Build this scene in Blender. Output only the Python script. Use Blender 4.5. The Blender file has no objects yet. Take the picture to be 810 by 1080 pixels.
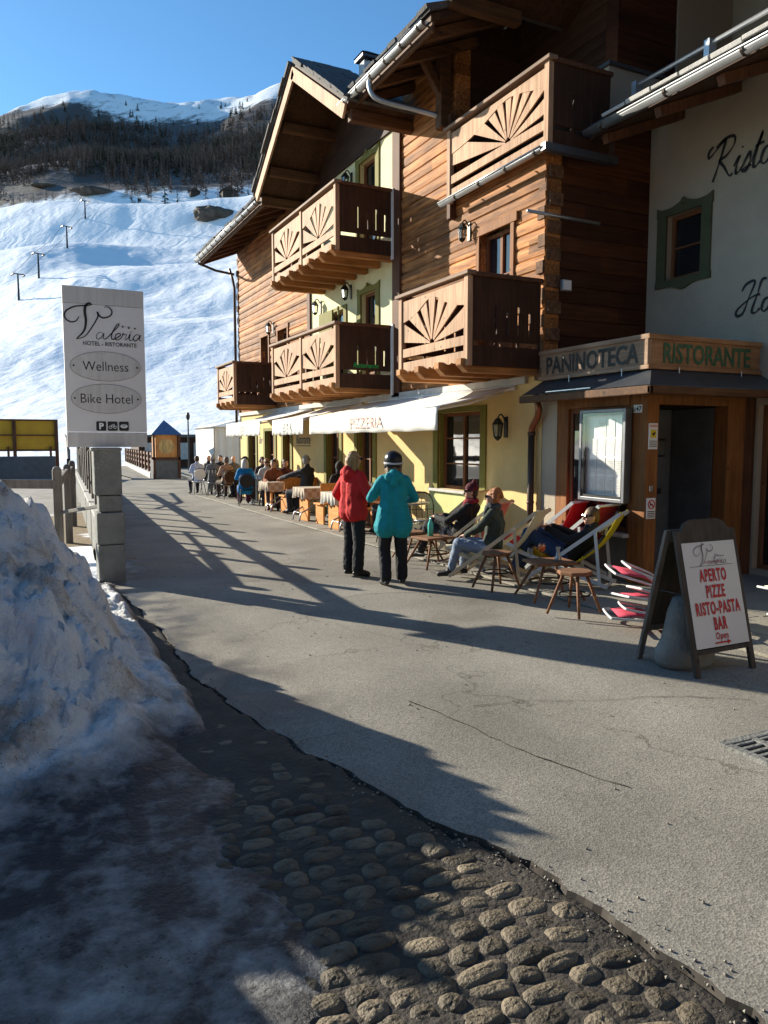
import bpy, math, random
import numpy as np
from mathutils import Vector, Matrix, noise
rnd = random.Random(7)
S = bpy.context.scene
COL = S.collection
R = math.radians
# ------------------------------------------------------------------ camera
cam_d = bpy.data.cameras.new('camera'); cam = bpy.data.objects.new('camera', cam_d); COL.objects.link(cam)
cam_d.sensor_fit = 'VERTICAL'; cam_d.sensor_height = 24.0; cam_d.lens = 24.0*800/1080
cam_d.clip_start = 0.05; cam_d.clip_end = 6000
cam.location = (0, 0, 1.8)
cam.rotation_euler = (R(90-5.2138), 0, R(-26.1837))
S.camera = cam
# ------------------------------------------------------------------ light
SUN_AZ, SUN_EL = -31.0, 19.0
w = bpy.data.worlds.new('World'); S.world = w; w.use_nodes = True
nt = w.node_tree
sky = nt.nodes.new('ShaderNodeTexSky'); sky.sky_type = 'NISHITA'; sky.sun_disc = False
sky.sun_elevation = R(SUN_EL); sky.sun_rotation = R(SUN_AZ % 360)
sky.altitude = 1800; sky.air_density = 1.0; sky.dust_density = 0.9; sky.ozone_density = 1.5
bg = nt.nodes['Background']; bg.inputs['Strength'].default_value = 0.071
tint = nt.nodes.new('ShaderNodeMixRGB'); tint.blend_type = 'MULTIPLY'; tint.inputs[0].default_value = 1; tint.inputs[2].default_value = (0.70,1.15,1.36,1)
nt.links.new(sky.outputs[0], tint.inputs[1]); nt.links.new(tint.outputs[0], bg.inputs[0])
sl = bpy.data.lights.new('sun', 'SUN'); sun = bpy.data.objects.new('sun', sl); COL.objects.link(sun)
sl.energy = 5.0; sl.angle = R(0.5); sl.color = (1, 0.92, 0.77)
sd = Vector((math.sin(R(SUN_AZ))*math.cos(R(SUN_EL)), math.cos(R(SUN_AZ))*math.cos(R(SUN_EL)), math.sin(R(SUN_EL))))
sun.rotation_euler = sd.to_track_quat('Z', 'Y').to_euler(); sun.location = (-20, 30, 30)
S.view_settings.view_transform = 'Standard'; S.view_settings.look = 'None'
S.view_settings.exposure = 1.15; S.view_settings.gamma = 1; S.view_settings.use_curve_mapping = False
S.cycles.max_bounces = 6; S.cycles.diffuse_bounces = 3; S.cycles.glossy_bounces = 3; S.cycles.transmission_bounces = 4
S.cycles.use_denoising = True

# ------------------------------------------------------------------ materials
def nmat(name):
    m = bpy.data.materials.new(name); m.use_nodes = True
    return m, m.node_tree, m.node_tree.nodes['Principled BSDF']
def mat(name, c1, c2=None, scale=4.0, rough=0.8, stretch=(1,1,1), bump=0.0, bscale=None, metal=0.0, spec=0.3, c3=None, s3=1.0, a3=(0.5,0.6), detail=6, sheen=0):
    """two-tone noise colour, optional third patch colour, optional bump"""
    m, t, b = nmat(name); N = t.nodes; L = t.links
    b.inputs['Roughness'].default_value = rough; b.inputs['Metallic'].default_value = metal
    b.inputs['Specular IOR Level'].default_value = spec
    if sheen: b.inputs['Sheen Weight'].default_value = sheen
    tc = N.new('ShaderNodeTexCoord'); mp = N.new('ShaderNodeMapping'); mp.inputs['Scale'].default_value = stretch
    L.new(tc.outputs['Object'], mp.inputs[0])
    if c2 is None: c2 = tuple(c*0.8 for c in c1)
    n = N.new('ShaderNodeTexNoise'); n.inputs['Scale'].default_value = scale; n.inputs['Detail'].default_value = detail
    L.new(mp.outputs[0], n.inputs[0])
    r = N.new('ShaderNodeValToRGB'); r.color_ramp.elements[0].position = 0.3; r.color_ramp.elements[1].position = 0.7
    r.color_ramp.elements[0].color = (*c1, 1); r.color_ramp.elements[1].color = (*c2, 1)
    L.new(n.outputs[0], r.inputs[0]); out = r.outputs[0]
    if c3:
        n3 = N.new('ShaderNodeTexNoise'); n3.inputs['Scale'].default_value = s3; n3.inputs['Detail'].default_value = 5
        L.new(tc.outputs['Object'], n3.inputs[0])
        r3 = N.new('ShaderNodeValToRGB'); r3.color_ramp.elements[0].position = a3[0]; r3.color_ramp.elements[1].position = a3[1]
        L.new(n3.outputs[0], r3.inputs[0])
        mx = N.new('ShaderNodeMixRGB'); L.new(r3.outputs[0], mx.inputs[0]); L.new(out, mx.inputs[1]); mx.inputs[2].default_value = (*c3, 1)
        out = mx.outputs[0]
    L.new(out, b.inputs['Base Color'])
    if bump:
        nb = N.new('ShaderNodeTexNoise'); nb.inputs['Scale'].default_value = bscale or scale*4; nb.inputs['Detail'].default_value = 5
        L.new(mp.outputs[0], nb.inputs[0]); bp = N.new('ShaderNodeBump'); bp.inputs['Strength'].default_value = bump
        bp.inputs['Distance'].default_value = 0.02
        L.new(nb.outputs[0], bp.inputs['Height']); L.new(bp.outputs[0], b.inputs['Normal'])
    return m
def wood(name, c1, c2, axis='Y', course=0.0, rough=0.75, grain=30, var=0.35, caxis='Z', coff=0.0, spec=0.25, knots=True):
    """grain stretched along axis; colour steps per course of boards"""
    m, t, b = nmat(name); N = t.nodes; L = t.links
    b.inputs['Roughness'].default_value = rough; b.inputs['Specular IOR Level'].default_value = spec
    tc = N.new('ShaderNodeTexCoord'); mp = N.new('ShaderNodeMapping')
    sc = {'X': (0.06,1,1), 'Y': (1,0.06,1), 'Z': (1,1,0.06)}[axis]; mp.inputs['Scale'].default_value = sc
    L.new(tc.outputs['Object'], mp.inputs[0])
    n = N.new('ShaderNodeTexNoise'); n.inputs['Scale'].default_value = grain; n.inputs['Detail'].default_value = 8; n.inputs['Roughness'].default_value = 0.65
    L.new(mp.outputs[0], n.inputs[0])
    r = N.new('ShaderNodeValToRGB'); r.color_ramp.elements[0].position = 0.32; r.color_ramp.elements[1].position = 0.68
    r.color_ramp.elements[0].color = (*c1, 1); r.color_ramp.elements[1].color = (*c2, 1); L.new(n.outputs[0], r.inputs[0])
    out = r.outputs[0]
    # big weathering
    n2 = N.new('ShaderNodeTexNoise'); n2.inputs['Scale'].default_value = 1.7; n2.inputs['Detail'].default_value = 4
    L.new(tc.outputs['Object'], n2.inputs[0])
    fac = n2.outputs[0]
    if course:
        sp = N.new('ShaderNodeSeparateXYZ'); L.new(tc.outputs['Object'], sp.inputs[0])
        ad = N.new('ShaderNodeMath'); ad.operation = 'ADD'; ad.inputs[1].default_value = coff; L.new(sp.outputs[caxis], ad.inputs[0])
        dv = N.new('ShaderNodeMath'); dv.operation = 'DIVIDE'; dv.inputs[1].default_value = course; L.new(ad.outputs[0], dv.inputs[0])
        fl = N.new('ShaderNodeMath'); fl.operation = 'FLOOR'; L.new(dv.outputs[0], fl.inputs[0])
        # board lengths: second cell along axis
        d2 = N.new('ShaderNodeMath'); d2.operation = 'DIVIDE'; d2.inputs[1].default_value = 3.1; L.new(sp.outputs[axis], d2.inputs[0])
        a2 = N.new('ShaderNodeMath'); a2.operation = 'MULTIPLY_ADD'; a2.inputs[1].default_value = 0.37; L.new(fl.outputs[0], a2.inputs[0]); L.new(d2.outputs[0], a2.inputs[2])
        f2 = N.new('ShaderNodeMath'); f2.operation = 'FLOOR'; L.new(a2.outputs[0], f2.inputs[0])
        cb = N.new('ShaderNodeCombineXYZ'); L.new(fl.outputs[0], cb.inputs[0]); L.new(f2.outputs[0], cb.inputs[1])
        wn = N.new('ShaderNodeTexWhiteNoise'); wn.noise_dimensions = '2D'; L.new(cb.outputs[0], wn.inputs[0])
        av = N.new('ShaderNodeMath'); av.operation = 'ADD'; L.new(wn.outputs[0], av.inputs[0]); L.new(n2.outputs[0], av.inputs[1])
        hv = N.new('ShaderNodeMath'); hv.operation = 'MULTIPLY'; hv.inputs[1].default_value = 0.5; L.new(av.outputs[0], hv.inputs[0])
        fac = hv.outputs[0]
    mr = N.new('ShaderNodeMapRange'); mr.inputs['From Min'].default_value = 0.2; mr.inputs['From Max'].default_value = 0.8
    mr.inputs['To Min'].default_value = 1-var; mr.inputs['To Max'].default_value = 1+var; L.new(fac, mr.inputs[0])
    mx = N.new('ShaderNodeVectorMath'); mx.operation = 'SCALE'; L.new(out, mx.inputs[0]); L.new(mr.outputs[0], mx.inputs['Scale'])
    # knots
    vk = N.new('ShaderNodeTexVoronoi'); vk.inputs['Scale'].default_value = 3.2; L.new(tc.outputs['Object'], vk.inputs[0])
    rk = N.new('ShaderNodeValToRGB'); rk.color_ramp.elements[0].position = 0.03; rk.color_ramp.elements[1].position = 0.09
    rk.color_ramp.elements[0].color = (0.3,0.3,0.3,1) if knots else (1,1,1,1); L.new(vk.outputs['Distance'], rk.inputs[0])
    m2 = N.new('ShaderNodeMixRGB'); m2.blend_type = 'MULTIPLY'; m2.inputs[0].default_value = 1; L.new(mx.outputs[0], m2.inputs[1]); L.new(rk.outputs[0], m2.inputs[2])
    L.new(m2.outputs[0], b.inputs['Base Color'])
    bp = N.new('ShaderNodeBump'); bp.inputs['Strength'].default_value = 0.35; bp.inputs['Distance'].default_value = 0.006
    L.new(n.outputs[0], bp.inputs['Height']); L.new(bp.outputs[0], b.inputs['Normal'])
    return m
def glass(name, col=(0.015,0.017,0.02), rough=0.03):
    m, t, b = nmat(name); b.inputs['Base Color'].default_value = (*col, 1); b.inputs['Roughness'].default_value = rough
    b.inputs['Specular IOR Level'].default_value = 0.8
    N = t.nodes; L = t.links; n = N.new('ShaderNodeTexNoise'); n.inputs['Scale'].default_value = 1.3
    tc = N.new('ShaderNodeTexCoord'); L.new(tc.outputs['Object'], n.inputs[0])
    bp = N.new('ShaderNodeBump'); bp.inputs['Strength'].default_value = 0.08; bp.inputs['Distance'].default_value = 0.05
    L.new(n.outputs[0], bp.inputs['Height']); L.new(bp.outputs[0], b.inputs['Normal'])
    return m
def clear(name, col=(1,1,1), rough=0.02):
    m, t, b = nmat(name); b.inputs['Base Color'].default_value = (*col, 1); b.inputs['Roughness'].default_value = rough
    b.inputs['Transmission Weight'].default_value = 1.0; b.inputs['IOR'].default_value = 1.45
    return m
def seethrough(name, tint=1.0, col=None):
    m = bpy.data.materials.new(name); m.use_nodes = True; t = m.node_tree; N = t.nodes; L = t.links; N.remove(N['Principled BSDF'])
    tr = N.new('ShaderNodeBsdfTransparent'); c = col or (tint*0.95,tint*0.96,tint*0.95); tr.inputs[0].default_value = (*c,1)
    gl = N.new('ShaderNodeBsdfGlossy'); gl.inputs['Roughness'].default_value = 0.04
    mx = N.new('ShaderNodeMixShader'); mx.inputs[0].default_value = 0.09; L.new(tr.outputs[0], mx.inputs[1]); L.new(gl.outputs[0], mx.inputs[2])
    L.new(mx.outputs[0], N['Material Output'].inputs[0]); return m
MT = {}
MT['plaster'] = mat('yellow_plaster', (0.68,0.49,0.22), (0.61,0.435,0.185), 3, 0.9, bump=0.35, bscale=40, c3=(0.52,0.39,0.19), s3=0.8, a3=(0.52,0.85))
MT['plaster_pale'] = mat('pale_plaster', (0.70,0.66,0.40), (0.64,0.60,0.35), 3, 0.9, bump=0.25, bscale=60)
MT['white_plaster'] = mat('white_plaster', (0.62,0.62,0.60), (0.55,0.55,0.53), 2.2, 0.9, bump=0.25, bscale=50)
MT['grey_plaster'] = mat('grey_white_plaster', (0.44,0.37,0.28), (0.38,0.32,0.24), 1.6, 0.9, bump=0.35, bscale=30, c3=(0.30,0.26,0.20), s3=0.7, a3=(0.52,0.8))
MT['olive'] = mat('olive_paint', (0.19,0.17,0.035), (0.15,0.135,0.028), 6, 0.8)
MT['olive_grey'] = mat('sage_paint', (0.085,0.09,0.045), (0.065,0.07,0.035), 6, 0.8)
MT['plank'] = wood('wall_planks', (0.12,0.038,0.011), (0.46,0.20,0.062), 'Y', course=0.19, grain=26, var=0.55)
MT['plank_side'] = wood('side_planks', (0.034,0.010,0.004), (0.085,0.028,0.009), 'X', course=0.24, grain=20, var=0.4)  # planks darkened: the side wall's shade is put into the colour
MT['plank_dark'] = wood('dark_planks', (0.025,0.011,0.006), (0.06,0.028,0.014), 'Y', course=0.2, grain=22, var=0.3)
MT['soffit'] = wood('soffit_boards', (0.034,0.015,0.007), (0.075,0.034,0.015), 'Y', course=0.18, caxis='X', grain=22, var=0.25)
MT['rafter'] = wood('rafter_wood', (0.055,0.024,0.010), (0.13,0.06,0.024), 'X', grain=22)
MT['joist'] = wood('joist_wood', (0.24,0.095,0.028), (0.46,0.21,0.068), 'X', grain=22)
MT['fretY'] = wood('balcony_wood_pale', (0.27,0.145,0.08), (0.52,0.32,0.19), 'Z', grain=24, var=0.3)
MT['fretX'] = wood('balcony_wood_shaded', (0.030,0.013,0.007), (0.066,0.028,0.014), 'Z', grain=24, var=0.3)  # darker copy of the balcony wood, shade of the side panels painted in
MT['rail'] = wood('rail_wood', (0.14,0.085,0.055), (0.28,0.18,0.12), 'Y', grain=24)
MT['darkwood'] = wood('dark_brown_wood', (0.06,0.025,0.014), (0.14,0.06,0.03), 'Z', grain=20)
MT['post'] = wood('porch_wood', (0.15,0.052,0.015), (0.30,0.125,0.038), 'Z', grain=20, var=0.25)
MT['signwood'] = wood('carved_sign_wood', (0.22,0.13,0.08), (0.38,0.25,0.16), 'Y', grain=22)
MT['frame'] = wood('window_frame_wood', (0.12,0.045,0.018), (0.22,0.09,0.035), 'Z', grain=20)
MT['logs'] = mat('log_end_wood', (0.07,0.034,0.018), (0.20,0.105,0.055), 14, 0.85, bump=0.5)
MT['metal'] = mat('zinc_gutter', (0.42,0.43,0.44), (0.33,0.34,0.35), 5, 0.35, metal=0.75)
MT['copper'] = mat('brown_copper', (0.30,0.12,0.06), (0.18,0.07,0.035), 6, 0.4, metal=0.8)
MT['pipe'] = mat('dark_pipe', (0.06,0.045,0.035), (0.09,0.06,0.045), 6, 0.45, metal=0.5)
MT['tile'] = mat('stone_roof_tiles', (0.055,0.05,0.05), (0.10,0.095,0.09), 7, 0.85, bump=0.6)
MT['slate'] = mat('dark_sheet_roof', (0.05,0.055,0.065), (0.075,0.08,0.09), 3, 0.4, metal=0.3)
MT['stonecap'] = mat('pale_stone_cap', (0.5,0.48,0.44), (0.4,0.38,0.35), 6, 0.8, bump=0.3)
MT['glass'] = glass('window_glass'); MT['glass2'] = glass('dull_window_glass', (0.012,0.012,0.012), 0.12); MT['lampglass'] = clear('lamp_glass', (0.95,0.95,0.9), 0.2)
MT['curtain'] = mat('net_curtain', (0.5,0.5,0.48), (0.35,0.35,0.33), 9, 0.9, stretch=(1,6,0.3))
MT['iron'] = mat('black_iron', (0.02,0.02,0.02), (0.035,0.033,0.03), 9, 0.5, metal=0.4)
MT['awning'] = mat('cream_awning', (0.80,0.77,0.70), (0.76,0.73,0.66), 3, 0.85, bump=0.15, bscale=8)
MT['white'] = mat('white_paint', (0.78,0.78,0.77), (0.72,0.72,0.71), 5, 0.5)
MT['black'] = mat('black_paint', (0.015,0.015,0.015), (0.03,0.03,0.03), 5, 0.5)
MT['red'] = mat('red_print', (0.50,0.015,0.02), (0.45,0.012,0.018), 5, 0.6)
MT['ink'] = mat('black_ink', (0.02,0.018,0.018), (0.03,0.027,0.027), 5, 0.6)
MT['faded_red'] = mat('faded_red_print', (0.62,0.30,0.25), (0.70,0.42,0.36), 5, 0.8)
MT['faded_grey'] = mat('faded_grey_print', (0.42,0.40,0.38), (0.50,0.48,0.45), 5, 0.8)
MT['concrete'] = mat('grey_concrete', (0.22,0.22,0.20), (0.14,0.14,0.13), 5, 0.9, bump=0.6, bscale=40, c3=(0.12,0.12,0.11), s3=1.6, a3=(0.55,0.75))
MT['cement'] = mat('dark_concrete', (0.10,0.105,0.11), (0.14,0.145,0.15), 4, 0.9, bump=0.3)
MT['greywood'] = wood('weathered_grey_wood', (0.09,0.08,0.07), (0.19,0.17,0.15), 'Z', grain=20)
MT['signboard'] = wood('pale_grey_boards', (0.46,0.44,0.41), (0.57,0.55,0.52), 'Z', grain=14, var=0.06, knots=False)
MT['signpanel'] = mat('sign_panel_white', (0.66,0.64,0.62), (0.62,0.60,0.58), 2, 0.55)

# ------------------------------------------------------------------ mesh helpers
def woff(p):
    v = Vector((0,0,0))
    while p is not None: v += p.location; p = p.parent
    return v
class MB:
    def __init__(s): s.v = []; s.f = []; s.mi = []; s.cur = 0
    def add(s, vs, fs):
        o = len(s.v); s.v += [tuple(v) for v in vs]; s.f += [tuple(i+o for i in f) for f in fs]; s.mi += [s.cur]*len(fs); return s
    def box(s, x0, x1, y0, y1, z0, z1):
        if x0 > x1: x0, x1 = x1, x0
        if y0 > y1: y0, y1 = y1, y0
        if z0 > z1: z0, z1 = z1, z0
        return s.add([(x0,y0,z0),(x1,y0,z0),(x1,y1,z0),(x0,y1,z0),(x0,y0,z1),(x1,y0,z1),(x1,y1,z1),(x0,y1,z1)],
              [(0,3,2,1),(4,5,6,7),(0,1,5,4),(1,2,6,5),(2,3,7,6),(3,0,4,7)])
    def beam(s, p0, p1, wd, ht, up=(0,0,1)):
        """box beam from p0 to p1 with width wd (sideways) and height ht"""
        p0 = Vector(p0); p1 = Vector(p1); d = (p1-p0).normalized(); u = Vector(up); sd_ = d.cross(u)
        if sd_.length < 1e-5: sd_ = d.cross(Vector((1,0,0)))
        sd_.normalize(); u = sd_.cross(d).normalized(); vs = []
        for p in (p0, p1):
            for a, b in ((-1,-1),(1,-1),(1,1),(-1,1)): vs.append(p + sd_*a*wd/2 + u*b*ht/2)
        return s.add(vs, [(0,1,2,3),(7,6,5,4),(0,4,5,1),(1,5,6,2),(2,6,7,3),(3,7,4,0)])
    def prism(s, pts, o, u, v, n, th):
        """2D polygon pts placed at o + a*u + b*v, extruded th along n"""
        o = Vector(o); u = Vector(u); v = Vector(v); n = Vector(n); k = len(pts)
        A = [o + u*a + v*b for a, b in pts]; B = [p + n*th for p in A]
        fs = [tuple(range(k)), tuple(range(2*k-1, k-1, -1))]
        for i in range(k): j = (i+1) % k; fs.append((i, k+i, k+j, j))
        return s.add(A+B, fs)
    def strip(s, top, bot, o, u, v, n, th):
        """band between two polylines with equal number of points, extruded"""
        for i in range(len(top)-1):
            s.prism([bot[i], bot[i+1], top[i+1], top[i]], o, u, v, n, th)
        return s
    def tube(s, pts, r, k=8, caps=True):
        pts = [Vector(p) for p in pts]; n = len(pts); rs = r if isinstance(r, (list,tuple)) else [r]*n
        vs = []; ref = None
        for i, p in enumerate(pts):
            d = ((pts[min(i+1,n-1)]-pts[max(i-1,0)])).normalized()
            if ref is None: ref = d.orthogonal().normalized()
            ref = (ref - d*ref.dot(d)).normalized(); b = d.cross(ref)
            for j in range(k):
                a = 2*math.pi*j/k; vs.append(p + (ref*math.cos(a)+b*math.sin(a))*rs[i])
        fs = []
        for i in range(n-1):
            for j in range(k):
                q = (j+1) % k; fs.append((i*k+j, i*k+q, (i+1)*k+q, (i+1)*k+j))
        if caps: fs.append(tuple(range(k-1,-1,-1))); fs.append(tuple((n-1)*k+j for j in range(k)))
        return s.add(vs, fs)
    def lathe(s, prof, c, k=16):
        """profile [(r,z)] around z axis at c"""
        vs = []; c = Vector(c)
        for r_, z in prof:
            for j in range(k): a = 2*math.pi*j/k; vs.append(c + Vector((r_*math.cos(a), r_*math.sin(a), z)))
        fs = []
        for i in range(len(prof)-1):
            for j in range(k): q = (j+1) % k; fs.append((i*k+j, i*k+q, (i+1)*k+q, (i+1)*k+j))
        return s.add(vs, fs)
    def ell(s, c, r, n=10, m=8, rot=None):
        c = Vector(c); vs = []; fs = []
        for i in range(m+1):
            th = math.pi*i/m
            for j in range(n):
                a = 2*math.pi*j/n; p = Vector((r[0]*math.sin(th)*math.cos(a), r[1]*math.sin(th)*math.sin(a), r[2]*math.cos(th)))
                if rot: p = rot @ p
                vs.append(c+p)
        for i in range(m):
            for j in range(n): q = (j+1) % n; fs.append((i*n+j, (i+1)*n+j, (i+1)*n+q, i*n+q))
        return s.add(vs, fs)
    def cap(s, p0, r0, p1, r1, k=10):
        p0 = Vector(p0); p1 = Vector(p1); d = p1-p0
        if d.length < 1e-4: return s.ell(p0, (r0,r0,r0))
        d.normalize(); pts = []; rs = []
        for a in (80, 55, 28): pts.append(p0 - d*r0*math.sin(R(a))); rs.append(r0*math.cos(R(a)))
        pts.append(p0); rs.append(r0); pts.append(p1); rs.append(r1)
        for a in (28, 55, 80): pts.append(p1 + d*r1*math.sin(R(a))); rs.append(r1*math.cos(R(a)))
        return s.tube(pts, rs, k)
    def ribbon(s, pts, wd, o, u, v, n, th=0.004):
        """flat stroke along 2D pts, width wd (number or list)"""
        k = len(pts); ws = wd if isinstance(wd, (list,tuple)) else [wd]*k; Lp = []; Rp = []
        for i in range(k):
            a = pts[max(i-1,0)]; b = pts[min(i+1,k-1)]; dx = b[0]-a[0]; dy = b[1]-a[1]; l = math.hypot(dx,dy) or 1
            nx, ny = -dy/l*ws[i]/2, dx/l*ws[i]/2
            Lp.append((pts[i][0]+nx, pts[i][1]+ny)); Rp.append((pts[i][0]-nx, pts[i][1]-ny))
        o = Vector(o); u = Vector(u); v = Vector(v); n = Vector(n)*th
        vs = [o+u*p[0]+v*p[1]+n for p in Lp] + [o+u*p[0]+v*p[1]+n for p in Rp]
        return s.add(vs, [(k+i, k+i+1, i+1, i) for i in range(k-1)])
    def build(s, name, m=None, parent=None, smooth=False, bevel=0, seg=2, off=None, mats=None):
        me = bpy.data.meshes.new(name)
        o_ = off if off is not None else woff(parent)
        me.from_pydata([(a-o_[0], b-o_[1], c-o_[2]) for a, b, c in s.v], [], s.f)
        if mats:
            for q in mats: me.materials.append(q)
            me.polygons.foreach_set('material_index', s.mi)
        elif m: me.materials.append(m)
        if smooth: me.polygons.foreach_set('use_smooth', [True]*len(me.polygons))
        me.update()
        ob = bpy.data.objects.new(name, me); COL.objects.link(ob)
        if parent: ob.parent = parent
        if bevel:
            bm_ = ob.modifiers.new('bevel', 'BEVEL'); bm_.width = bevel; bm_.segments = seg; bm_.limit_method = 'ANGLE'
        return ob
def tag(o, label=None, cat=None, group=None, kind=None):
    if label: o['label'] = label
    if cat: o['category'] = cat
    if group: o['group'] = group
    if kind: o['kind'] = kind
    return o
def thing(name, label, cat, loc=(0,0,0), rz=0, group=None):
    o = bpy.data.objects.new(name, None); COL.objects.link(o); o.location = loc; o.rotation_euler = (0,0,rz)
    o.empty_display_size = 0.2
    return tag(o, label, cat, group)
def copy_tree(o, parent=None):
    c = o.copy(); COL.objects.link(c); c.parent = parent
    for ch in list(o.children): copy_tree(ch, c)
    return c
def place(o, x, y, z=0, rz=0, sc=None):
    o.location = (x,y,z); o.rotation_euler = (0,0,R(rz))
    if sc: o.scale = (sc,sc,sc)
    return o
_tc = {}
def text2d(txt, size, xs=1.0, bold=0.0, shear=0.0, align='CENTER', sp=1.0):
    key = (txt,size,xs,bold,shear,align,sp)
    if key in _tc: return _tc[key]
    cu = bpy.data.curves.new('t', 'FONT'); cu.body = txt; cu.size = size; cu.offset = bold; cu.shear = shear
    cu.align_x = align; cu.space_character = sp; cu.align_y = 'BOTTOM_BASELINE'; cu.resolution_u = 3
    ob = bpy.data.objects.new('t', cu); COL.objects.link(ob)
    dg = bpy.context.evaluated_depsgraph_get(); me = bpy.data.meshes.new_from_object(ob.evaluated_get(dg))
    vs = [(v.co.x*xs, v.co.y) for v in me.vertices]; fs = [tuple(p.vertices) for p in me.polygons]
    bpy.data.objects.remove(ob); bpy.data.curves.remove(cu); bpy.data.meshes.remove(me)
    _tc[key] = (vs, fs); return vs, fs
def put_text(B, t, o, u, v, n, lift=0.004):
    o = Vector(o); u = Vector(u); v = Vector(v); n = Vector(n)*lift
    return B.add([o+u*a+v*b+n for a, b in t[0]], t[1])
def cr(pts, sub=6):
    """Catmull-Rom through pts"""
    out = []; n = len(pts)
    for i in range(n-1):
        p0 = pts[max(i-1,0)]; p1 = pts[i]; p2 = pts[i+1]; p3 = pts[min(i+2,n-1)]
        for k in range(sub):
            t = k/sub; t2 = t*t; t3 = t2*t
            out.append(tuple(0.5*(2*p1[j]+(p2[j]-p0[j])*t+(2*p0[j]-5*p1[j]+4*p2[j]-p3[j])*t2+(3*p1[j]-p0[j]-3*p2[j]+p3[j])*t3) for j in range(len(p1))))
    out.append(tuple(pts[-1])); return out
# handwritten name, digitised as pen strokes in a 480 x 260 box (y up)
VAL = [[(150,215),(130,245),(95,250),(68,225),(75,190),(120,160),(170,150),(205,146),(222,140)],
       [(224,142),(212,132),(192,145),(183,180),(188,240),(175,300),(130,352)],
       [(130,352),(180,332),(225,270),(258,210),(255,182),(268,205),(292,215),(330,200),(341,172),(322,147),(298,150)],
       [(288,312),(265,305),(245,325),(250,345),(270,340),(290,310),(285,335),(300,342),(345,295),(380,255),(372,248),(345,290),(333,325),(338,342),(360,335),(386,316),(382,304),(362,312),(355,332),(366,346),(388,334),(398,318),(404,300),(409,311),(424,307),(415,330),(416,343)],
       [(416,343),(432,330),(446,303),(439,336),(450,344),(466,330)],
       [(449,288),(451,292),(453,288)],
       [(507,314),(485,305),(465,325),(470,345),(490,335),(508,308),(500,338),(520,342)]]
def valeria(B, o, u, v, n, width, wd=0.012, stars=True):
    k = width/460
    for si, st in enumerate(VAL):
        p = cr(st, 5); q = [((a-295)*k, (255-b)*k) for a, b in p]; m = len(q)
        kk = 1.25 if si == 1 else (0.75 if si < 3 else 0.5)
        ws = [wd*kk*(0.4+0.6*math.sin(math.pi*i/(m-1))) for i in range(m)]
        B.ribbon(q, ws, o, u, v, n)
    if stars:
        for a, b in ((402,262),(438,266),(475,268)):
            c = [((a-295)*k + (0.018 if i%2==0 else 0.008)*width*math.sin(math.pi*i/5), (255-b)*k + (0.018 if i%2==0 else 0.008)*width*math.cos(math.pi*i/5)) for i in range(10)]
            B.prism(c, Vector(o), u, v, n, 0.004)
def sm(a, b, x):
    t = min(1, max(0, (x-a)/(b-a))); return t*t*(3-2*t)
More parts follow.
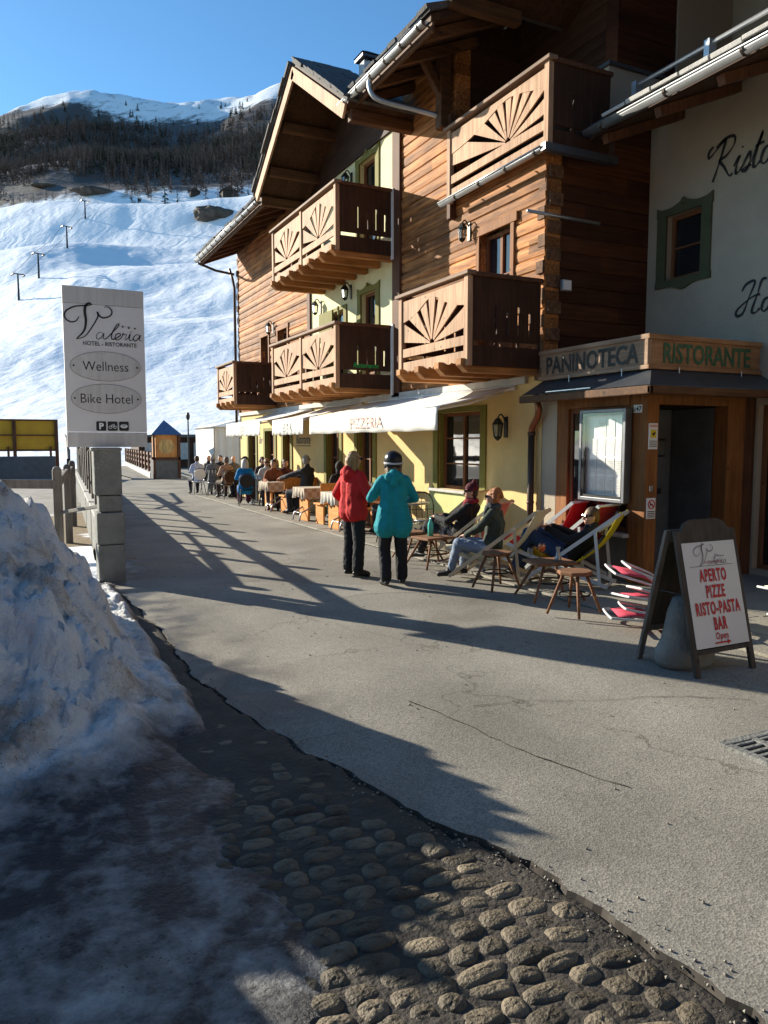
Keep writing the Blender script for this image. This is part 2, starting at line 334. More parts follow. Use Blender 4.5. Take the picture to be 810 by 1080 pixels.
# ================================================================== GROUND
def gmesh(name, pts, z, m, kind='structure'):
    B = MB(); B.add([(x,y,z) for x, y in pts], [tuple(range(len(pts)))]); o = B.build(name, m); o['kind'] = kind; return o
def snow_mat(name, dirty=False, tracks=False):
    m, t, b = nmat(name); N = t.nodes; L = t.links
    b.inputs['Roughness'].default_value = 0.6; b.inputs['Specular IOR Level'].default_value = 0.3
    tc = N.new('ShaderNodeTexCoord')
    n = N.new('ShaderNodeTexNoise'); n.inputs['Scale'].default_value = 1.1 if dirty else 0.02; n.inputs['Detail'].default_value = 12; n.inputs['Roughness'].default_value = 0.74 if dirty else 0.62
    L.new(tc.outputs['Object'], n.inputs[0])
    r = N.new('ShaderNodeValToRGB'); e = r.color_ramp.elements
    if dirty:
        e[0].position = 0.36; e[0].color = (0.84,0.84,0.83,1); e[1].position = 0.76; e[1].color = (0.20,0.13,0.08,1)
        q = e.new(0.53); q.color = (0.74,0.73,0.70,1); q = e.new(0.64); q.color = (0.42,0.35,0.28,1)
    else:
        e[0].position = 0.3; e[0].color = (0.80,0.83,0.87,1); e[1].position = 0.7; e[1].color = (0.86,0.87,0.88,1)
    L.new(n.outputs[0], r.inputs[0]); out = r.outputs[0]
    if dirty:
        at = N.new('ShaderNodeAttribute'); at.attribute_name = 'grime'
        mx = N.new('ShaderNodeMixRGB'); n2 = N.new('ShaderNodeTexNoise'); n2.inputs['Scale'].default_value = 5; n2.inputs['Detail'].default_value = 9; n2.inputs['Roughness'].default_value = 0.7
        L.new(tc.outputs['Object'], n2.inputs[0])
        mm = N.new('ShaderNodeMath'); mm.operation = 'MULTIPLY_ADD'; mm.inputs[1].default_value = 1.7; mm.inputs[2].default_value = -0.85
        L.new(n2.outputs[0], mm.inputs[0]); ad = N.new('ShaderNodeMath'); ad.operation = 'ADD'; ad.use_clamp = True
        L.new(mm.outputs[0], ad.inputs[0]); L.new(at.outputs['Fac'], ad.inputs[1])
        L.new(ad.outputs[0], mx.inputs[0]); L.new(out, mx.inputs[1]); mx.inputs[2].default_value = (0.030,0.032,0.038,1); out = mx.outputs[0]
        rr = N.new('ShaderNodeMapRange'); L.new(ad.outputs[0], rr.inputs[0]); rr.inputs['To Min'].default_value = 0.6; rr.inputs['To Max'].default_value = 0.35
        L.new(rr.outputs[0], b.inputs['Roughness'])
        vg = N.new('ShaderNodeTexVoronoi'); vg.inputs['Scale'].default_value = 38; L.new(tc.outputs['Object'], vg.inputs[0])
        rg_ = N.new('ShaderNodeValToRGB'); rg_.color_ramp.elements[0].position = 0.10; rg_.color_ramp.elements[0].color = (0.16,0.13,0.10,1); rg_.color_ramp.elements[1].position = 0.20
        L.new(vg.outputs['Distance'], rg_.inputs[0]); n5 = N.new('ShaderNodeTexNoise'); n5.inputs['Scale'].default_value = 2.2; L.new(tc.outputs['Object'], n5.inputs[0])
        r5 = N.new('ShaderNodeValToRGB'); r5.color_ramp.elements[0].position = 0.48; r5.color_ramp.elements[1].position = 0.58; L.new(n5.outputs[0], r5.inputs[0])
        mg = N.new('ShaderNodeMixRGB'); mg.blend_type = 'MULTIPLY'; L.new(r5.outputs[0], mg.inputs[0]); L.new(out, mg.inputs[1]); L.new(rg_.outputs[0], mg.inputs[2]); out = mg.outputs[0]
    else:
        at = N.new('ShaderNodeAttribute'); at.attribute_name = 'bare'
        mx = N.new('ShaderNodeMixRGB'); n2 = N.new('ShaderNodeTexNoise'); n2.inputs['Scale'].default_value = 0.06; n2.inputs['Detail'].default_value = 10; n2.inputs['Roughness'].default_value = 0.7
        L.new(tc.outputs['Object'], n2.inputs[0])
        mm = N.new('ShaderNodeMath'); mm.operation = 'MULTIPLY_ADD'; mm.inputs[1].default_value = 5.0; mm.inputs[2].default_value = -2.5
        L.new(n2.outputs[0], mm.inputs[0]); ad = N.new('ShaderNodeMath'); ad.operation = 'ADD'; ad.use_clamp = True
        a3 = N.new('ShaderNodeMath'); a3.operation = 'MULTIPLY_ADD'; a3.inputs[1].default_value = 6.0; a3.inputs[2].default_value = -3.0; L.new(at.outputs['Fac'], a3.inputs[0])
        L.new(mm.outputs[0], ad.inputs[0]); L.new(a3.outputs[0], ad.inputs[1])
        L.new(ad.outputs[0], mx.inputs[0]); L.new(out, mx.inputs[1]); mx.inputs[2].default_value = (0.07,0.055,0.045,1); out = mx.outputs[0]
    L.new(out, b.inputs['Base Color'])
    nb = N.new('ShaderNodeTexNoise'); nb.inputs['Scale'].default_value = 20 if dirty else 0.35; nb.inputs['Detail'].default_value = 8; nb.inputs['Roughness'].default_value = 0.65
    L.new(tc.outputs['Object'], nb.inputs[0])
    bp = N.new('ShaderNodeBump'); bp.inputs['Strength'].default_value = 0.95; bp.inputs['Distance'].default_value = 0.05 if dirty else 0.28
    L.new(nb.outputs[0], bp.inputs['Height'])
    if tracks:
        wv = N.new('ShaderNodeTexWave'); wv.inputs['Scale'].default_value = 0.045; wv.inputs['Distortion'].default_value = 16; wv.inputs['Detail'].default_value = 5; wv.inputs['Detail Scale'].default_value = 1.4
        L.new(tc.outputs['Object'], wv.inputs[0]); b2 = N.new('ShaderNodeBump'); b2.inputs['Strength'].default_value = 0.4; b2.inputs['Distance'].default_value = 0.22
        L.new(wv.outputs[1], b2.inputs['Height']); L.new(bp.outputs[0], b2.inputs['Normal']); L.new(b2.outputs[0], b.inputs['Normal'])
    else: L.new(bp.outputs[0], b.inputs['Normal'])
    return m
MT['snow'] = snow_mat('piste_snow', False, True); MT['dirtysnow'] = snow_mat('dirty_snow', True)
MT['yard'] = mat('trodden_grass_and_snow', (0.16,0.11,0.06), (0.25,0.18,0.10), 9, 0.95, bump=0.6, bscale=30, c3=(0.75,0.77,0.8), s3=0.35, a3=(0.60,0.64))
def asphalt():
    m, t, b = nmat('worn_asphalt'); N = t.nodes; L = t.links; tc = N.new('ShaderNodeTexCoord')
    b.inputs['Roughness'].default_value = 0.85; b.inputs['Specular IOR Level'].default_value = 0.25
    n1 = N.new('ShaderNodeTexNoise'); n1.inputs['Scale'].default_value = 0.9; n1.inputs['Detail'].default_value = 6; L.new(tc.outputs['Object'], n1.inputs[0])
    r1 = N.new('ShaderNodeValToRGB'); r1.color_ramp.elements[0].position = 0.3; r1.color_ramp.elements[1].position = 0.72
    r1.color_ramp.elements[0].color = (0.185,0.173,0.150,1); r1.color_ramp.elements[1].color = (0.280,0.262,0.228,1); L.new(n1.outputs[0], r1.inputs[0])
    v = N.new('ShaderNodeTexVoronoi'); v.inputs['Scale'].default_value = 110; L.new(tc.outputs['Object'], v.inputs[0])
    r2 = N.new('ShaderNodeValToRGB'); r2.color_ramp.elements[0].position = 0.0; r2.color_ramp.elements[0].color = (0.55,0.54,0.52,1)
    r2.color_ramp.elements[1].position = 1.0; r2.color_ramp.elements[1].color = (1.45,1.43,1.38,1); L.new(v.outputs['Color'], r2.inputs[0])
    mx = N.new('ShaderNodeMixRGB'); mx.blend_type = 'MULTIPLY'; mx.inputs[0].default_value = 0.85; L.new(r1.outputs[0], mx.inputs[1]); L.new(r2.outputs[0], mx.inputs[2])
    # old repair patches and stains
    n3 = N.new('ShaderNodeTexNoise'); n3.inputs['Scale'].default_value = 0.33; n3.inputs['Detail'].default_value = 3; n3.inputs['Distortion'].default_value = 1.2; L.new(tc.outputs['Object'], n3.inputs[0])
    r3 = N.new('ShaderNodeValToRGB'); r3.color_ramp.elements[0].position = 0.55; r3.color_ramp.elements[1].position = 0.6
    r3.color_ramp.elements[0].color = (1,1,1,1); r3.color_ramp.elements[1].color = (0.84,0.83,0.82,1); L.new(n3.outputs[0], r3.inputs[0])
    m2 = N.new('ShaderNodeMixRGB'); m2.blend_type = 'MULTIPLY'; m2.inputs[0].default_value = 1; L.new(mx.outputs[0], m2.inputs[1]); L.new(r3.outputs[0], m2.inputs[2])
    # fine crack network
    nd = N.new('ShaderNodeTexNoise'); nd.inputs['Scale'].default_value = 2.5; nd.inputs['Detail'].default_value = 6; L.new(tc.outputs['Object'], nd.inputs[0])
    va = N.new('ShaderNodeVectorMath'); va.operation = 'SCALE'; va.inputs['Scale'].default_value = 0.55; L.new(nd.outputs['Color'], va.inputs[0])
    vb = N.new('ShaderNodeVectorMath'); vb.operation = 'ADD'; L.new(tc.outputs['Object'], vb.inputs[0]); L.new(va.outputs[0], vb.inputs[1])
    vc = N.new('ShaderNodeTexVoronoi'); vc.feature = 'DISTANCE_TO_EDGE'; vc.inputs['Scale'].default_value = 0.62; L.new(vb.outputs[0], vc.inputs[0])
    rc_ = N.new('ShaderNodeValToRGB'); rc_.color_ramp.elements[0].position = 0.0; rc_.color_ramp.elements[0].color = (0.55,0.54,0.52,1); rc_.color_ramp.elements[1].position = 0.006; L.new(vc.outputs['Distance'], rc_.inputs[0])
    mk = N.new('ShaderNodeValToRGB'); mk.color_ramp.elements[0].position = 0.47; mk.color_ramp.elements[1].position = 0.55; n6 = N.new('ShaderNodeTexNoise'); n6.inputs['Scale'].default_value = 0.5; L.new(tc.outputs['Object'], n6.inputs[0]); L.new(n6.outputs[0], mk.inputs[0])
    mcr = N.new('ShaderNodeMixRGB'); mcr.blend_type = 'MULTIPLY'; L.new(mk.outputs[0], mcr.inputs[0]); L.new(m2.outputs[0], mcr.inputs[1]); L.new(rc_.outputs[0], mcr.inputs[2]); m2 = mcr
    # worn wheel tracks along the lane
    sx = N.new('ShaderNodeSeparateXYZ'); L.new(vb.outputs[0], sx.inputs[0]); wt = N.new('ShaderNodeMath'); wt.operation = 'MULTIPLY'; wt.inputs[1].default_value = 3.6; L.new(sx.outputs['X'], wt.inputs[0])
    ws = N.new('ShaderNodeMath'); ws.operation = 'SINE'; L.new(wt.outputs[0], ws.inputs[0]); wm = N.new('ShaderNodeMapRange'); wm.inputs['From Min'].default_value = -1; wm.inputs['To Min'].default_value = 0.93; wm.inputs['To Max'].default_value = 1.06; L.new(ws.outputs[0], wm.inputs[0])
    wv = N.new('ShaderNodeVectorMath'); wv.operation = 'SCALE'; L.new(m2.outputs[0], wv.inputs[0]); L.new(wm.outputs[0], wv.inputs['Scale']); m2 = wv
    # wet streak beside the wall
    at = N.new('ShaderNodeAttribute'); at.attribute_name = 'wet'
    n4 = N.new('ShaderNodeTexNoise'); n4.inputs['Scale'].default_value = 2.2; n4.inputs['Detail'].default_value = 6; L.new(tc.outputs['Object'], n4.inputs[0])
    mm = N.new('ShaderNodeMath'); mm.operation = 'MULTIPLY_ADD'; mm.use_clamp = True; mm.inputs[1].default_value = 4; mm.inputs[2].default_value = -1.5; L.new(n4.outputs[0], mm.inputs[0])
    ad = N.new('ShaderNodeMath'); ad.operation = 'MULTIPLY'; ad.use_clamp = True; L.new(at.outputs['Fac'], ad.inputs[0]); L.new(mm.outputs[0], ad.inputs[1])
    m3 = N.new('ShaderNodeMixRGB'); L.new(ad.outputs[0], m3.inputs[0]); L.new(m2.outputs[0], m3.inputs[1]); m3.inputs[2].default_value = (0.035,0.033,0.032,1)
    L.new(m3.outputs[0], b.inputs['Base Color'])
    rr = N.new('ShaderNodeMapRange'); L.new(ad.outputs[0], rr.inputs[0]); rr.inputs['To Min'].default_value = 0.85; rr.inputs['To Max'].default_value = 0.3; L.new(rr.outputs[0], b.inputs['Roughness'])
    bp = N.new('ShaderNodeBump'); bp.inputs['Strength'].default_value = 0.5; bp.inputs['Distance'].default_value = 0.0028; L.new(v.outputs['Distance'], bp.inputs['Height'])
    b2 = N.new('ShaderNodeBump'); b2.inputs['Strength'].default_value = 0.4; b2.inputs['Distance'].default_value = 0.03; L.new(n1.outputs[0], b2.inputs['Height']); L.new(bp.outputs[0], b2.inputs['Normal'])
    L.new(b2.outputs[0], b.inputs['Normal']); return m
MT['asphalt'] = asphalt()
MT['mud'] = mat('wet_dirt', (0.035,0.029,0.024), (0.065,0.055,0.043), 8, 0.75, bump=0.7, bscale=40)
MT['slab'] = mat('terrace_slabs', (0.30,0.275,0.225), (0.22,0.20,0.165), 2.0, 0.85, bump=0.35, bscale=45)
MT['cobble'] = mat('river_cobbles', (0.16,0.128,0.085), (0.07,0.056,0.038), 9, 0.62, bump=0.7, bscale=70)
_t = MT['cobble'].node_tree; _g = _t.nodes.new('ShaderNodeNewGeometry'); _m = _t.nodes.new('ShaderNodeMapRange'); _m.inputs['To Min'].default_value = 0.45; _m.inputs['To Max'].default_value = 1.5
_t.links.new(_g.outputs['Random Per Island'], _m.inputs[0]); _v = _t.nodes.new('ShaderNodeVectorMath'); _v.operation = 'SCALE'; _p = _t.nodes['Principled BSDF']
_src = _p.inputs['Base Color'].links[0].from_socket; _t.links.new(_src, _v.inputs[0]); _t.links.new(_m.outputs[0], _v.inputs['Scale']); _t.links.new(_v.outputs[0], _p.inputs['Base Color'])

gmesh('ground', [(-1800,-1800),(1800,-1800),(1800,1800),(-1800,1800)], -0.45, MT['snow'])
gmesh('yard', [(-60,-30),(1.6,-30),(1.7,10.2),(2.6,27),(7,60),(-60,60)], -0.10, MT['yard'])
gmesh('car_park', [(-30,22),(2.2,22),(2.6,27),(6.2,44),(4,60),(-30,60)], -0.095, mat('snow_dusted_gravel', (0.20,0.18,0.15), (0.30,0.28,0.26), 1.5, 0.9))
MT['mud_'] = mat('wet_dirt_edge', (0.035,0.03,0.026), (0.07,0.06,0.05), 8, 0.9)
gmesh('street_behind', [(-60,-80),(60,-80),(60,-5.9),(-60,-5.9)], -0.02, MT['asphalt'])
# road slab with a ragged left edge
edge = [(2.9,-6),(2.25,0.0),(2.08,1.0),(2.04,1.48),(2.0,2.02),(1.91,2.57),(1.71,3.2),(1.37,4.67),(1.24,5.6),(1.22,6.46),(1.24,7.6),(1.15,9.0),(1.12,10.2),(1.3,12),(1.75,20),(2.3,28),(6.3,44),(6.5,62)]
edge = cr(edge, 14)
EL = []
for i, (x, y) in enumerate(edge):
    n_ = noise.noise(Vector((x*3, y*3.3, 1)))*0.05 + noise.noise(Vector((x*9, y*11, 4)))*0.03
    EL.append((x + n_*(1 if y < 9 else 0.3), y))
RIGHT = [(40,62),(40,26.6),(5.62,26.6),(5.62,-6)]
B = MB(); vs = []; wet = []
xs_ = []
nx = 26
for (x, y) in EL:
    xr = 5.62 if y < 26.6 else 30
    for j in range(nx+1):
        t = j/nx; X = x + (xr-x)*t
        zz = 0.018*noise.noise(Vector((X*0.5, y*0.5, 3)))*(min(1,j/3))
        vs.append((X, y, zz)); wet.append(max(0, 1-(X-x)/0.9) * (1 if 4.4 < y < 17 else 0.35))
fs = []
for i in range(len(EL)-1):
    for j in range(nx): a = i*(nx+1)+j; fs.append((a, a+1, a+nx+2, a+nx+1))
B2 = MB(); B2.add([(x, y, vs[i*(nx+1)][2]-0.001) for i, (x, y) in enumerate(EL)] + [(x-0.03, y, -0.11) for x, y in EL], [(i, i+1, len(EL)+i+1, len(EL)+i) for i in range(len(EL)-1)])
o = B2.build('road_edge', MT['mud_']); o['kind'] = 'structure'
B.add(vs, fs); road = B.build('road', MT['asphalt'], smooth=True); road['kind'] = 'structure'
at = road.data.attributes.new('wet', 'FLOAT', 'POINT'); at.data.foreach_set('value', wet)
gmesh('forecourt', [(5.6,26.4),(40,26.4),(40,62),(5.6,62)], -0.006, MT['asphalt'])
# cracks
def crack(name, pts, w0):
    pts = cr(pts, 10); q = []
    for i, (x, y) in enumerate(pts): q.append((x+0.03*noise.noise(Vector((x*7,y*7,9))), y+0.03*noise.noise(Vector((x*7,y*7,19)))))
    B = MB(); B.ribbon(q, [w0*(0.5+abs(noise.noise(Vector((a*5,b*5,2))))*1.6) for a, b in q], (0,0,0), (1,0,0), (0,1,0), (0,0,1), 0.02)
    # follow the road's gentle waves
    B.v = [(a, b, 0.018*noise.noise(Vector((a*0.5,b*0.5,3)))+0.005) for a, b, c in B.v]
    o = B.build(name, MT['mud']); o['kind'] = 'structure'
crack('road_crack', [(2.42,4.55),(2.55,4.1),(2.6,3.7),(2.7,3.3),(2.85,2.87)], 0.008)
crack('road_crack', [(2.79,4.27),(3.2,4.2),(3.6,4.0),(4.1,3.84),(4.6,3.5)], 0.006)
crack('road_crack', [(1.3,9.8),(2.4,9.5),(3.4,9.6),(4.6,9.1),(5.5,9.2)], 0.008)
crack('road_crack', [(2.0,8.3),(2.9,7.9),(3.8,8.1),(4.7,7.7)], 0.008)
# terrace: slabs with open joints
B = MB(); y = 1.0; rr_ = random.Random(3)
rows = []
x0 = 5.63
cols_ = [5.63, 6.2, 6.85, 7.5, 8.2, 8.95, 9.7]
for i in range(len(cols_)-1):
    yy = -2.0 + rr_.random()
    while yy < 26.4:
        ln = 0.55 + rr_.random()*0.6; y1 = min(yy+ln, 26.4)
        if not (cols_[i] > 6.8 and yy > 9.0):
            a = 0.006; B.box(cols_[i]+a, cols_[i+1]-a, yy+a, y1-a, -0.08, 0.022+rr_.random()*0.008)
        yy += ln
o = B.build('terrace_paving', MT['slab'], bevel=0.004, seg=1); o['kind'] = 'structure'
gmesh('paving_bed', [(5.62,-4),(9.8,-4),(9.8,26.5),(5.62,26.5)], 0.002, MT['mud'])
def edge_x(y):
    for i in range(len(EL)-1):
        if EL[i][1] <= y <= EL[i+1][1]: return EL[i][0]
    return 2.2
# bed under the cobbles
B = MB(); gx, gy = 150, 200; vs = []
for i in range(gy+1):
    for j in range(gx+1):
        X = -3.5+6.2*j/gx; Y = -1+11.5*i/gy
        vs.append((X, Y, (-0.011+0.016*sm(3.2,4.3,Y)+0.012*noise.noise(Vector((X*4,Y*4,0)))) - 0.055*sm(-0.03, 0.02, X-edge_x(Y))))
B.add(vs, [(i*(gx+1)+j, i*(gx+1)+j+1, (i+1)*(gx+1)+j+1, (i+1)*(gx+1)+j) for i in range(gy) for j in range(gx)])
o = B.build('cobble_bed', MT['mud'], smooth=True); o['kind'] = 'structure'
B = MB(); rc = random.Random(11)
def stone(B, cx, cy, rx, ry, rz_, rot, sd_):
    n, m = 16, 7; vs = []; fs = []; c = Vector((cx, cy, -0.035)); off = Vector((sd_*3.7, sd_*1.3, sd_*7.1))
    for i in range(m+1):
        ph = math.pi/2*(1-i/m*1.25)
        for j in range(n):
            a = 2*math.pi*j/n; ca, sa = math.cos(a), math.sin(a); cp, sp_ = math.cos(ph), math.sin(ph)
            e = 0.72; q = abs(cp)**0.55
            p = Vector((rx*math.copysign(abs(ca)**e, ca)*q, ry*math.copysign(abs(sa)**e, sa)*q, rz_*math.copysign(abs(sp_)**0.8, sp_)))
            p *= 1 + 0.16*noise.noise(off + Vector((ca*1.1, sa*1.1, sp_*0.6))) + 0.05*noise.noise(off + p*45)
            vs.append(c + rot @ p)
    for i in range(m):
        for j in range(n): q = (j+1) % n; fs.append((i*n+j, (i+1)*n+j, (i+1)*n+q, i*n+q))
    B.add(vs, fs)
yy = 0.7; row = 0
while yy < 4.9:
    h = 0.085+rc.random()*0.035; x = 0.30 + rc.random()*0.1
    while x < 2.4:
        wdt = 0.10+rc.random()**1.5*0.12; cx = x+wdt/2; cy = yy + 0.04*math.sin(x*2.3+row*0.15) + rc.uniform(-0.008,0.008)
        if cx + wdt/2 < edge_x(cy)-0.04-0.05*rc.random():
            rot = Matrix.Rotation(rc.uniform(-0.2,0.2)-0.1, 3, 'Z') @ Matrix.Rotation(rc.uniform(-0.10,0.10), 3, 'Y') @ Matrix.Rotation(rc.uniform(-0.10,0.10), 3, 'X')
            stone(B, cx, cy, wdt*0.50, h*0.50*(0.94+rc.random()*0.14), 0.031+rc.random()*0.009, rot, rc.random()*100)
        x += wdt*0.99
    yy += h*0.95; row += 1
o = B.build('cobblestones', MT['cobble'], smooth=True); o['kind'] = 'structure'
# snow bank (heightfield) and the ice sheet at its foot
def sm(a, b, x):
    t = min(1, max(0, (x-a)/(b-a))); return t*t*(3-2*t)
def snow_h(x, y):
    v = Vector((x, y, 0))
    ridge = 1.42*math.exp(-(max(0,x+0.28)/0.92)**2) * sm(-9, -3, x) * (1-0.10*sm(-0.8,-1.8,x))
    foot = 3.7 - 0.6*sm(-0.25,-1.6,x)
    h = ridge * sm(foot, foot+3.2, y)**0.95 * (1-sm(6.9, 9.4, y)) * sm(1.0, 0.45, x)
    ed = 1.12 + 0.05*noise.noise(v*2.2) + 0.02*noise.noise(v*6)
    sk = 0.30*sm(ed, ed-0.55, x)*sm(4.6, 5.6, y)*(1-sm(8.6, 10.0, y))
    sk2 = 0.10*sm(ed+0.02, ed-0.15, x)*sm(4.4, 5.0, y)*(1-sm(9.2, 10.3, y))
    h = max(h, sk*0.7, sk2)
    # dirty refrozen sheet over the cobbles, ragged towards the road
    e2 = 0.86 + 0.10*(3.6-y)*(-0.4) + 0.22*noise.noise(v*1.6+Vector((4,0,0))) + 0.09*noise.noise(v*5)
    sheet = 0.040*sm(e2+0.10, e2-0.12, x) - 0.024 + 0.010*noise.noise(v*4) + 0.004*noise.noise(v*17)
    n1 = noise.fractal(v*1.1, 1.0, 2.1, 6); n2 = noise.noise(v*5.5); n3 = noise.noise(v*13); n4 = noise.noise(v*2.6+Vector((0,0,3)))
    rough = n1*0.10 + (abs(n2)-0.12)*0.20 + (abs(n4)-0.15)*0.34 + abs(n3)*0.085 + noise.noise(v*27)*0.05
    k = min(1, h/0.30)
    H = sheet + h + rough*k + 0.02*n2*min(1, h/0.05)
    return H, h
XS = np.concatenate([np.arange(-8, -1.0, 0.09), np.arange(-1.0, 1.6, 0.03)]); YS = np.arange(0.4, 10.9, 0.04)
vs = []; gr = []
for Y in YS:
    for X in XS:
        H, h = snow_h(float(X), float(Y)); vs.append((float(X), float(Y), H))
        g_ = 1.26*(1-sm(0.01, 0.16, h)) - 0.30 + 0.12*noise.noise(Vector((X*3,Y*3,4)))
        if Y < 4.0: g_ -= 0.22*math.exp(-((X-0.15)/0.75)**2-((Y-2.5)/0.55)**2)
        gr.append(max(-0.5, g_ - 0.15*sm(0.2,0.8,h)))
nxs = len(XS)
B = MB(); B.add(vs, [(i*nxs+j, i*nxs+j+1, (i+1)*nxs+j+1, (i+1)*nxs+j) for i in range(len(YS)-1) for j in range(nxs-1)])
o = B.build('snow_bank', MT['dirtysnow'], smooth=True); o['kind'] = 'structure'
at = o.data.attributes.new('grime', 'FLOAT', 'POINT'); at.data.foreach_set('value', gr)
# snow strip behind the low wall
B = MB(); vs = []
nX, nY = 40, 120
for i in range(nY+1):
    for j in range(nX+1):
        X = -6+7.0*j/nX; Y = 10.2+8.5*i/nY; X2 = X+0.055*(Y-10.4)
        v = Vector((X2,Y,5)); vs.append((X2, Y, -0.16+0.22*sm(-0.2,0.9,X)*(1-sm(13.6,14.6,Y)) + 0.1*noise.fractal(v*0.9,1,2,4)+0.05*sm(-3,0,-abs(X+1))*0))
B.add(vs, [(i*(nX+1)+j, i*(nX+1)+j+1, (i+1)*(nX+1)+j+1, (i+1)*(nX+1)+j) for i in range(nY) for j in range(nX)])
o = B.build('snow_patch', MT['snow'], smooth=True); o['kind'] = 'structure'

# ================================================================== SKI SLOPE
AZT = R(47)
Sx, Sy = math.sin(AZT), math.cos(AZT)
AZ = np.array([-180,-75,-60,-45,-32,-25,-18,-12,-5,-0.5,3,6,8,12.4,18,24,40,180.])
EE = np.array([3,3,4,5.5,8,10.3,13,15.5,18.3,20.2,21.8,22.2,22.1,22.6,23.8,24.3,24,24.])
PS = np.array([0,58,75,130,260,470,640,790,920,1050,1300,2500.])
PS = PS*0.86
PH = np.array([-1,-1,0,11,56,148,225,300,370,440,452,380.])
def hill(x, y):
    r = math.hypot(x, y); az = math.degrees(math.atan2(x, y)); s = x*Sx + y*Sy
    E = (float(np.interp(az-1.5, AZ, EE))+float(np.interp(az, AZ, EE))+float(np.interp(az+1.5, AZ, EE)))/3; a = R(az)
    rr = 903/max(0.5, math.cos(AZT-a)); A = math.tan(R(E))*rr/440
    h = float(np.interp(s, PS, PH)); h = (h + float(np.interp(s-12, PS, PH)) + float(np.interp(s+12, PS, PH)))/3
    v = Vector((x, y, 0))
    k = sm(85, 200, r)
    w_ = s + 22*noise.noise(v*0.009) 
    und = 6.0*math.sin(w_/16.0 + 2.0*noise.noise(v*0.006))*sm(115, 180, s)*(1-sm(370,430,s))
    und += 9*noise.noise(v*0.008)*k + 3.0*noise.noise(v*0.022)*k + 0.9*noise.noise(v*0.08)*k + 0.35*noise.noise(v*0.25)*k*(1-sm(300,400,r)) + 26*noise.noise(v*0.0032+Vector((5,2,1)))*sm(430,770,s) + (7*noise.noise(v*0.012+Vector((9,2,1)))+2.5*noise.noise(v*0.05))*sm(600,800,s)
    return h*A + und*min(1, A)
azs = np.concatenate([np.arange(-80, -12, 1.2), np.arange(-12, 24, 0.16), np.arange(24, 70, 1.5)])
rs = np.geomspace(58, 2300, 250)
vs = []; bare = []
for r_ in rs:
    for a in azs:
        x = r_*math.sin(R(a)); y = r_*math.cos(R(a)); z = hill(x, y)
        if r_ < 90: z = z*sm(58,90,r_) - 0.6*(1-sm(58,90,r_))
        vs.append((x, y, z)); s = x*Sx+y*Sy
        f = sm(345, 430, s)*(1-sm(780, 860, s))*0.98 + 0.46*sm(780,860,s)
        f += 0.55*math.exp(-((s-290-18*noise.noise(Vector((x*.02,y*.02,3))))/20)**2)*max(0,noise.noise(Vector((x*0.018,y*0.018,7)))+0.25)
        bare.append(min(1,f))
na = len(azs)
B = MB(); B.add(vs, [(i*na+j, i*na+j+1, (i+1)*na+j+1, (i+1)*na+j) for i in range(len(rs)-1) for j in range(na-1)])
o = B.build('ski_slope', MT['snow'], smooth=True); o['kind'] = 'structure'
at = o.data.attributes.new('bare', 'FLOAT', 'POINT'); at.data.foreach_set('value', bare)

# grit and gravel washed out beside the cobbles and along the kerb
B = MB(); rv = random.Random(77)
for i in range(900):
    if i < 620:
        y = 0.9+rv.random()*6.5; x = edge_x(y) + rv.gauss(-0.04, 0.07)
    else: y = 0.8+rv.random()*12; x = 1.6+rv.random()*4
    r_ = 0.003+0.006*rv.random()**2; z = 0.018*noise.noise(Vector((x*0.5,y*0.5,3)))+r_*0.5 if x > edge_x(y) else -0.008
    a = rv.random()*6.28; vs = [(x+r_*1.3*math.cos(a+k*1.57)*(0.7+0.5*rv.random()), y+r_*math.sin(a+k*1.57), z+(r_*0.3 if k%2 else 0)) for k in range(4)] + [(x,y,z+r_),(x,y,z-r_)]
    B.add(vs, [(0,1,4),(1,2,4),(2,3,4),(3,0,4),(1,0,5),(2,1,5),(3,2,5),(0,3,5)])
o = B.build('grit', MT['slab']); tag(o, 'loose grit scattered along the broken road edge', 'grit', kind='stuff')
# ================================================================== HOTEL
X7 = 7.0
hotel = thing('hotel_building', 'long chalet hotel of orange planks and yellow plaster with carved balconies and steep eaves', 'hotel', (7.0, 9.0, 0))
def wall_cells(B, x0, x1, y0, y1, z0, z1, holes):
    """wall slab in the plane X, minus rectangular holes (ya,yb,za,zb)"""
    zs = sorted(set([z0, z1] + [h[2] for h in holes] + [h[3] for h in holes])); zs = [z for z in zs if z0 <= z <= z1]
    for a, b in zip(zs[:-1], zs[1:]):
        hs = sorted([h for h in holes if h[2] <= a+1e-6 and h[3] >= b-1e-6]); y = y0
        for h in hs:
            if h[0] > y: B.box(x0, x1, y, h[0], a, b)
            y = max(y, h[1])
        if y < y1: B.box(x0, x1, y, y1, a, b)
def plank_wall(B, y0, y1, z0, z1, holes, course, X=7.0, th=0.28, top=None):
    """horizontal boards, each with a rounded face; top(y) clips courses under a roof"""
    z = z0; k = 0
    while z < z1-0.02:
        zb = min(z+course, z1); segs = []; y = y0
        hs = sorted([h for h in holes if h[2] < zb-0.02 and h[3] > z+0.02])
        for h in hs:
            if h[0] > y: segs.append((y, h[0]))
            y = max(y, h[1])
        if y < y1: segs.append((y, y1))
        pr = 0.012*((k*7) % 3 - 1)*0.4
        for a, b in segs:
            prof = [(X+th, z), (X+0.022, z), (X+0.004-pr, z+0.018), (X-0.006-pr, z+course*0.5), (X+0.0-pr, zb-0.022), (X+0.022, zb), (X+th, zb)]
            n = len(prof); vs = [(p[0], a, p[1]) for p in prof] + [(p[0], b, p[1]) for p in prof]
            fs = [(i, (i+1)%n, n+(i+1)%n, n+i) for i in range(n)] + [tuple(range(n-1,-1,-1)), tuple(range(n, 2*n))]
            B.add(vs, fs)
        z = zb; k += 1
CR = 0.19
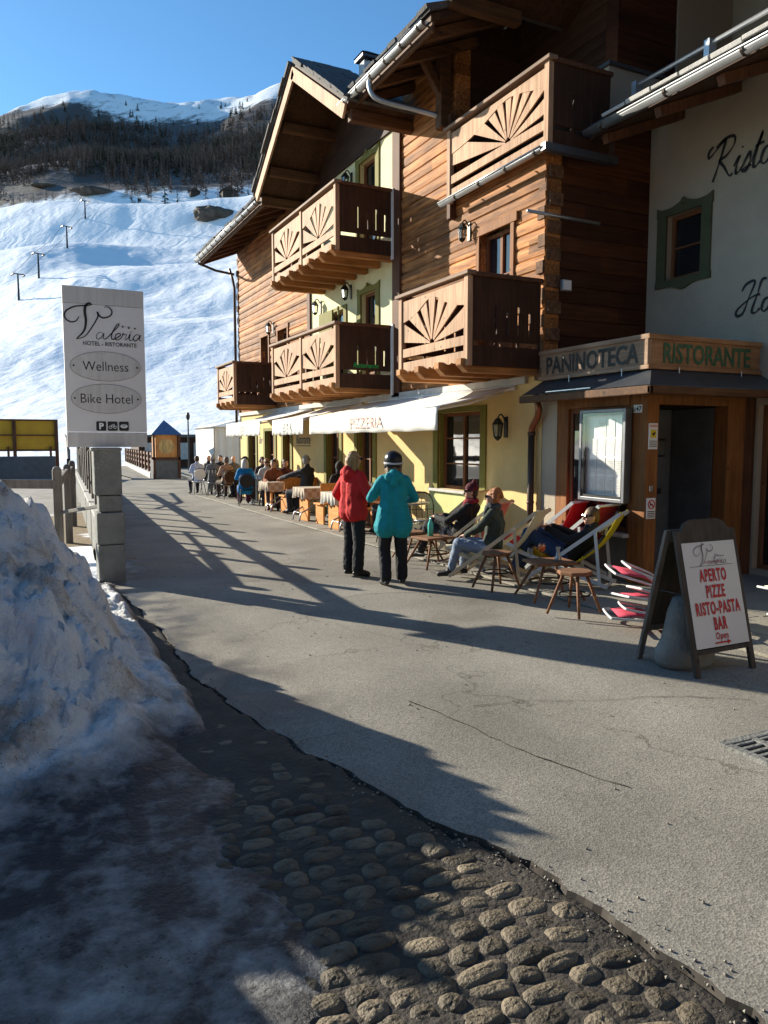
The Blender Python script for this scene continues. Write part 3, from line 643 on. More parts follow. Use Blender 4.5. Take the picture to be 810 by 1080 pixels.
holes_g = [(10.60,11.98,0.98,2.33), (14.75,15.55,0.0,2.15), (16.6,17.4,0.0,2.15), (18.9+1.2,20.7,0.0,2.15), (21.5,22.4,0.0,2.15), (23.4,24.2,0.0,2.15)]
# ground floor plaster
B = MB(); wall_cells(B, 7.0, 7.3, 9.0, 25.2, -0.05, 2.78, holes_g); 
B.build('plaster_wall', MT['plaster'], hotel)
# near upper wooden wall
B = MB(); plank_wall(B, 9.0, 13.42, 2.78, 5.9, [(9.80,10.65,3.1,5.12)], CR, X=6.985); plank_wall(B, 11.45, 13.42, 5.9, 8.6, [], CR, X=6.985)
o = B.build('plank_wall', MT['plank'], hotel)
# plaster bay
holes_u = [(14.60,15.35,2.95,5.0),(14.60,15.42,5.6,7.75),(16.3,17.2,2.95,4.85)]
B = MB(); wall_cells(B, 7.0, 7.3, 13.74, 18.40, 2.78, 7.9, holes_u)
o = B.build('pale_plaster_wall', MT['plaster_pale'], hotel)
# gable field above the bay (dark boards)
B = MB()
B.prism([(13.0,7.9),(18.6,7.9),(15.73,9.75)], (6.95,0,0), (0,1,0), (0,0,1), (1,0,0), 0.3)
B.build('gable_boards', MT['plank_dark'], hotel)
# far wooden wall
B = MB(); plank_wall(B, 18.62, 25.2, 2.78, 8.1, [(20.2,21.0,3.0,4.95),(21.9,22.6,3.0,4.95)], CR, X=6.985)
B.build('plank_wall', MT['plank'], hotel)
# pilasters
B = MB(); B.box(6.93,7.2,13.42,13.74,2.7,8.0); B.build('corner_board', MT['darkwood'], hotel, bevel=0.01); B = MB(); B.box(6.95,7.2,18.40,18.62,2.7,7.9); B.build('corner_board', MT['darkwood'], hotel, bevel=0.01)
# log ends at the corners
BN = MB(); rl = random.Random(5)
BF = MB()
z = 2.7; k = 0
while z < 8.0:
    for (cy, sgn, B) in ((9.0,-1,BN),(25.2,1,BF)):
        if sgn < 0 and z > 5.7: continue
        e = 0.02+rl.random()*0.05; e2 = 0.015+rl.random()*0.045
        if k % 2: B.box(7.03, 7.26, min(cy, cy+sgn*e), max(cy, cy+sgn*e), z+0.01, z+0.185)
        else: B.box(7.0-e2, 7.0-0.012, cy-0.02 if sgn<0 else cy-0.14, cy+0.14 if sgn<0 else cy+0.02, z+0.01, z+0.185)
    z += CR; k += 1
BN.build('log_ends', MT['logs'], hotel, bevel=0.02); BF.build('log_ends', MT['logs'], hotel, bevel=0.02)
# side wall facing the camera (planks along X)
def side_planks(B, y, x0, x1, z0, z1, course, th=0.25):
    z = z0
    while z < z1-0.02:
        zb = min(z+course, z1)
        prof = [(y+th, z), (y+0.015, z), (y, z+0.015), (y, zb-0.015), (y+0.015, zb), (y+th, zb)]; n = len(prof)
        vs = [(x0, p[0], p[1]) for p in prof] + [(x1, p[0], p[1]) for p in prof]
        B.add(vs, [(i, n+i, n+(i+1)%n, (i+1)%n) for i in range(n)] + [tuple(range(n)), tuple(range(2*n-1, n-1, -1))]); z = zb
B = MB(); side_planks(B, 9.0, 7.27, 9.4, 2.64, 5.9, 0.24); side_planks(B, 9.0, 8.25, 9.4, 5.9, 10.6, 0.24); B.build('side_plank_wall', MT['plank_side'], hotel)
B = MB(); B.box(7.3, 9.4, 9.02, 9.3, -0.05, 2.64); B.build('side_plaster_wall', MT['plaster'], hotel)
# hidden body of the house, keeps daylight out of the rooms
B = MB(); B.box(7.35, 16, 9.3, 25.15, -0.05, 5.7); B.box(8.9, 16, 9.3, 25.15, 5.7, 7.6); B.box(7.35, 8.9, 11.75, 25.15, 5.7, 7.6); B.build('rear_body', MT['plaster'], hotel)
# loggia back wall near the upper balcony
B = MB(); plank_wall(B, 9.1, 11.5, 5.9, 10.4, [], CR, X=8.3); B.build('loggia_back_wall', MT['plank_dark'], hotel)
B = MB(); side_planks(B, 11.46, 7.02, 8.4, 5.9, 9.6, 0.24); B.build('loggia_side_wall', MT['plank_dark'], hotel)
B = MB(); B.box(7.02, 8.5, 9.06, 11.7, 5.72, 5.86); B.build('loggia_floor', MT['darkwood'], hotel)

# ---- roofs
def roof_slab(B, y0, y1, xe, ze, x1, pitch, th=0.16):
    t = math.tan(pitch); z1 = ze+(x1-xe)*t
    B.add([(xe,y0,ze),(xe,y1,ze),(x1,y1,z1),(x1,y0,z1),(xe,y0,ze+th),(xe,y1,ze+th),(x1,y1,z1+th),(x1,y0,z1+th)],
          [(0,1,2,3),(7,6,5,4),(0,4,5,1),(1,5,6,2),(2,6,7,3),(3,7,4,0)])
PT = math.atan(0.42)
def main_roof(y0, y1, ze, x1, seed, xe=5.78):
    rs_ = random.Random(seed)
    B = MB(); roof_slab(B, y0+0.05, y1-0.05, xe, ze, x1, PT, 0.10); o1 = B.build('roof_boards', MT['soffit'], hotel)
    B = MB(); roof_slab(B, y0, y1, xe-0.05, ze+0.105, x1, PT, 0.07)
    # uneven stone tile butts along the eave and verge
    y = y0
    while y < y1-0.1:
        wdt = min(0.28+rs_.random()*0.2, y1-y); t_ = 0.035+rs_.random()*0.03; e = rs_.random()*0.05
        for c in range(3):
            xx = xe-0.06-e+c*0.42; zz = ze+0.18+(xx-xe)*0.42+c*0.0
            B.beam((xx, y+wdt/2, zz+t_/2), (xx+0.46, y+wdt/2, zz+t_/2+0.46*0.36), wdt-0.015, t_)
        y += wdt
    yv = y0
    x = xe+1.2
    while x < x1:
        t_ = 0.035+rs_.random()*0.03; B.beam((x, yv+0.14, ze+0.19+(x-xe)*0.42+t_/2), (x+0.42, yv+0.14, ze+0.19+(x+0.36-xe)*0.42+t_/2), 0.34, t_); x += 0.40
    B.build('roof', MT['tile'], hotel)
    # rafters
    y = y0+0.35
    while y < y1-0.1:
        B = MB(); B.beam((xe+0.06, y, ze-0.075), (xe+1.5, y, ze-0.075+1.44*0.42), 0.12, 0.15); B.build('rafter', MT['rafter'], hotel, bevel=0.008); y += 0.82
def gutter(y0, y1, x, z, r=0.075, br=0.55, name='gutter'):
    B = MB(); n = 7
    vs = []; fs = []
    for yy in (y0, y1):
        for rad in (r, r-0.008):
            for i in range(n+1):
                a = math.pi + math.pi*i/n; vs.append((x+rad*math.cos(a), yy, z+rad*math.sin(a)))
    m = n+1
    for i in range(n):
        fs.append((i, i+1, 2*m+i+1, 2*m+i)); fs.append((m+i+1, m+i, 3*m+i, 3*m+i+1))
        fs.append((i, m+i, m+i+1, i+1)); fs.append((2*m+i, 2*m+i+1, 3*m+i+1, 3*m+i))
    for q in (0, n): fs.append((q, 2*m+q, 3*m+q, m+q))
    fs.append(tuple(range(0, n+1))); fs.append(tuple(range(2*m, 2*m+n+1)))
    B.add(vs, fs); B.tube([(x-r, y0, z),(x-r, y1, z)], 0.014, 6)
    g = B.build(name, MT['metal'], hotel if name == 'gutter' else None, smooth=True)
    y = y0+0.15
    while y < y1:
        Bk = MB(); pts = [(x+r+0.04, y, z+0.02)] + [(x+(r+0.007)*math.cos(math.pi*2-math.pi*i/6), y, z+(r+0.007)*math.sin(math.pi*2-math.pi*i/6)) for i in range(7)]
        for a, b in zip(pts[:-1], pts[1:]): Bk.beam(a, b, 0.035, 0.008, up=(0,0.01,1))
        Bk.build('gutter_bracket', MT['pipe'], g); y += br
    return g
main_roof(10.15, 13.15, 7.95, 12.5, 1)
main_roof(18.35, 25.5, 7.70, 12.5, 2)
B = MB(); roof_slab(B, 13.1, 18.4, 7.4, 8.55, 12.5, PT, 0.2); B.build('roof', MT['tile'], hotel)
gutter(10.2, 13.35, 5.68, 7.93); gutter(18.55, 25.4, 5.68, 7.70)
# fascia under the near eave
B = MB(); B.box(5.80, 5.84, 10.2, 13.2, 7.80, 7.95); B.build('fascia_board', MT['rafter'], hotel); B = MB(); B.box(5.80,5.84,18.4,25.4,7.55,7.70); B.build('fascia_board', MT['rafter'], hotel)
# cross gable roof (ridge along X)
AY, AZ_, GX = 15.73, 9.70, 5.62
def gable(ay, az, half, drop, gx, x1, seed, apexcap=True):
    rs_ = random.Random(seed); pr = drop/half; ln = math.hypot(half, drop)
    for sg in (-1, 1):
        ny, nz = sg*drop/ln, half/ln
        def P(t, off, x): return (x, ay+sg*half*t + ny*off, az-drop*t + nz*off)
        B = MB()
        vs = [P(0,-0.02,gx+0.03), P(1,-0.02,gx+0.03), P(1,-0.02,x1), P(0,-0.02,x1), P(0,0.10,gx+0.03), P(1,0.10,gx+0.03), P(1,0.10,x1), P(0,0.10,x1)]
        B.add(vs, [(0,1,2,3),(7,6,5,4),(0,4,5,1),(1,5,6,2),(2,6,7,3),(3,7,4,0)]); B.build('roof_boards', MT['soffit'], hotel)
        B = MB(); vs = [P(0,0.105,gx-0.04), P(1.03,0.105,gx-0.04), P(1.03,0.105,x1), P(0,0.105,x1), P(0,0.16,gx-0.04), P(1.03,0.16,gx-0.04), P(1.03,0.16,x1), P(0,0.16,x1)]
        B.add(vs, [(0,1,2,3),(7,6,5,4),(0,4,5,1),(1,5,6,2),(2,6,7,3),(3,7,4,0)])
        k = int(ln/0.33)
        for i in range(k):
            for c in range(3):
                t0 = i/k; t1 = (i+1.12)/k; t_ = 0.03+rs_.random()*0.035; x0 = gx-0.07-rs_.random()*0.05+c*0.45
                a = P(t0, 0.19, x0+0.22); b = P(t1, 0.175, x0+0.22); B.beam(a, b, 0.43, t_, up=(0, ny, nz))
        B.build('roof', MT['tile'], hotel)
        B = MB(); a = P(0.0, -0.09, gx); b = P(1.0, -0.09, gx); B.beam(a, b, 0.045, 0.24, up=(0, ny, nz)); B.build('bargeboard', MT['fretY'], hotel, bevel=0.006)
    # purlins
    for t in (0.0, 0.36, 0.72, 0.98):
        for sg in ((1,) if t == 0 else (-1, 1)):
            B = MB(); B.beam((gx+0.1, ay+sg*half*t, az-drop*t-0.16), (x1 if x1 < 7.3 else 7.3, ay+sg*half*t, az-drop*t-0.16), 0.16, 0.2); B.build('purlin', MT['rafter'], hotel, bevel=0.01)
gable(AY, AZ_-0.12, 2.75, 1.80, GX, 10.2, 4)
# loggia gable over the near upper balcony; its apex is above the picture
gable(7.3, 10.35, 2.9, 1.95, 5.95, 12.0, 6)
# carved strut carrying the loggia gable
for yy in (11.6,):
    B = MB(); B.box(6.72, 6.92, yy-0.1, yy+0.1, 7.1, 8.6); B.beam((6.82,yy,7.6),(6.30,yy,8.35),0.12,0.14); B.build('roof_post', MT['rafter'], hotel, bevel=0.015)
# chimneys
B = MB(); B.box(6.48,6.74,14.05,14.31,8.3,9.22); o = B.build('chimney', MT['white_plaster'], hotel, bevel=0.01)
B = MB(); B.box(6.42,6.80,13.99,14.37,9.26,9.31); B.add([(6.40,13.97,9.33),(6.82,13.97,9.33),(6.82,14.39,9.33),(6.40,14.39,9.33),(6.61,14.18,9.46)],[(0,3,2,1),(0,1,4),(1,2,4),(2,3,4),(3,0,4)]); B.box(6.5,6.56,14.05,14.1,9.2,9.3); B.box(6.66,6.72,14.25,14.3,9.2,9.3); B.build('chimney_cap', MT['slate'], o)
B = MB(); B.box(7.5,7.85,10.9,11.3,8.8,9.9); B.build('chimney', MT['white_plaster'], hotel, bevel=0.01)
# down pipes
B = MB(); B.tube(cr([(5.68,12.1,7.88),(5.70,12.1,7.70),(5.85,12.02,7.55),(6.4,11.8,7.42),(6.78,11.66,7.32),(6.86,11.63,7.20)],5), 0.045, 8); B.build('downpipe', MT['metal'], hotel, smooth=True)
B = MB(); B.tube([(6.92,9.14,0.03),(6.92,9.14,1.95)], 0.05, 10); B.tube([(6.92,9.14,1.9),(6.92,9.14,1.96)],0.057,10); B.tube([(6.92,9.14,0.9),(6.92,9.14,0.94)],0.057,10); dp = B.build('downpipe', MT['pipe'], hotel, smooth=True)
B = MB(); B.tube(cr([(6.92,9.14,1.93),(6.92,9.12,2.03),(6.90,8.98,2.17),(6.88,8.93,2.30),(6.88,8.98,2.42),(6.88,9.02,2.55)],5), 0.05, 10); B.build('elbow', MT['copper'], dp, smooth=True)
B = MB(); B.tube([(6.78,25.42,7.55),(6.85,25.3,7.2),(6.9,25.28,6.9),(6.9,25.28,2.0)],0.045,8); B.tube([(5.72,25.3,7.6),(6.3,25.3,7.42),(6.9,25.28,7.35)],0.04,8); B.build('downpipe', MT['pipe'], hotel, smooth=True)
# horizontal grey bar sticking out at the corner, flood lamp
B = MB(); B.tube([(6.6,8.90,5.02),(7.9,8.90,5.0)],0.025,8); B.build('iron_bar', MT['metal'], hotel, smooth=True)
B = MB(); B.box(7.22,7.38,8.86,8.93,3.98,4.14); fl = B.build('floodlight', MT['metal'], hotel, bevel=0.008)
B = MB(); B.box(7.235,7.365,8.852,8.858,3.995,4.125); B.build('lens', MT['white'], fl)

# ---- windows and doors
def win(y0, y1, z0, z1, X=7.0, leafs=2, bars=1, surround=None, sill=True, depth=0.13, parent=None, style='box', kind='window', par_mat='frame', curtain=False):
    parent = parent or hotel
    f = MB(); t = 0.06; xi = X+depth
    f.box(xi-0.03, xi+0.05, y0, y0+t, z0, z1); f.box(xi-0.03, xi+0.05, y1-t, y1, z0, z1)
    f.box(xi-0.03, xi+0.05, y0+t, y1-t, z1-t, z1); f.box(xi-0.03, xi+0.05, y0+t, y1-t, z0, z0+(t if kind == 'window' else 0.35))
    for i in range(1, leafs):
        yc = y0+(y1-y0)*i/leafs; f.box(xi-0.025, xi+0.045, yc-0.035, yc+0.035, z0+t, z1-t)
    for i in range(1, bars+1):
        zc = z0+(z1-z0)*i/(bars+1); f.box(xi-0.015, xi+0.03, y0+t, y1-t, zc-0.014, zc+0.014)
    wf = f.build(kind, MT[par_mat], parent, bevel=0.005)
    g = MB(); g.box(xi+0.012, xi+0.022, y0+t*0.6, y1-t*0.6, z0+t*0.6, z1-t*0.6); g.build('pane', MT['glass'], wf)
    if surround:
        s = MB(); b = 0.17; pr = 0.03
        if style == 'box':
            s.box(X-pr, X+0.02, y0-b, y0, z0-0.02, z1+0.09); s.box(X-pr, X+0.02, y1, y1+b, z0-0.02, z1+0.09); s.box(X-pr, X+0.02, y0, y1, z1, z1+0.09)
            s.box(X+0.02, xi, y0-0.001, y0+0.012, z0, z1); s.box(X+0.02, xi, y1-0.012, y1+0.001, z0, z1)
        else:
            yc = (y0+y1)/2; hw = (y1-y0)/2+b; top = []; 
            for i in range(25):
                u = -1+2*i/24; zt = z1+0.10+0.07*math.exp(-(u/0.3)**2)+0.05*abs(u)**8
                top.append((yc+u*hw*(1.03 if abs(u) > 0.93 else 1), zt))
            s.strip(top, [(a, z1) for a, _ in top], (X-pr,0,0), (0,1,0), (0,0,1), (1,0,0), pr+0.01)
            s.box(X-pr, X+0.01, y0-b, y0, z0, z1); s.box(X-pr, X+0.01, y1, y1+b, z0, z1)
            bot = [(a, z0-0.10-0.07*math.exp(-((a-yc)/hw/0.3)**2)) for a, _ in top]
            if kind == 'window': s.strip([(a, z0) for a, _ in top], bot, (X-pr,0,0), (0,1,0), (0,0,1), (1,0,0), pr+0.01)
            s.ell((X-pr-0.01, yc, z1+0.15), (0.02,0.05,0.05), 8, 6)
        s.build('surround', MT[surround], wf, bevel=0.006)
    if sill:
        s = MB(); s.box(X-0.10, X+0.1, y0-0.22, y1+0.22, z0-0.055, z0-0.005); s.build('sill', MT['stonecap'], wf, bevel=0.006)
    return wf
win(10.60,11.98,0.98,2.33, surround='olive', leafs=2, bars=2)
B = MB(); B.box(6.975, 7.01, 10.3, 12.28, 0.55, 0.92); B.build('painted_panel', MT['olive'] if False else mat('lime_plaster',(0.50,0.50,0.22),(0.45,0.45,0.19),4,0.9), hotel)
for (a, b) in ((14.75,15.55),(16.6,17.4),(20.1,20.7),(21.5,22.4),(23.4,24.2)):
    win(a, b, 0.02, 2.15, surround='olive', leafs=2, bars=2, sill=False, kind='door')
win(9.80,10.65,3.1,5.12, X=6.99, leafs=2, bars=2, sill=False, kind='door')
B = MB(); B.box(6.95,7.0,9.70,9.80,3.05,5.22); B.box(6.95,7.0,10.65,10.75,3.05,5.22); B.box(6.94,7.0,9.62,10.83,5.12,5.26); B.build('door_casing', MT['post'], hotel, bevel=0.01)
for (a,b,c,d) in ((14.60,15.35,2.98,5.0),(14.60,15.42,5.62,7.75)): win(a,b,c,d, surround='olive', leafs=1, bars=2, sill=False, style='fancy', kind='door')
win(16.3,17.2,2.98,4.85, surround='olive', leafs=1, bars=1, sill=False, style='box', kind='door')
for (a,b) in ((20.2,21.0),(21.9,22.6)):
    win(a,b,3.0,4.95, X=6.99, leafs=1, bars=2, sill=False, kind='door')
    B = MB(); B.box(6.95,7.0,a-0.1,a,3.0,5.03); B.box(6.95,7.0,b,b+0.1,3.0,5.03); B.box(6.94,7.0,a-0.14,b+0.14,4.95,5.07); B.build('door_casing', MT['post'], hotel, bevel=0.01)
# open green shutters on the plaster bay
B = MB(); B.box(6.72,6.75,16.0,16.05,3.6,4.85) ; B.box(6.55,6.59,15.95,16.75,4.1,4.75); B.build('shutter', MT['olive'], hotel, bevel=0.006)
def lamp(y, z, X=7.0, s=1.0):
    B = MB(); B.box(X-0.02, X, y-0.035*s, y+0.035*s, z-0.12*s, z+0.14*s)
    B.tube(cr([(X-0.01,y,z+0.08*s),(X-0.08*s,y,z+0.17*s),(X-0.13*s,y,z+0.13*s)],4), 0.01*s, 6)
    c = (X-0.13*s, y, z)
    B.lathe([(0.002,0.13*s),(0.03*s,0.12*s),(0.075*s,0.055*s),(0.085*s,0.045*s),(0.07*s,0.04*s)], c, 6)
    B.lathe([(0.035*s,-0.14*s),(0.05*s,-0.12*s),(0.055*s,-0.105*s),(0.01,-0.16*s)], c, 6)
    for j in range(6):
        a = 2*math.pi*j/6; ca, sa = math.cos(a), math.sin(a)
        B.beam((c[0]+0.068*s*ca, c[1]+0.068*s*sa, z+0.045*s), (c[0]+0.05*s*ca, c[1]+0.05*s*sa, z-0.11*s), 0.010*s, 0.010*s, up=(1,0.01,0))
    o = B.build('wall_lamp', MT['iron'], hotel)
    B = MB(); B.lathe([(0.062*s,0.042*s),(0.046*s,-0.108*s)], c, 6); B.build('lamp_glass', MT['lampglass'], o)
lamp(9.89,2.03, s=1.25); lamp(10.99,5.27, X=6.985, s=1.1); lamp(15.85,7.55, s=1.2); lamp(15.9,5.15, s=1.2); lamp(17.75,5.1, s=1.2); lamp(22.0-0.55,5.1, X=6.985, s=1.2)
# "Ristorante" painted on the ground-floor wall
B = MB(); put_text(B, text2d('Ristorante', 0.34, 0.75, 0.004, 0.3), (6.993, 19.1, 1.78), (0,-1,0), (0,0,1), (-1,0,0), 0.003); 
B.ribbon([(0.55,-0.06),(-0.55,-0.06)], 0.02, (6.993,19.1,1.78), (0,1,0), (0,0,1), (-1,0,0), 0.003)
B.build('wall_lettering', MT['ink'], hotel)
B = MB(); put_text(B, text2d('Bar', 0.3, 0.8, 0.004, 0.3), (6.993, 22.9, 1.78), (0,-1,0), (0,0,1), (-1,0,0), 0.003); B.build('wall_lettering', MT['ink'], hotel)

# ---- carved balconies
def arch(u, hw, z0, z1):
    """ogee arch, u measured from the fan centre"""
    a = abs(u)/hw
    return z0 + (z1-z0)*(0.62*math.exp(-(a/0.42)**2) + 0.38*max(0,1-a)**0.5*0 + 0.38*(1-a))
def fan(B, y0, y1, z0, z1, X, th=0.028, c=0.5, nsl=7, fanz=None, rise=0.34, outdir=-1):
    """sun-ray panel in the plane X between y0..y1, z0..z1"""
    wdt = y1-y0; yc = y0+wdt*c; hwl = max(yc-y0, y1-yc)
    za = z1-rise
    ar = lambda y: arch(y-yc, hwl, za, z1-0.06)
    N = 20; ys = [y0+wdt*i/N for i in range(N+1)]
    B.strip([(y, z1) for y in ys], [(y, ar(y)) for y in ys], (X,0,0), (0,1,0), (0,0,1), (outdir,0,0), th)
    r0 = 0.07
    aa = [R(3), R(177)]
    for i in range(nsl):
        f0 = i/nsl; f1 = (i+1)/nsl
        a0 = aa[0]+(aa[1]-aa[0])*(f0+0.16/nsl); a1 = aa[0]+(aa[1]-aa[0])*(f1-0.16/nsl)
        def hit(a):
            r = 0.02; st = 0.02
            while r < 4:
                y = yc+r*math.cos(a); z = z0+r*math.sin(a)
                if y < y0 or y > y1 or z > ar(min(max(y,y0),y1))+0.02: return r
                r += st
            return r
        pts = [(yc+r0*math.cos(a0), z0+r0*math.sin(a0))]
        for k in range(5):
            a = a0+(a1-a0)*k/4; r = hit(a); pts.append((min(max(yc+r*math.cos(a), y0), y1), z0+r*math.sin(a)))
        pts.append((yc+r0*math.cos(a1), z0+r0*math.sin(a1)))
        B.prism(pts, (X+0.004*outdir*((i%2)*2-1),0,0), (0,1,0), (0,0,1), (outdir,0,0), th*0.8)
def balcony(Y0, Y1, zb, zt, npan, XF=5.75, XW=6.98, sideL=True, sideR=True, fanc=None, nsl=7, gut=False, joists=True, scal=True, label=None):
    zr = zt
    B = MB(); B.box(XF+0.03, XW, Y0+0.03, Y1-0.03, zb+0.12, zb+0.19)
    bal = B.build('balcony', MT['joist'], hotel)
    # front panels
    pw = (Y1-Y0)/npan
    for i in range(npan):
        a = Y0+i*pw+0.05; b = Y0+(i+1)*pw-0.05
        B = MB(); zf0 = zb+0.44; zf1 = zr-0.10
        fan(B, a, b, zf0, zf1, XF+0.02, c=(fanc if fanc is not None else 0.5), nsl=nsl)
        B.box(XF-0.012, XF+0.022, a, b, zf0-0.13, zf0+0.0)
        # scalloped valance
        N = int((b-a)/0.05); ys = [a+(b-a)*k/N for k in range(N+1)]
        lowf = (lambda y: zb+0.06+0.035*abs(math.sin(math.pi*(y-a)/0.16))) if scal else (lambda y: zb+0.05)
        B.strip([(y, zf0-0.21) for y in ys], [(y, lowf(y)) for y in ys], (XF+0.022,0,0), (0,1,0), (0,0,1), (-1,0,0), 0.03)
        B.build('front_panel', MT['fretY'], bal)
    # posts
    for i in range(npan+1):
        y = Y0+i*pw; yy = min(max(y, Y0+0.05), Y1-0.05)
        B = MB(); B.box(XF-0.03, XF+0.055, yy-0.052, yy+0.052, zb+0.02, zr-0.04); B.build('post', MT['fretY'], bal, bevel=0.006)
    # handrail
    B = MB(); B.box(XF-0.075, XF+0.075, Y0-0.06, Y1+0.06, zr-0.04, zr+0.015); B.build('handrail', MT['rail'], bal, bevel=0.01)
    for (flag, ys_, d) in ((sideR, Y0, 1), (sideL, Y1, -1)):
        if not flag: continue
        B = MB(); ya = ys_; yb = ys_+0.03*d; lo, hi = min(ya,yb), max(ya,yb); x = XF+0.06; nb = 6; pw2 = (XW-0.02-x)/nb
        B.box(x, XW-0.02, lo, hi, zb+0.02, zb+0.30); B.box(x, XW-0.02, lo, hi, zb+0.37, zb+0.47); B.box(x, XW-0.02, lo, hi, zr-0.25, zr-0.06)
        for k in range(nb):
            g0 = 0.0 if k == 0 else 0.016; g1 = 0.0 if k == nb-1 else 0.016
            if k in (0,): g1 = 0.001
            if k == 1: g0 = 0.001
            xa = x+k*pw2+g0; xb = x+(k+1)*pw2-g1; B.box(xa, xb, lo+0.002, hi-0.002, zb+0.47, zr-0.25)
            # board heads close part of each slot
            if k and k < nb: B.box(x+k*pw2-0.02, x+k*pw2+0.02, lo+0.001, hi-0.001, zr-0.42-0.08*((k*3)%2), zr-0.25)
        for k in (0, 2, 4, 6): B.box(x+(XW-0.02-x)*k/6-0.02, x+(XW-0.02-x)*k/6+0.02, lo+0.001, hi-0.001, zb+0.29, zb+0.38)
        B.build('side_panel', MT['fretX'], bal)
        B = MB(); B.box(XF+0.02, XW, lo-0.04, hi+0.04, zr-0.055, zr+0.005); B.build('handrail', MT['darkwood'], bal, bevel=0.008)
    if joists:
        n = max(3, int((Y1-Y0)/0.62)+1)
        for i in range(n):
            y = Y0+0.12+(Y1-Y0-0.24)*i/(n-1)
            B = MB(); B.prism([(XF-0.10, zb+0.12),(XF-0.10, zb+0.03),(XF+0.02, zb-0.07),(XW, zb-0.07),(XW, zb+0.12)], (0,y-0.07,0), (1,0,0), (0,0,1), (0,1,0), 0.14)
            B.build('joist', MT['joist'], bal, bevel=0.008)
    if label: bal['label'] = label
    return bal
balcony(9.03, 11.1, 2.85, 4.14, 1)
bb = balcony(13.75, 17.75, 2.85, 4.12, 2)
bc = balcony(21.2, 23.1, 2.86, 4.08, 1)
bd = balcony(13.72, 17.62, 5.45, 6.74, 2)
be = balcony(8.72, 11.42, 5.80, 7.03, 1, XF=6.82, XW=7.9, fanc=0.36, nsl=9, joists=False, scal=False, sideL=False)
g = gutter(8.70, 11.45, 6.70, 5.82, 0.06, 0.7)
B = MB(); B.box(6.66, 7.95, 8.60, 8.70, 5.76, 5.86); B.build('drip_board', MT['slate'], hotel)
B = MB(); B.box(6.86,6.98,11.42,11.52,5.6,7.3); B.build('roof_post', MT['darkwood'], hotel)
# small green lettering on the middle balcony's dark side
B = MB(); put_text(B, text2d('Ristorante', 0.13, 1.0, 0.003, 0.3), (6.35, 13.735, 3.27), (1,0,0), (0,0,1), (0,-1,0), 0.006); B.build('lettering', mat('green_print',(0.02,0.35,0.08),(0.02,0.28,0.06),4,0.6), bb)
# pale end board beside each balcony of the plaster bay
for z0, z1 in ((2.75,4.15),(5.4,6.75)):
    B = MB(); B.box(6.90,6.98,13.66,13.74,z0,z1); B.build('end_board', MT['white'], hotel)
# ---- awnings
def awning(y0, y1, text, tm, ext=0.0, zt=2.66):
    B = MB(); N = 16; M_ = 6; xs = 5.6; vs = []; 
    for i in range(N+1):
        for j in range(M_+1):
            u = j/M_; y = y0+(y1-y0)*i/N; z = zt+(2.32-zt)*u - 0.03*math.sin(math.pi*u) + 0.006*math.sin(i*1.9)
            vs.append((6.97+(xs-6.97)*u, y, z))
    fs = [(i*(M_+1)+j, i*(M_+1)+j+1, (i+1)*(M_+1)+j+1, (i+1)*(M_+1)+j) for i in range(N) for j in range(M_)]
    B.add(vs, fs); o = B.build('awning', MT['awning'], hotel, smooth=True); so = o.modifiers.new('s','SOLIDIFY'); so.thickness = 0.006
    B = MB(); vs = []
    for i in range(4*N+1):
        y = y0+(y1-y0)*i/(4*N)
        for j in range(4): vs.append((xs-0.004-0.010*math.sin(i*0.8)*j/3, y, 2.315-0.335*j/3+0.006*math.sin(i*0.45)*j/3))
    B.add(vs, [(i*4+j, i*4+j+1, (i+1)*4+j+1, (i+1)*4+j) for i in range(4*N) for j in range(3)])
    v = B.build('valance', MT['awning'], o, smooth=True); so = v.modifiers.new('s','SOLIDIFY'); so.thickness = 0.004
    if text:
        B = MB(); put_text(B, text2d(text, 0.27, 1.25, 0.002), (xs-0.022, (y0+y1)/2+ext, 2.06), (0,-1,0), (0,0,1), (-1,0,0), 0.006); B.build('lettering', tm, v)
    B = MB(); B.tube([(5.62,y0,2.31),(5.62,y1,2.31)],0.022,8)
    B.tube([(6.95,y0,zt-0.02),(6.95,y1,zt-0.02)],0.045,8)
    for y in (y0+0.25, y1-0.25): B.tube([(6.93,y,zt-0.08),(6.35,y+0.12,2.40),(5.64,y,2.28)],0.018,6)
    B.build('awning_frame', MT['white'], o, smooth=True)
awning(9.62, 14.85, 'PIZZERIA', MT['faded_red'], -0.1)
awning(15.25, 17.35, 'BAR', MT['faded_grey'])
awning(18.35, 21.6, 'BAR', MT['faded_grey'])
B = MB(); B.box(6.93,7.0,9.35,25.1,2.68,2.79); B.build('string_course', MT['stonecap'], hotel, bevel=0.006)

# ================================================================== RESTAURANT BLOCK (white, set back)
rest = thing('restaurant_building', 'shaded white plaster restaurant block with olive framed window right of the chalet', 'restaurant', (8.96, 6.0, 0))
XR = 8.96
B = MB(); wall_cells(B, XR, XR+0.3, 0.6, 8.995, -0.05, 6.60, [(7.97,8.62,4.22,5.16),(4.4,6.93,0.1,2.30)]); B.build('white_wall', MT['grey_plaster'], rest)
B = MB(); B.box(XR+0.35, 16, 0.65, 8.98, -0.05, 6.6); B.build('rear_body', MT['white_plaster'], rest)
win(7.97,8.62,4.22,5.16, X=XR, surround='olive_grey', leafs=1, bars=1, sill=False, style='fancy', parent=rest)
wq = win(4.4,6.93,0.1,2.30, X=XR, leafs=3, bars=0, sill=False, parent=rest); wq.children[0].data.materials[0] = MT['glass2']
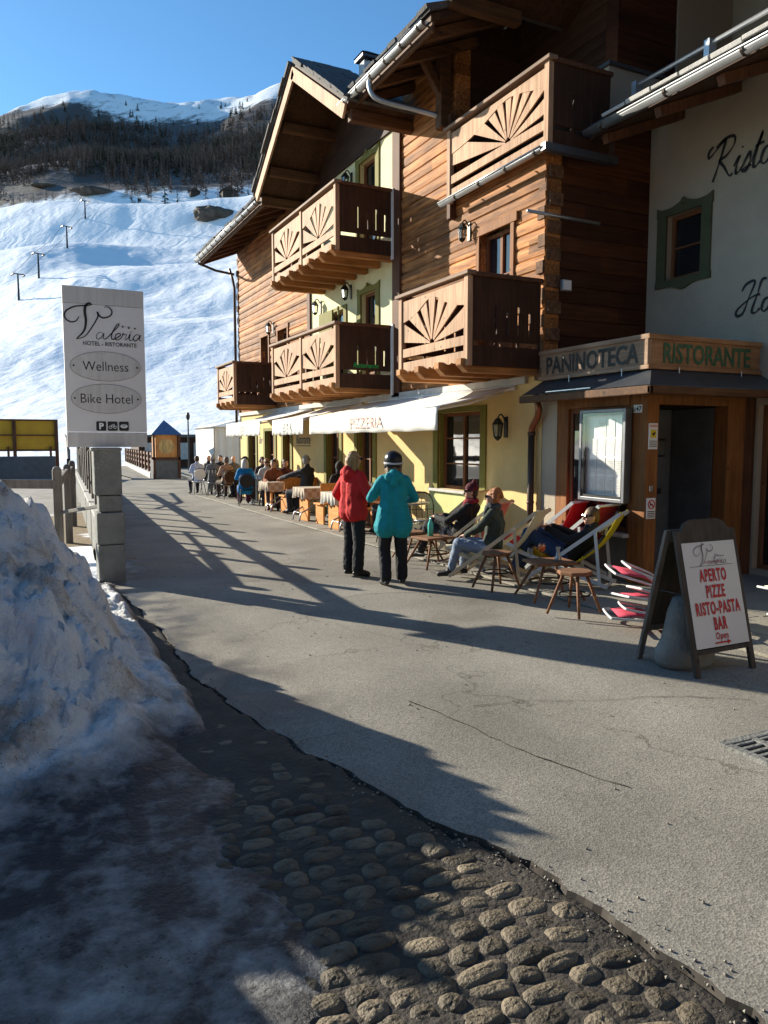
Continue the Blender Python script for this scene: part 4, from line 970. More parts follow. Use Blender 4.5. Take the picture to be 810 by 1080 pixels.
# roof edge with gutter, stone verge and snow rail
B = MB(); roof_slab(B, 0.4, 8.66, 7.48, 6.02, 14, R(22), 0.10); B.build('roof_boards', MT['soffit'], rest)
B = MB(); roof_slab(B, 0.35, 8.68, 7.42, 6.125, 14, R(22), 0.07)
B.build('roof', MT['slate'], rest)
B = MB(); y = 0.4; r9 = random.Random(9)
while y < 8.3:
    for c in range(3):
        zz = 6.20+c*0.16+r9.random()*0.01; xx = 7.38+c*0.36-r9.random()*0.03
        B.beam((xx,y+0.21,zz),(xx+0.42,y+0.21,zz+0.12),0.42,0.04+r9.random()*0.02)
    y += 0.44
B.build('stone_edge', MT['stonecap'], rest, bevel=0.008)
B = MB(); B.tube([(7.82,0.4,6.62),(7.82,8.2,6.62)],0.03,8)
for k in range(7): B.box(7.76,7.88,0.9+k*1.2,0.98+k*1.2,6.35,6.66)
B.build('snow_guard', MT['metal'], rest)
g = gutter(0.4, 8.6, 7.36, 6.08, 0.075, 1.1, name='roof_gutter'); g.parent = rest
y = 0.8
while y < 8.6:
    B = MB(); B.beam((7.52, y, 5.96), (8.98, y, 5.96+1.46*0.404), 0.10, 0.12); B.build('rafter', MT['darkwood'], rest); y += 0.95
for v in g.data.vertices: v.co -= Vector((8.96,6.0,0))
for c in g.children:
    for v in c.data.vertices: v.co -= Vector((8.96,6.0,0))
# upper storey behind the eave and its parapet
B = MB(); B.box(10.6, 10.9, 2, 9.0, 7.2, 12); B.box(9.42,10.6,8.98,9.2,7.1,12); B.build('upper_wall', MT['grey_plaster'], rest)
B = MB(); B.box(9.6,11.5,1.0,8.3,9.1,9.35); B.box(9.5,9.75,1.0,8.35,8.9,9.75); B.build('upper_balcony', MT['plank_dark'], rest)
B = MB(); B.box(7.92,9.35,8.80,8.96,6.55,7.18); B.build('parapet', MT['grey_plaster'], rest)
B = MB(); B.box(7.88,9.40,8.75,8.99,7.18,7.23); B.build('parapet_cap', MT['slate'], rest)
# lettering painted on the wall : "Ristorante" and "Hotel" in script
SC = {'R': [[(0,0.92),(-0.12,0.82),(-0.08,0.66),(0.12,0.80),(0.35,0.98),(0.34,0.7),(0.28,0.35),(0.2,0.0)],[(0.1,0.86),(0.35,1.0),(0.62,0.98),(0.68,0.78),(0.5,0.56),(0.3,0.5),(0.5,0.28),(0.72,0.02),(0.82,0.05)]],
 'i': [[(0.0,0.2),(0.12,0.42),(0.08,0.12),(0.14,0.0),(0.26,0.1)],[(0.15,0.6),(0.17,0.63)]],
 's': [[(0.0,0.1),(0.16,0.42),(0.22,0.2),(0.16,0.0),(0.02,0.04),(0.28,0.1)]],
 't': [[(0.0,0.15),(0.16,0.8),(0.06,0.15),(0.14,0.0),(0.26,0.1)],[(0.02,0.5),(0.26,0.54)]],
 'o': [[(0.22,0.4),(0.06,0.36),(0.02,0.12),(0.14,0.0),(0.28,0.14),(0.26,0.36),(0.18,0.4),(0.38,0.32)]],
 'r': [[(0.0,0.05),(0.1,0.4),(0.12,0.34),(0.26,0.38),(0.18,0.1),(0.22,0.0),(0.34,0.12)]],
 'a': [[(0.24,0.38),(0.08,0.34),(0.02,0.1),(0.12,0.0),(0.26,0.34),(0.2,0.06),(0.36,0.1)]],
 'n': [[(0.0,0.0),(0.08,0.4),(0.05,0.12),(0.22,0.4),(0.22,0.08),(0.36,0.1)]],
 'e': [[(0.0,0.14),(0.2,0.3),(0.14,0.42),(0.02,0.2),(0.1,0.0),(0.3,0.1)]],
 'H': [[(-0.12,0.75),(0.0,0.95),(0.3,0.98),(0.2,0.5),(0.1,0.05),(-0.12,0.0),(-0.14,0.2),(0.3,0.5),(0.6,0.55)],[(0.72,1.0),(0.55,0.98),(0.5,0.6),(0.42,0.1),(0.55,0.0),(0.7,0.12)]],
 'l': [[(0.0,0.1),(0.2,0.6),(0.24,0.9),(0.14,0.85),(0.06,0.3),(0.1,0.02),(0.26,0.1)]]}
ADV = {'R':0.82,'i':0.26,'s':0.28,'t':0.26,'o':0.36,'r':0.33,'a':0.35,'n':0.36,'e':0.30,'H':0.74,'l':0.26}
def script(B, word, o, u, v, n, size, wd):
    x = 0
    for ch in word:
        for st in SC[ch]:
            p = cr(st, 5); q = [((x+a+b*0.22)*size, b*size) for a, b in p]; m = len(q)
            B.ribbon(q, [wd*(0.5+0.8*abs(math.sin(2.2*math.pi*i/(m-1)+0.4))) for i in range(m)], o, u, v, n)
        x += ADV[ch]
B = MB(); script(B, 'Ristorante', (XR-0.004, 7.92, 5.42), (0,-1,0), (0,0,1), (-1,0,0), 0.52, 0.035); B.build('wall_lettering', MT['ink'], rest)
B = MB(); script(B, 'Hotel', (XR-0.004, 7.28, 3.52), (0,-1,0), (0,0,1), (-1,0,0), 0.42, 0.03); B.build('wall_lettering', MT['ink'], rest)

# ================================================================== ENTRANCE PORCH
porch = thing('entrance_porch', 'wooden corner entrance porch with carved name board above its little roof', 'porch', (7.0, 6.95, 0))
def pbox(name, m, *bx, bevel=0.006, parent=porch):
    B = MB()
    for b in bx: B.box(*b)
    return B.build(name, MT[m] if isinstance(m, str) else m, parent, bevel=bevel)
# sign boards
sb = pbox('name_board', 'signwood', (6.955,7.0,6.91,9.02,2.71,3.09))
pbox('board_frame', 'signwood', (6.93,6.957,6.905,9.02,3.05,3.11), (6.93,6.957,6.905,9.02,2.69,2.74), (6.93,6.957,6.905,6.96,2.74,3.05), parent=sb)
MT['signwoodX'] = wood('carved_sign_wood_dark', (0.20,0.10,0.05), (0.36,0.20,0.10), 'X', grain=22)
MT['letter'] = mat('green_carved_letters', (0.03,0.09,0.05), (0.05,0.13,0.07), 6, 0.7)
MT['letter2'] = mat('dark_carved_letters', (0.035,0.035,0.03), (0.06,0.06,0.05), 6, 0.7)
sb2 = pbox('name_board', 'signwoodX', (7.0,8.92,6.91,6.95,2.71,3.09))
pbox('board_frame', 'signwoodX', (6.93,8.93,6.885,6.91,3.05,3.11), (6.93,8.93,6.885,6.91,2.69,2.74), parent=sb2)
B = MB(); put_text(B, text2d('PANINOTECA', 0.33, 0.86, 0.007), (6.953, 7.98, 2.78), (0,-1,0), (0,0,1), (-1,0,0), 0.006); B.build('lettering', MT['letter2'], sb)
B = MB(); put_text(B, text2d('RISTORANTE', 0.33, 0.80, 0.007), (7.95, 6.908, 2.78), (1,0,0), (0,0,1), (0,-1,0), 0.006); B.build('lettering', MT['letter'], sb2)
# little roof: sloping sheets below the sign
B = MB()
B.add([(6.62,9.0,2.47),(6.62,6.55,2.47),(7.02,6.93,2.70),(7.02,9.0,2.70)], [(0,1,2,3)])
B.add([(6.62,6.55,2.47),(9.02,6.55,2.47),(9.02,6.93,2.70),(7.02,6.93,2.70)], [(0,1,2,3)])
B.box(6.64,8.96,6.57,8.98,2.40,2.455)
B.build('roof', MT['slate'], porch)
B = MB(); B.box(6.58,6.635,6.50,9.0,2.36,2.46); B.box(6.58,9.02,6.50,6.56,2.36,2.46); B.build('eave_board', MT['rafter'], porch, bevel=0.015)
B = MB()
for (x,y,dx,dy) in ((6.66,7.6,0.02,0.9),(6.70,7.2,0.02,0.55)): B.box(x,x+0.05,y,y+dy,2.49,2.505)
for (x,y) in ((6.9,7.3),(6.9,8.3),(7.4,6.85),(8.5,6.85)): B.tube([(x,y,2.5),(x,y,2.72)],0.008,6)
B.build('roof_clips', MT['metal'], porch)
# posts and beams
pbox('post', 'post', (7.0,7.2,6.95,7.24,0.0,2.40), bevel=0.012)
pbox('post', 'post', (7.0,7.16,8.42,8.66,0.0,2.40), bevel=0.012)
pbox('post', 'post', (8.42,8.74,6.95,7.18,0.0,2.40), bevel=0.012)
pbox('beam', 'post', (6.99,7.17,7.24,8.42,2.27,2.40), (7.2,8.42,6.96,7.14,2.27,2.40), bevel=0.01)
pbox('low_wall', 'cement', (7.0,7.2,7.24,8.42,0.0,0.60)); pbox('sill', 'stonecap', (6.90,7.22,7.20,8.46,0.60,0.65))
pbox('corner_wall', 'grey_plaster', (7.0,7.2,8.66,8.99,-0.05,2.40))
pbox('side_wall', 'darkwood', (8.74,8.955,6.96,7.15,-0.05,2.40))
# glazing with a wooden frame
wf = pbox('window', 'frame', (7.04,7.10,7.24,7.30,0.65,2.27),(7.04,7.10,8.36,8.42,0.65,2.27),(7.04,7.10,7.30,8.36,0.65,0.72),(7.04,7.10,7.30,8.36,2.20,2.27),(7.045,7.095,7.8,7.84,0.72,2.20))
pbox('pane', 'glass', (7.06,7.07,7.30,8.36,0.72,2.20), parent=wf, bevel=0)
# inside of the entrance: dark door, pale inner wall, ceiling
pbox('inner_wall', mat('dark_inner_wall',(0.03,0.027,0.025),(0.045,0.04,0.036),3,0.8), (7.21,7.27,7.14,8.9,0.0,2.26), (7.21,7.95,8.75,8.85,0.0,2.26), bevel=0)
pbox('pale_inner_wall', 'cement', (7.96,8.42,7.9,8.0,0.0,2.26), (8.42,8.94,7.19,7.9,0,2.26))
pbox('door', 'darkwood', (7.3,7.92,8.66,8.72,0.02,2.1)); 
B = MB(); B.tube([(7.85,8.62,1.02),(7.76,8.62,1.02)],0.012,6); B.build('door_handle', MT['metal'], porch.children[-1])
pbox('ceiling', 'soffit', (7.2,8.9,7.0,8.9,2.27,2.33), bevel=0)
pf = pbox('picture_frame', 'black', (8.08,8.30,7.88,7.898,1.60,1.86)); pbox('picture', 'cement', (8.10,8.28,7.874,7.879,1.63,1.83), parent=pf, bevel=0); 
pbox('switch_plate', 'black', (8.08,8.15,7.885,7.898,1.08,1.16),(8.18,8.25,7.885,7.898,1.08,1.16))
# house number, notices and bell on the corner post
hn = pbox('house_number', 'white', (6.985,6.998,7.03,7.17,2.17,2.27)); B = MB(); put_text(B, text2d('147',0.085,1,0.002),(6.984,7.10,2.19),(0,-1,0),(0,0,1),(-1,0,0),0.002); B.build('digits', MT['ink'], hn)
nt1 = pbox('camera_notice', 'white', (7.02,7.17,6.938,6.949,1.72,2.04))
pbox('notice_header', 'faded_red', (7.03,7.16,6.934,6.938,1.99,2.02), parent=nt1, bevel=0)
pbox('notice_square', mat('notice_yellow',(0.75,0.55,0.03),(0.7,0.5,0.03),3,0.6), (7.05,7.14,6.934,6.938,1.86,1.96), parent=nt1, bevel=0)
B = MB(); B.prism([(7.07,1.90),(7.11,1.895),(7.125,1.925),(7.115,1.935),(7.095,1.92),(7.07,1.915)], (0,6.932,0),(1,0,0),(0,0,1),(0,-1,0),0.002); B.box(7.085,7.095,6.930,6.933,1.885,1.90)
for k in range(4): B.box(7.035,7.155,6.934,6.937,1.75+k*0.022,1.758+k*0.022)
B.build('notice_print', MT['ink'], nt1)
nt2 = pbox('no_dogs_notice', 'white', (7.02,7.17,6.938,6.949,0.86,1.12))
B = MB(); B.lathe([(0.046,0.0),(0.058,0.0),(0.058,0.004),(0.046,0.004)], (0,0,0), 24); B.v = [(7.095+a, 6.934-c, 1.04+b) for a, b, c in B.v]; B.beam((7.06,6.933,1.075),(7.13,6.933,1.005),0.004,0.012,up=(1,0,1)); B.build('ring', MT['red'], nt2)
B = MB()
B.prism([(7.065,1.02),(7.075,1.055),(7.09,1.05),(7.12,1.045),(7.125,1.015),(7.115,1.015),(7.11,1.03),(7.08,1.03),(7.075,1.01)], (0,6.936,0),(1,0,0),(0,0,1),(0,-1,0),0.001)
for k in range(4): B.box(7.035,7.155,6.934,6.937,0.88+k*0.022,0.89+k*0.022)
B.build('notice_print', MT['ink'], nt2)
bl = pbox('door_bell', 'metal', (7.06,7.12,6.935,6.949,1.20,1.27)); 
# ------- menu cabinet
menu = thing('menu_cabinet', 'tall aluminium glazed menu cabinet hanging on the porch beside the corner post', 'menu board', (6.9, 7.6, 1.0))
B = MB(); x0, x1 = 6.86, 6.97; ya, yb, za, zb_ = 7.17, 8.02, 1.04, 2.23; t = 0.045
B.box(x0,x1,ya,ya+t,za,zb_); B.box(x0,x1,yb-t,yb,za,zb_); B.box(x0,x1,ya+t,yb-t,za,za+t); B.box(x0,x1,ya+t,yb-t,zb_-t,zb_); B.box(x1-0.01,x1,ya+t,yb-t,za+t,zb_-t)
B.build('cabinet_frame', mat('dark_aluminium',(0.16,0.16,0.17),(0.12,0.12,0.13),5,0.4,metal=0.6), menu, bevel=0.006)
B = MB(); B.box(x0+0.02,x0+0.03,ya+t,ya+t+0.035,za+t,zb_-t); B.box(x0+0.02,x0+0.03,yb-t-0.035,yb-t,za+t,zb_-t); B.box(x0+0.02,x0+0.03,ya+t+0.035,yb-t-0.035,za+t,za+t+0.035); B.box(x0+0.02,x0+0.03,ya+t+0.035,yb-t-0.035,zb_-t-0.035,zb_-t); B.build('gasket', MT['black'], menu)
B = MB(); B.box(x1-0.022,x1-0.012,ya+t,yb-t,za+t,zb_-t); B.build('backing', MT['white'], menu)
for i in range(4):
    for j in range(4):
        if j == 3 and i in (0,3): continue
        B = MB(); yy = ya+0.10+i*0.165; zz = za+0.10+j*0.245; B.box(x1-0.03,x1-0.024,yy,yy+0.148,zz,zz+0.225); s_ = B.build('menu_sheet', MT['signpanel'], menu)
        B = MB()
        for k in range(7): B.box(x1-0.0325,x1-0.0305,yy+0.02,yy+0.02+0.05+0.06*((k*5+i*3+j)%4)/3,zz+0.03+k*0.024,zz+0.037+k*0.024)
        B.build('print', MT['faded_grey'], s_)
MT['cabglass'] = seethrough('cabinet_glass', 1.0)
B = MB(); B.add([(x0+0.008,ya+t,za+t),(x0+0.008,yb-t,za+t),(x0+0.008,yb-t,zb_-t),(x0+0.008,ya+t,zb_-t)],[(0,1,2,3)]); B.build('glass', MT['cabglass'], menu)

# unseen houses added left of and behind the viewer to block southern sky light
def sky_blocker(lbl, x0, x1, y0, y1, h):
    t = thing('sky_blocker_house', lbl, 'house', ((x0+x1)/2,(y0+y1)/2,0))
    B = MB(); B.box(x0,x1,y0,y1,-0.1,2.8); B.build('ground_floor', MT['grey_plaster'], t)
    B = MB(); B.box(x0,x1,y0,y1,2.8,h); B.build('upper_floors', MT['plank_side'], t)
    B = MB(); B.prism([(y0-1,h-0.3),(y1+1,h-0.3),((y0+y1)/2,h+3)], (x0-1,0,0), (0,1,0), (0,0,1), (1,0,0), x1-x0+2); B.build('roof', MT['tile'], t)
    for i in range(4):
        B = MB(); xx = x0+(x1-x0)*(i+0.5)/4; B.box(xx-0.6,xx+0.6,y1,y1+0.04,3.6,5.0); B.build('window', MT['glass'], t)
sky_blocker('unseen dark chalet added behind the viewer to block southern sky light', -16, 15, -22, -9, 8.5)
sky_blocker('unseen dark chalet added left of and behind the viewer to block sky light', -24, -7.5, -9, 1.5, 8)
# ================================================================== ROADSIDE SIGN AND LOW WALL
sign = thing('hotel_sign', 'tall pale grey hotel and wellness sign board on a concrete block pillar', 'sign', (1.15, 10.45, 0))
rz_ = random.Random(21)
B = MB(); B.box(0.97,1.30,10.30,10.62,-0.1,0.48); B.box(0.965,1.305,10.295,10.625,0.49,0.90); B.box(1.0,1.285,10.34,10.60,0.91,1.12); B.box(0.955,1.29,10.32,10.62,1.13,1.74)
pil = B.build('pillar', MT['concrete'], sign, bevel=0.014)
B = MB(); B.box(0.935,1.30,10.30,10.64,1.70,1.735); B.build('pillar_cap', MT['concrete'], sign, bevel=0.008)
SX0, SX1, SY = 0.66, 1.64, 10.44
B = MB(); B.box(SX0,SX1,SY,SY+0.07,1.745,1.936); B.build('bottom_board', MT['signboard'], sign, bevel=0.004); B = MB(); B.box(SX0,SX1,SY,SY+0.07,3.55,3.76); B.build('top_board', MT['signboard'], sign, bevel=0.004)
B = MB(); B.box(SX0,SX1,SY+0.002,SY+0.07,1.940,3.546); pn = B.build('panel', MT['signpanel'], sign, bevel=0.003)
for z in (1.985, 3.495):
    pass
def ovl(B, cx, cz, a, b, y, th, n=40):
    B.prism([(cx+a*math.cos(2*math.pi*i/n), cz+b*math.sin(2*math.pi*i/n)) for i in range(n)], (0,y,0), (1,0,0), (0,0,1), (0,-1,0), th)
for cz, txt in ((2.775,'Wellness'), (2.365,'Bike Hotel')):
    B = MB(); ovl(B, 1.15, cz, 0.430, 0.188, SY, 0.004); o = B.build('outline', MT['ink'], sign)
    B = MB(); ovl(B, 1.15, cz, 0.426, 0.184, SY-0.003, 0.005); o = B.build('plaque', MT['signboard'], sign)
    B = MB(); put_text(B, text2d(txt, 0.172, 0.88, -0.0012), (1.15, SY-0.009, cz-0.058), (1,0,0), (0,0,1), (0,-1,0), 0.002)
    for dx in (-0.385, 0.385): ovl(B, 1.15+dx, cz, 0.012, 0.012, SY-0.009, 0.004, 10)
    B.build('lettering', MT['ink'], o)
B = MB(); valeria(B, (1.15, SY-0.001, 3.305), (1,0,0), (0,0,1), (0,-1,0), 0.95, 0.026)
put_text(B, text2d('HOTEL - RISTORANTE', 0.072, 0.92, 0.0005), (1.21, SY-0.001, 3.035), (1,0,0), (0,0,1), (0,-1,0), 0.003)
B.build('lettering', MT['ink'], pn)
for k in range(3):
    B = MB(); cx = 1.07+k*0.14; cz = 2.015
    pts = []
    for (sx_, sy_, a0) in ((1,1,0),(-1,1,90),(-1,-1,180),(1,-1,270)):
        for q in range(4): a = R(a0+q*30); pts.append((cx+sx_*0.045+0.015*math.cos(a), cz+sy_*0.045+0.015*math.sin(a)))
    B.prism(pts, (0,SY-0.001,0), (1,0,0), (0,0,1), (0,-1,0), 0.003); ic = B.build('pictogram', MT['black'], sign)
    B = MB(); yy = SY-0.005
    if k == 0: put_text(B, text2d('P', 0.11, 1.0, 0.004), (cx, yy, cz-0.038), (1,0,0), (0,0,1), (0,-1,0), 0.001)
    elif k == 1:
        for dx in (-0.028, 0.028):
            B.ribbon([(cx+dx+0.018*math.cos(a*math.pi/6), cz-0.014+0.018*math.sin(a*math.pi/6)) for a in range(13)], 0.006, (0,yy,0), (1,0,0), (0,0,1), (0,-1,0), 0.001)
        B.ribbon([(cx-0.028,cz-0.014),(cx-0.008,cz+0.018),(cx+0.02,cz+0.018),(cx+0.028,cz-0.014)], 0.007, (0,yy,0), (1,0,0), (0,0,1), (0,-1,0), 0.001)
        B.ribbon([(cx-0.008,cz+0.018),(cx+0.002,cz-0.014),(cx+0.02,cz+0.018),(cx+0.014,cz+0.03)], 0.006, (0,yy,0), (1,0,0), (0,0,1), (0,-1,0), 0.001)
    else:
        ovl(B, cx, cz, 0.045, 0.026, yy, 0.001, 20)
    B.build('symbol', MT['white'], ic)
    if k == 2:
        B = MB()
        for r_ in (0.012, 0.024, 0.036): B.ribbon([(cx+r_*math.cos(R(45+90*i/8)), cz-0.018+r_*math.sin(R(45+90*i/8))) for i in range(9)], 0.005, (0,yy-0.002,0), (1,0,0), (0,0,1), (0,-1,0), 0.001)
        B.build('waves', MT['black'], ic)
# parapet wall with a plank fence on top, running up the road
def wx(y): return 1.16+0.057*(y-10.4)
fence = thing('roadside_parapet', 'low concrete parapet with weathered plank railing running up the road behind the sign', 'parapet', (1.2, 10.7, 0))
B = MB(); n = 40
vs = []
B.prism([(wx(10.66)-0.12,10.66),(wx(10.66)+0.12,10.66),(wx(31)+0.12,31),(wx(31)-0.12,31)], (0,0,-0.1), (1,0,0), (0,1,0), (0,0,1), 0.76)
B.build('low_wall', MT['concrete'], fence, bevel=0.01)
B = MB(); B.prism([(wx(10.66)-0.15,10.66),(wx(10.66)+0.15,10.66),(wx(31)+0.15,31),(wx(31)-0.15,31)], (0,0,0.665), (1,0,0), (0,1,0), (0,0,1), 0.05); B.build('coping', MT['stonecap'], fence)
y = 10.95; k = 0
while y < 31:
    hh = 1.58+rz_.random()*0.12; x = wx(y)-0.02
    B = MB(); B.box(x-0.055,x+0.055,y-0.05,y+0.05,0.0 if k else 0.0,hh); B.add([(x-0.055,y-0.05,hh),(x+0.055,y-0.05,hh),(x+0.055,y+0.05,hh),(x-0.055,y+0.05,hh),(x,y,hh+0.06)],[(0,1,4),(1,2,4),(2,3,4),(3,0,4)])
    o = B.build('post', MT['greywood'], fence)
    if k == 0: o.data.materials[0] = wood('red_stained_wood',(0.24,0.05,0.02),(0.36,0.10,0.04),'Z',grain=20)
    y += 1.62; k += 1
for z, hgt in ((1.33,0.17),):
    for q in range(5):
        y0 = 10.75+q*4.05; y1 = min(y0+4.03, 31); B = MB(); B.beam((wx(y0)+0.055,y0,z),(wx(y1)+0.055,y1,z+0.01*(q%2)),0.045,hgt); B.build('rail', MT['greywood'], fence, bevel=0.006)
# wooden paddock fence left of it
pf_ = thing('paddock_fence', 'weathered grey post and rail fence half buried behind the snow bank', 'fence', (0.55, 12.6, 0))
for (x,y,h) in ((0.62,12.4,1.40),(-1.5,12.9,1.25),(-3.8,13.3,1.25),(0.95,15.5,1.35),(1.25,18.6,1.35)):
    B = MB(); B.box(x-0.065,x+0.065,y-0.06,y+0.06,-0.15,h); B.ell((x,y,h),(0.065,0.06,0.05),10,6); B.build('post', MT['greywood'], pf_, bevel=0.015)
for (a, b) in (((0.6,12.33,1.18),(-4.5,13.3,1.30)),((0.6,12.33,0.42),(-4.5,13.3,0.48)),((0.66,12.4,1.22),(0.95,15.5,1.25)),((0.98,15.5,1.25),(1.25,18.6,1.25)),((0.66,12.4,0.75),(1.10,10.9,0.95))):
    B = MB(); B.beam(a,b,0.05,0.13 if a[2]<1.25 and b[2]!=0.95 else 0.05); B.build('rail', MT['greywood'], pf_, bevel=0.006)
# yellow hoarding with frame, concrete retaining wall
yel = mat('yellow_hoarding', (0.62,0.36,0.03), (0.48,0.25,0.02), 1.2, 0.7)
hd_ = thing('yellow_hoarding', 'yellow boarded snow fence on brown posts at the foot of the piste', 'hoarding', (-2, 46, 0))
def ang(x): return 46+0.02*(x+2)
for i in range(6):
    x0 = 2.35-2.1*(i+1); B = MB(); B.box(x0+0.03,x0+2.07,46.0,46.06,1.38,3.05); B.build('panel', yel, hd_, bevel=0.01)
for i in range(7):
    x0 = 2.35-2.1*i; B = MB(); B.box(x0-0.09,x0+0.09,45.85,46.0,-0.1,3.08); B.box(x0-0.38,x0-0.26,45.85,45.98,0.0,1.6); B.build('post', MT['darkwood'], hd_, bevel=0.01)
B = MB(); B.box(-10.4,2.4,45.93,46.0,1.34,1.44); B.box(-10.4,2.4,45.93,46.0,2.18,2.25); B.box(-10.4,2.4,45.93,46.0,3.0,3.08); B.build('rail', MT['darkwood'], hd_)
B = MB(); B.box(-11,2.2,44.6,45.0,-0.1,1.08); o = B.build('retaining_wall', MT['cement'], bevel=0.03); tag(o, 'dark concrete retaining wall below the yellow hoarding', 'wall')
# handrail on the left side of the yard
hr = thing('ramp_railing', 'dark iron ramp railing end between the hoarding and the sign', 'railing', (1.6, 30, 0))
B = MB(); B.tube([(1.55,24.5,0),(1.55,24.5,1.3),(1.75,28,1.9),(2.0,33,2.1)],0.045,8)
for y in (26,28,30,32): B.tube([(1.6+0.055*(y-24.5),y,0),(1.6+0.055*(y-24.5),y,1.6+0.08*(y-26))],0.03,6)
B.build('rail', MT['iron'], hr)

# ================================================================== FAR END OF THE ROAD
kiosk = thing('ticket_kiosk', 'small kiosk with blue pyramid roof and painted orange front at the end of the road', 'kiosk', (7.0, 39, 0))
B = MB(); B.box(6.42,7.62,38.9,40.1,0.0,0.95); B.build('base', MT['cement'], kiosk, bevel=0.02)
B = MB(); B.box(6.36,7.70,38.84,38.95,0.95,1.08); B.box(6.36,6.46,38.84,38.95,0,2.2); B.box(7.58,7.70,38.84,38.95,0,2.2); B.build('frame', MT['darkwood'], kiosk)
B = MB(); B.box(6.50,7.56,38.95,40.0,1.08,2.22); B.build('booth', wood('kiosk_orange_wood',(0.42,0.17,0.05),(0.62,0.32,0.12),'Z'), kiosk)
B = MB(); ovl(B, 7.03, 1.62, 0.40, 0.36, 38.95, 0.01); B.build('painted_panel', mat('painted_forest_panel',(0.70,0.48,0.18),(0.28,0.20,0.10),4,0.7,stretch=(3,1,0.6)), kiosk)
B = MB(); B.add([(6.28,38.75,2.20),(7.78,38.75,2.20),(7.78,40.2,2.20),(6.28,40.2,2.20),(7.03,39.5,2.95)],[(0,3,2,1),(0,1,4),(1,2,4),(2,3,4),(3,0,4)]); B.build('roof', mat('blue_sheet_roof',(0.05,0.11,0.24),(0.07,0.14,0.28),4,0.5), kiosk)
ff = thing('bridge_railing', 'brown plank railing on a pale kerb running away left of the kiosk', 'railing', (6.5, 42, 0))
P0 = Vector((6.55,40.2,0)); P1 = Vector((8.6,66,0))
B = MB(); B.beam(P0+Vector((0,0,0.12)), P1+Vector((0,0,0.12)), 0.3, 0.3); B.build('kerb', MT['stonecap'], ff)
for i in range(12):
    p = P0.lerp(P1, i/11); B = MB(); B.box(p.x-0.06,p.x+0.06,p.y-0.06,p.y+0.06,0,1.35); B.build('post', MT['darkwood'], ff)
for z in (0.62,0.92,1.22):
    B = MB(); B.beam(P0+Vector((0.05,0,z)), P1+Vector((0.05,0,z)), 0.05, 0.14); B.build('rail', MT['darkwood'], ff)
lp = thing('street_lamp', 'slim street lamp standing right of the kiosk', 'street lamp', (9.6, 46, 0))
B = MB(); B.tube([(9.6,46,0),(9.6,46,3.2)],[0.06,0.04],8); B.build('pole', MT['iron'], lp)
B = MB(); B.ell((9.6,46,3.38),(0.12,0.12,0.24),10,8); B.build('lamp_head', MT['iron'], lp)
# far sheds and white marquee behind the terrace
sh = thing('ski_hire_shed', 'low dark shed with timber front behind the kiosk', 'shed', (10.5, 56, 0))
B = MB(); B.box(8.2,14.5,56,60,0,2.2); B.build('wall', MT['fretX'], sh)
B = MB(); B.box(7.9,14.9,55.7,60.3,2.2,2.4); B.build('roof', MT['slate'], sh)
B = MB()
for k in range(5): B.box(8.6+k*1.15,9.4+k*1.15,55.93,56.0,0.6,1.8)
B.build('window', MT['stonecap'], sh)
tent = thing('white_marquee', 'white fabric marquee wall standing beyond the terrace', 'marquee', (12, 40, 0))
B = MB(); vs = []
N = 60
for i in range(N+1):
    x = 8.95+5.2*i/N
    for z in (0, 2.6): vs.append((x, 37.0+0.06*math.sin(i*1.3), z))
B.add(vs, [(2*i,2*i+2,2*i+3,2*i+1) for i in range(N)]); B.box(8.95,14.2,37.1,41,0,2.55)
B.add([(8.8,36.8,2.58),(14.3,36.8,2.58),(14.3,41.2,2.58),(8.8,41.2,2.58),(11.5,39,3.2)],[(0,1,4),(1,2,4),(2,3,4),(3,0,4)])
B.build('canvas', MT['awning'], tent)
B = MB()
for k in range(5): B.tube([(8.95+1.3*k,36.95,0),(8.95+1.3*k,36.95,2.6)],0.03,6)
B.build('pole', MT['metal'], tent)

# ski lift pylons
pyl = None
rayc = Vector((0,0,1.8))
PYL = [(0.9,63,3.1),(3.2,100,0),(8,150,0),(18,245,0)]
def pylon():
    t = thing('ski_lift_pylon', 'x', 'pylon')
    B = MB(); B.tube([(0,0,-1),(0,0,7.2)],[0.32,0.20],8); B.build('mast', MT['iron'], t)
    B = MB(); B.beam((-1.5,0,7.1),(1.5,0,7.1),0.25,0.25); B.beam((-1.45,-0.9,6.9),(-1.45,0.9,6.9),0.15,0.3); B.beam((1.45,-0.9,6.9),(1.45,0.9,6.9),0.15,0.3)
    for sx_ in (-1.45,1.45):
        for yy in (-0.7,0,0.7): B.lathe([(0.0,-0.05),(0.22,-0.05),(0.22,0.05),(0.0,0.05)], (sx_,yy,6.65), 10)
    B.build('crossarm', MT['iron'], t); return t
def on_hill(az, r):
    x = r*math.sin(R(az)); y = r*math.cos(R(az)); return x, y, hill(x, y)
p0 = pylon()
pyls = [p0] + [copy_tree(p0) for _ in range(3)]
def find_r(az, el, r0=90, r1=1500):
    r = r0; best = r0
    while r < r1:
        x, y, z = on_hill(az, r)
        if math.degrees(math.atan2(z-1.8, r)) >= el: return r
        r *= 1.01
    return r1
spots = [(0.95,9.3,'nearest','lowest T-shaped ski lift pylon on the piste, left of the hotel sign'),
         (2.23,10.9,'','second ski lift pylon up the piste, just above the lowest one'),
         (4.07,12.9,'','third ski lift pylon up the piste, above the top of the hotel sign'),
         (5.28,14.9,'','highest ski lift pylon, just below the brown bare patches')]
for p, (az, el, _, lab) in zip(pyls, spots):
    r = find_r(az, el); x, y, z = on_hill(az, r); place(p, x, y, z-0.3, 20-az, 1.0+ r*0.0006); tag(p, lab, 'ski lift pylon', 'pylons of the ski lift')
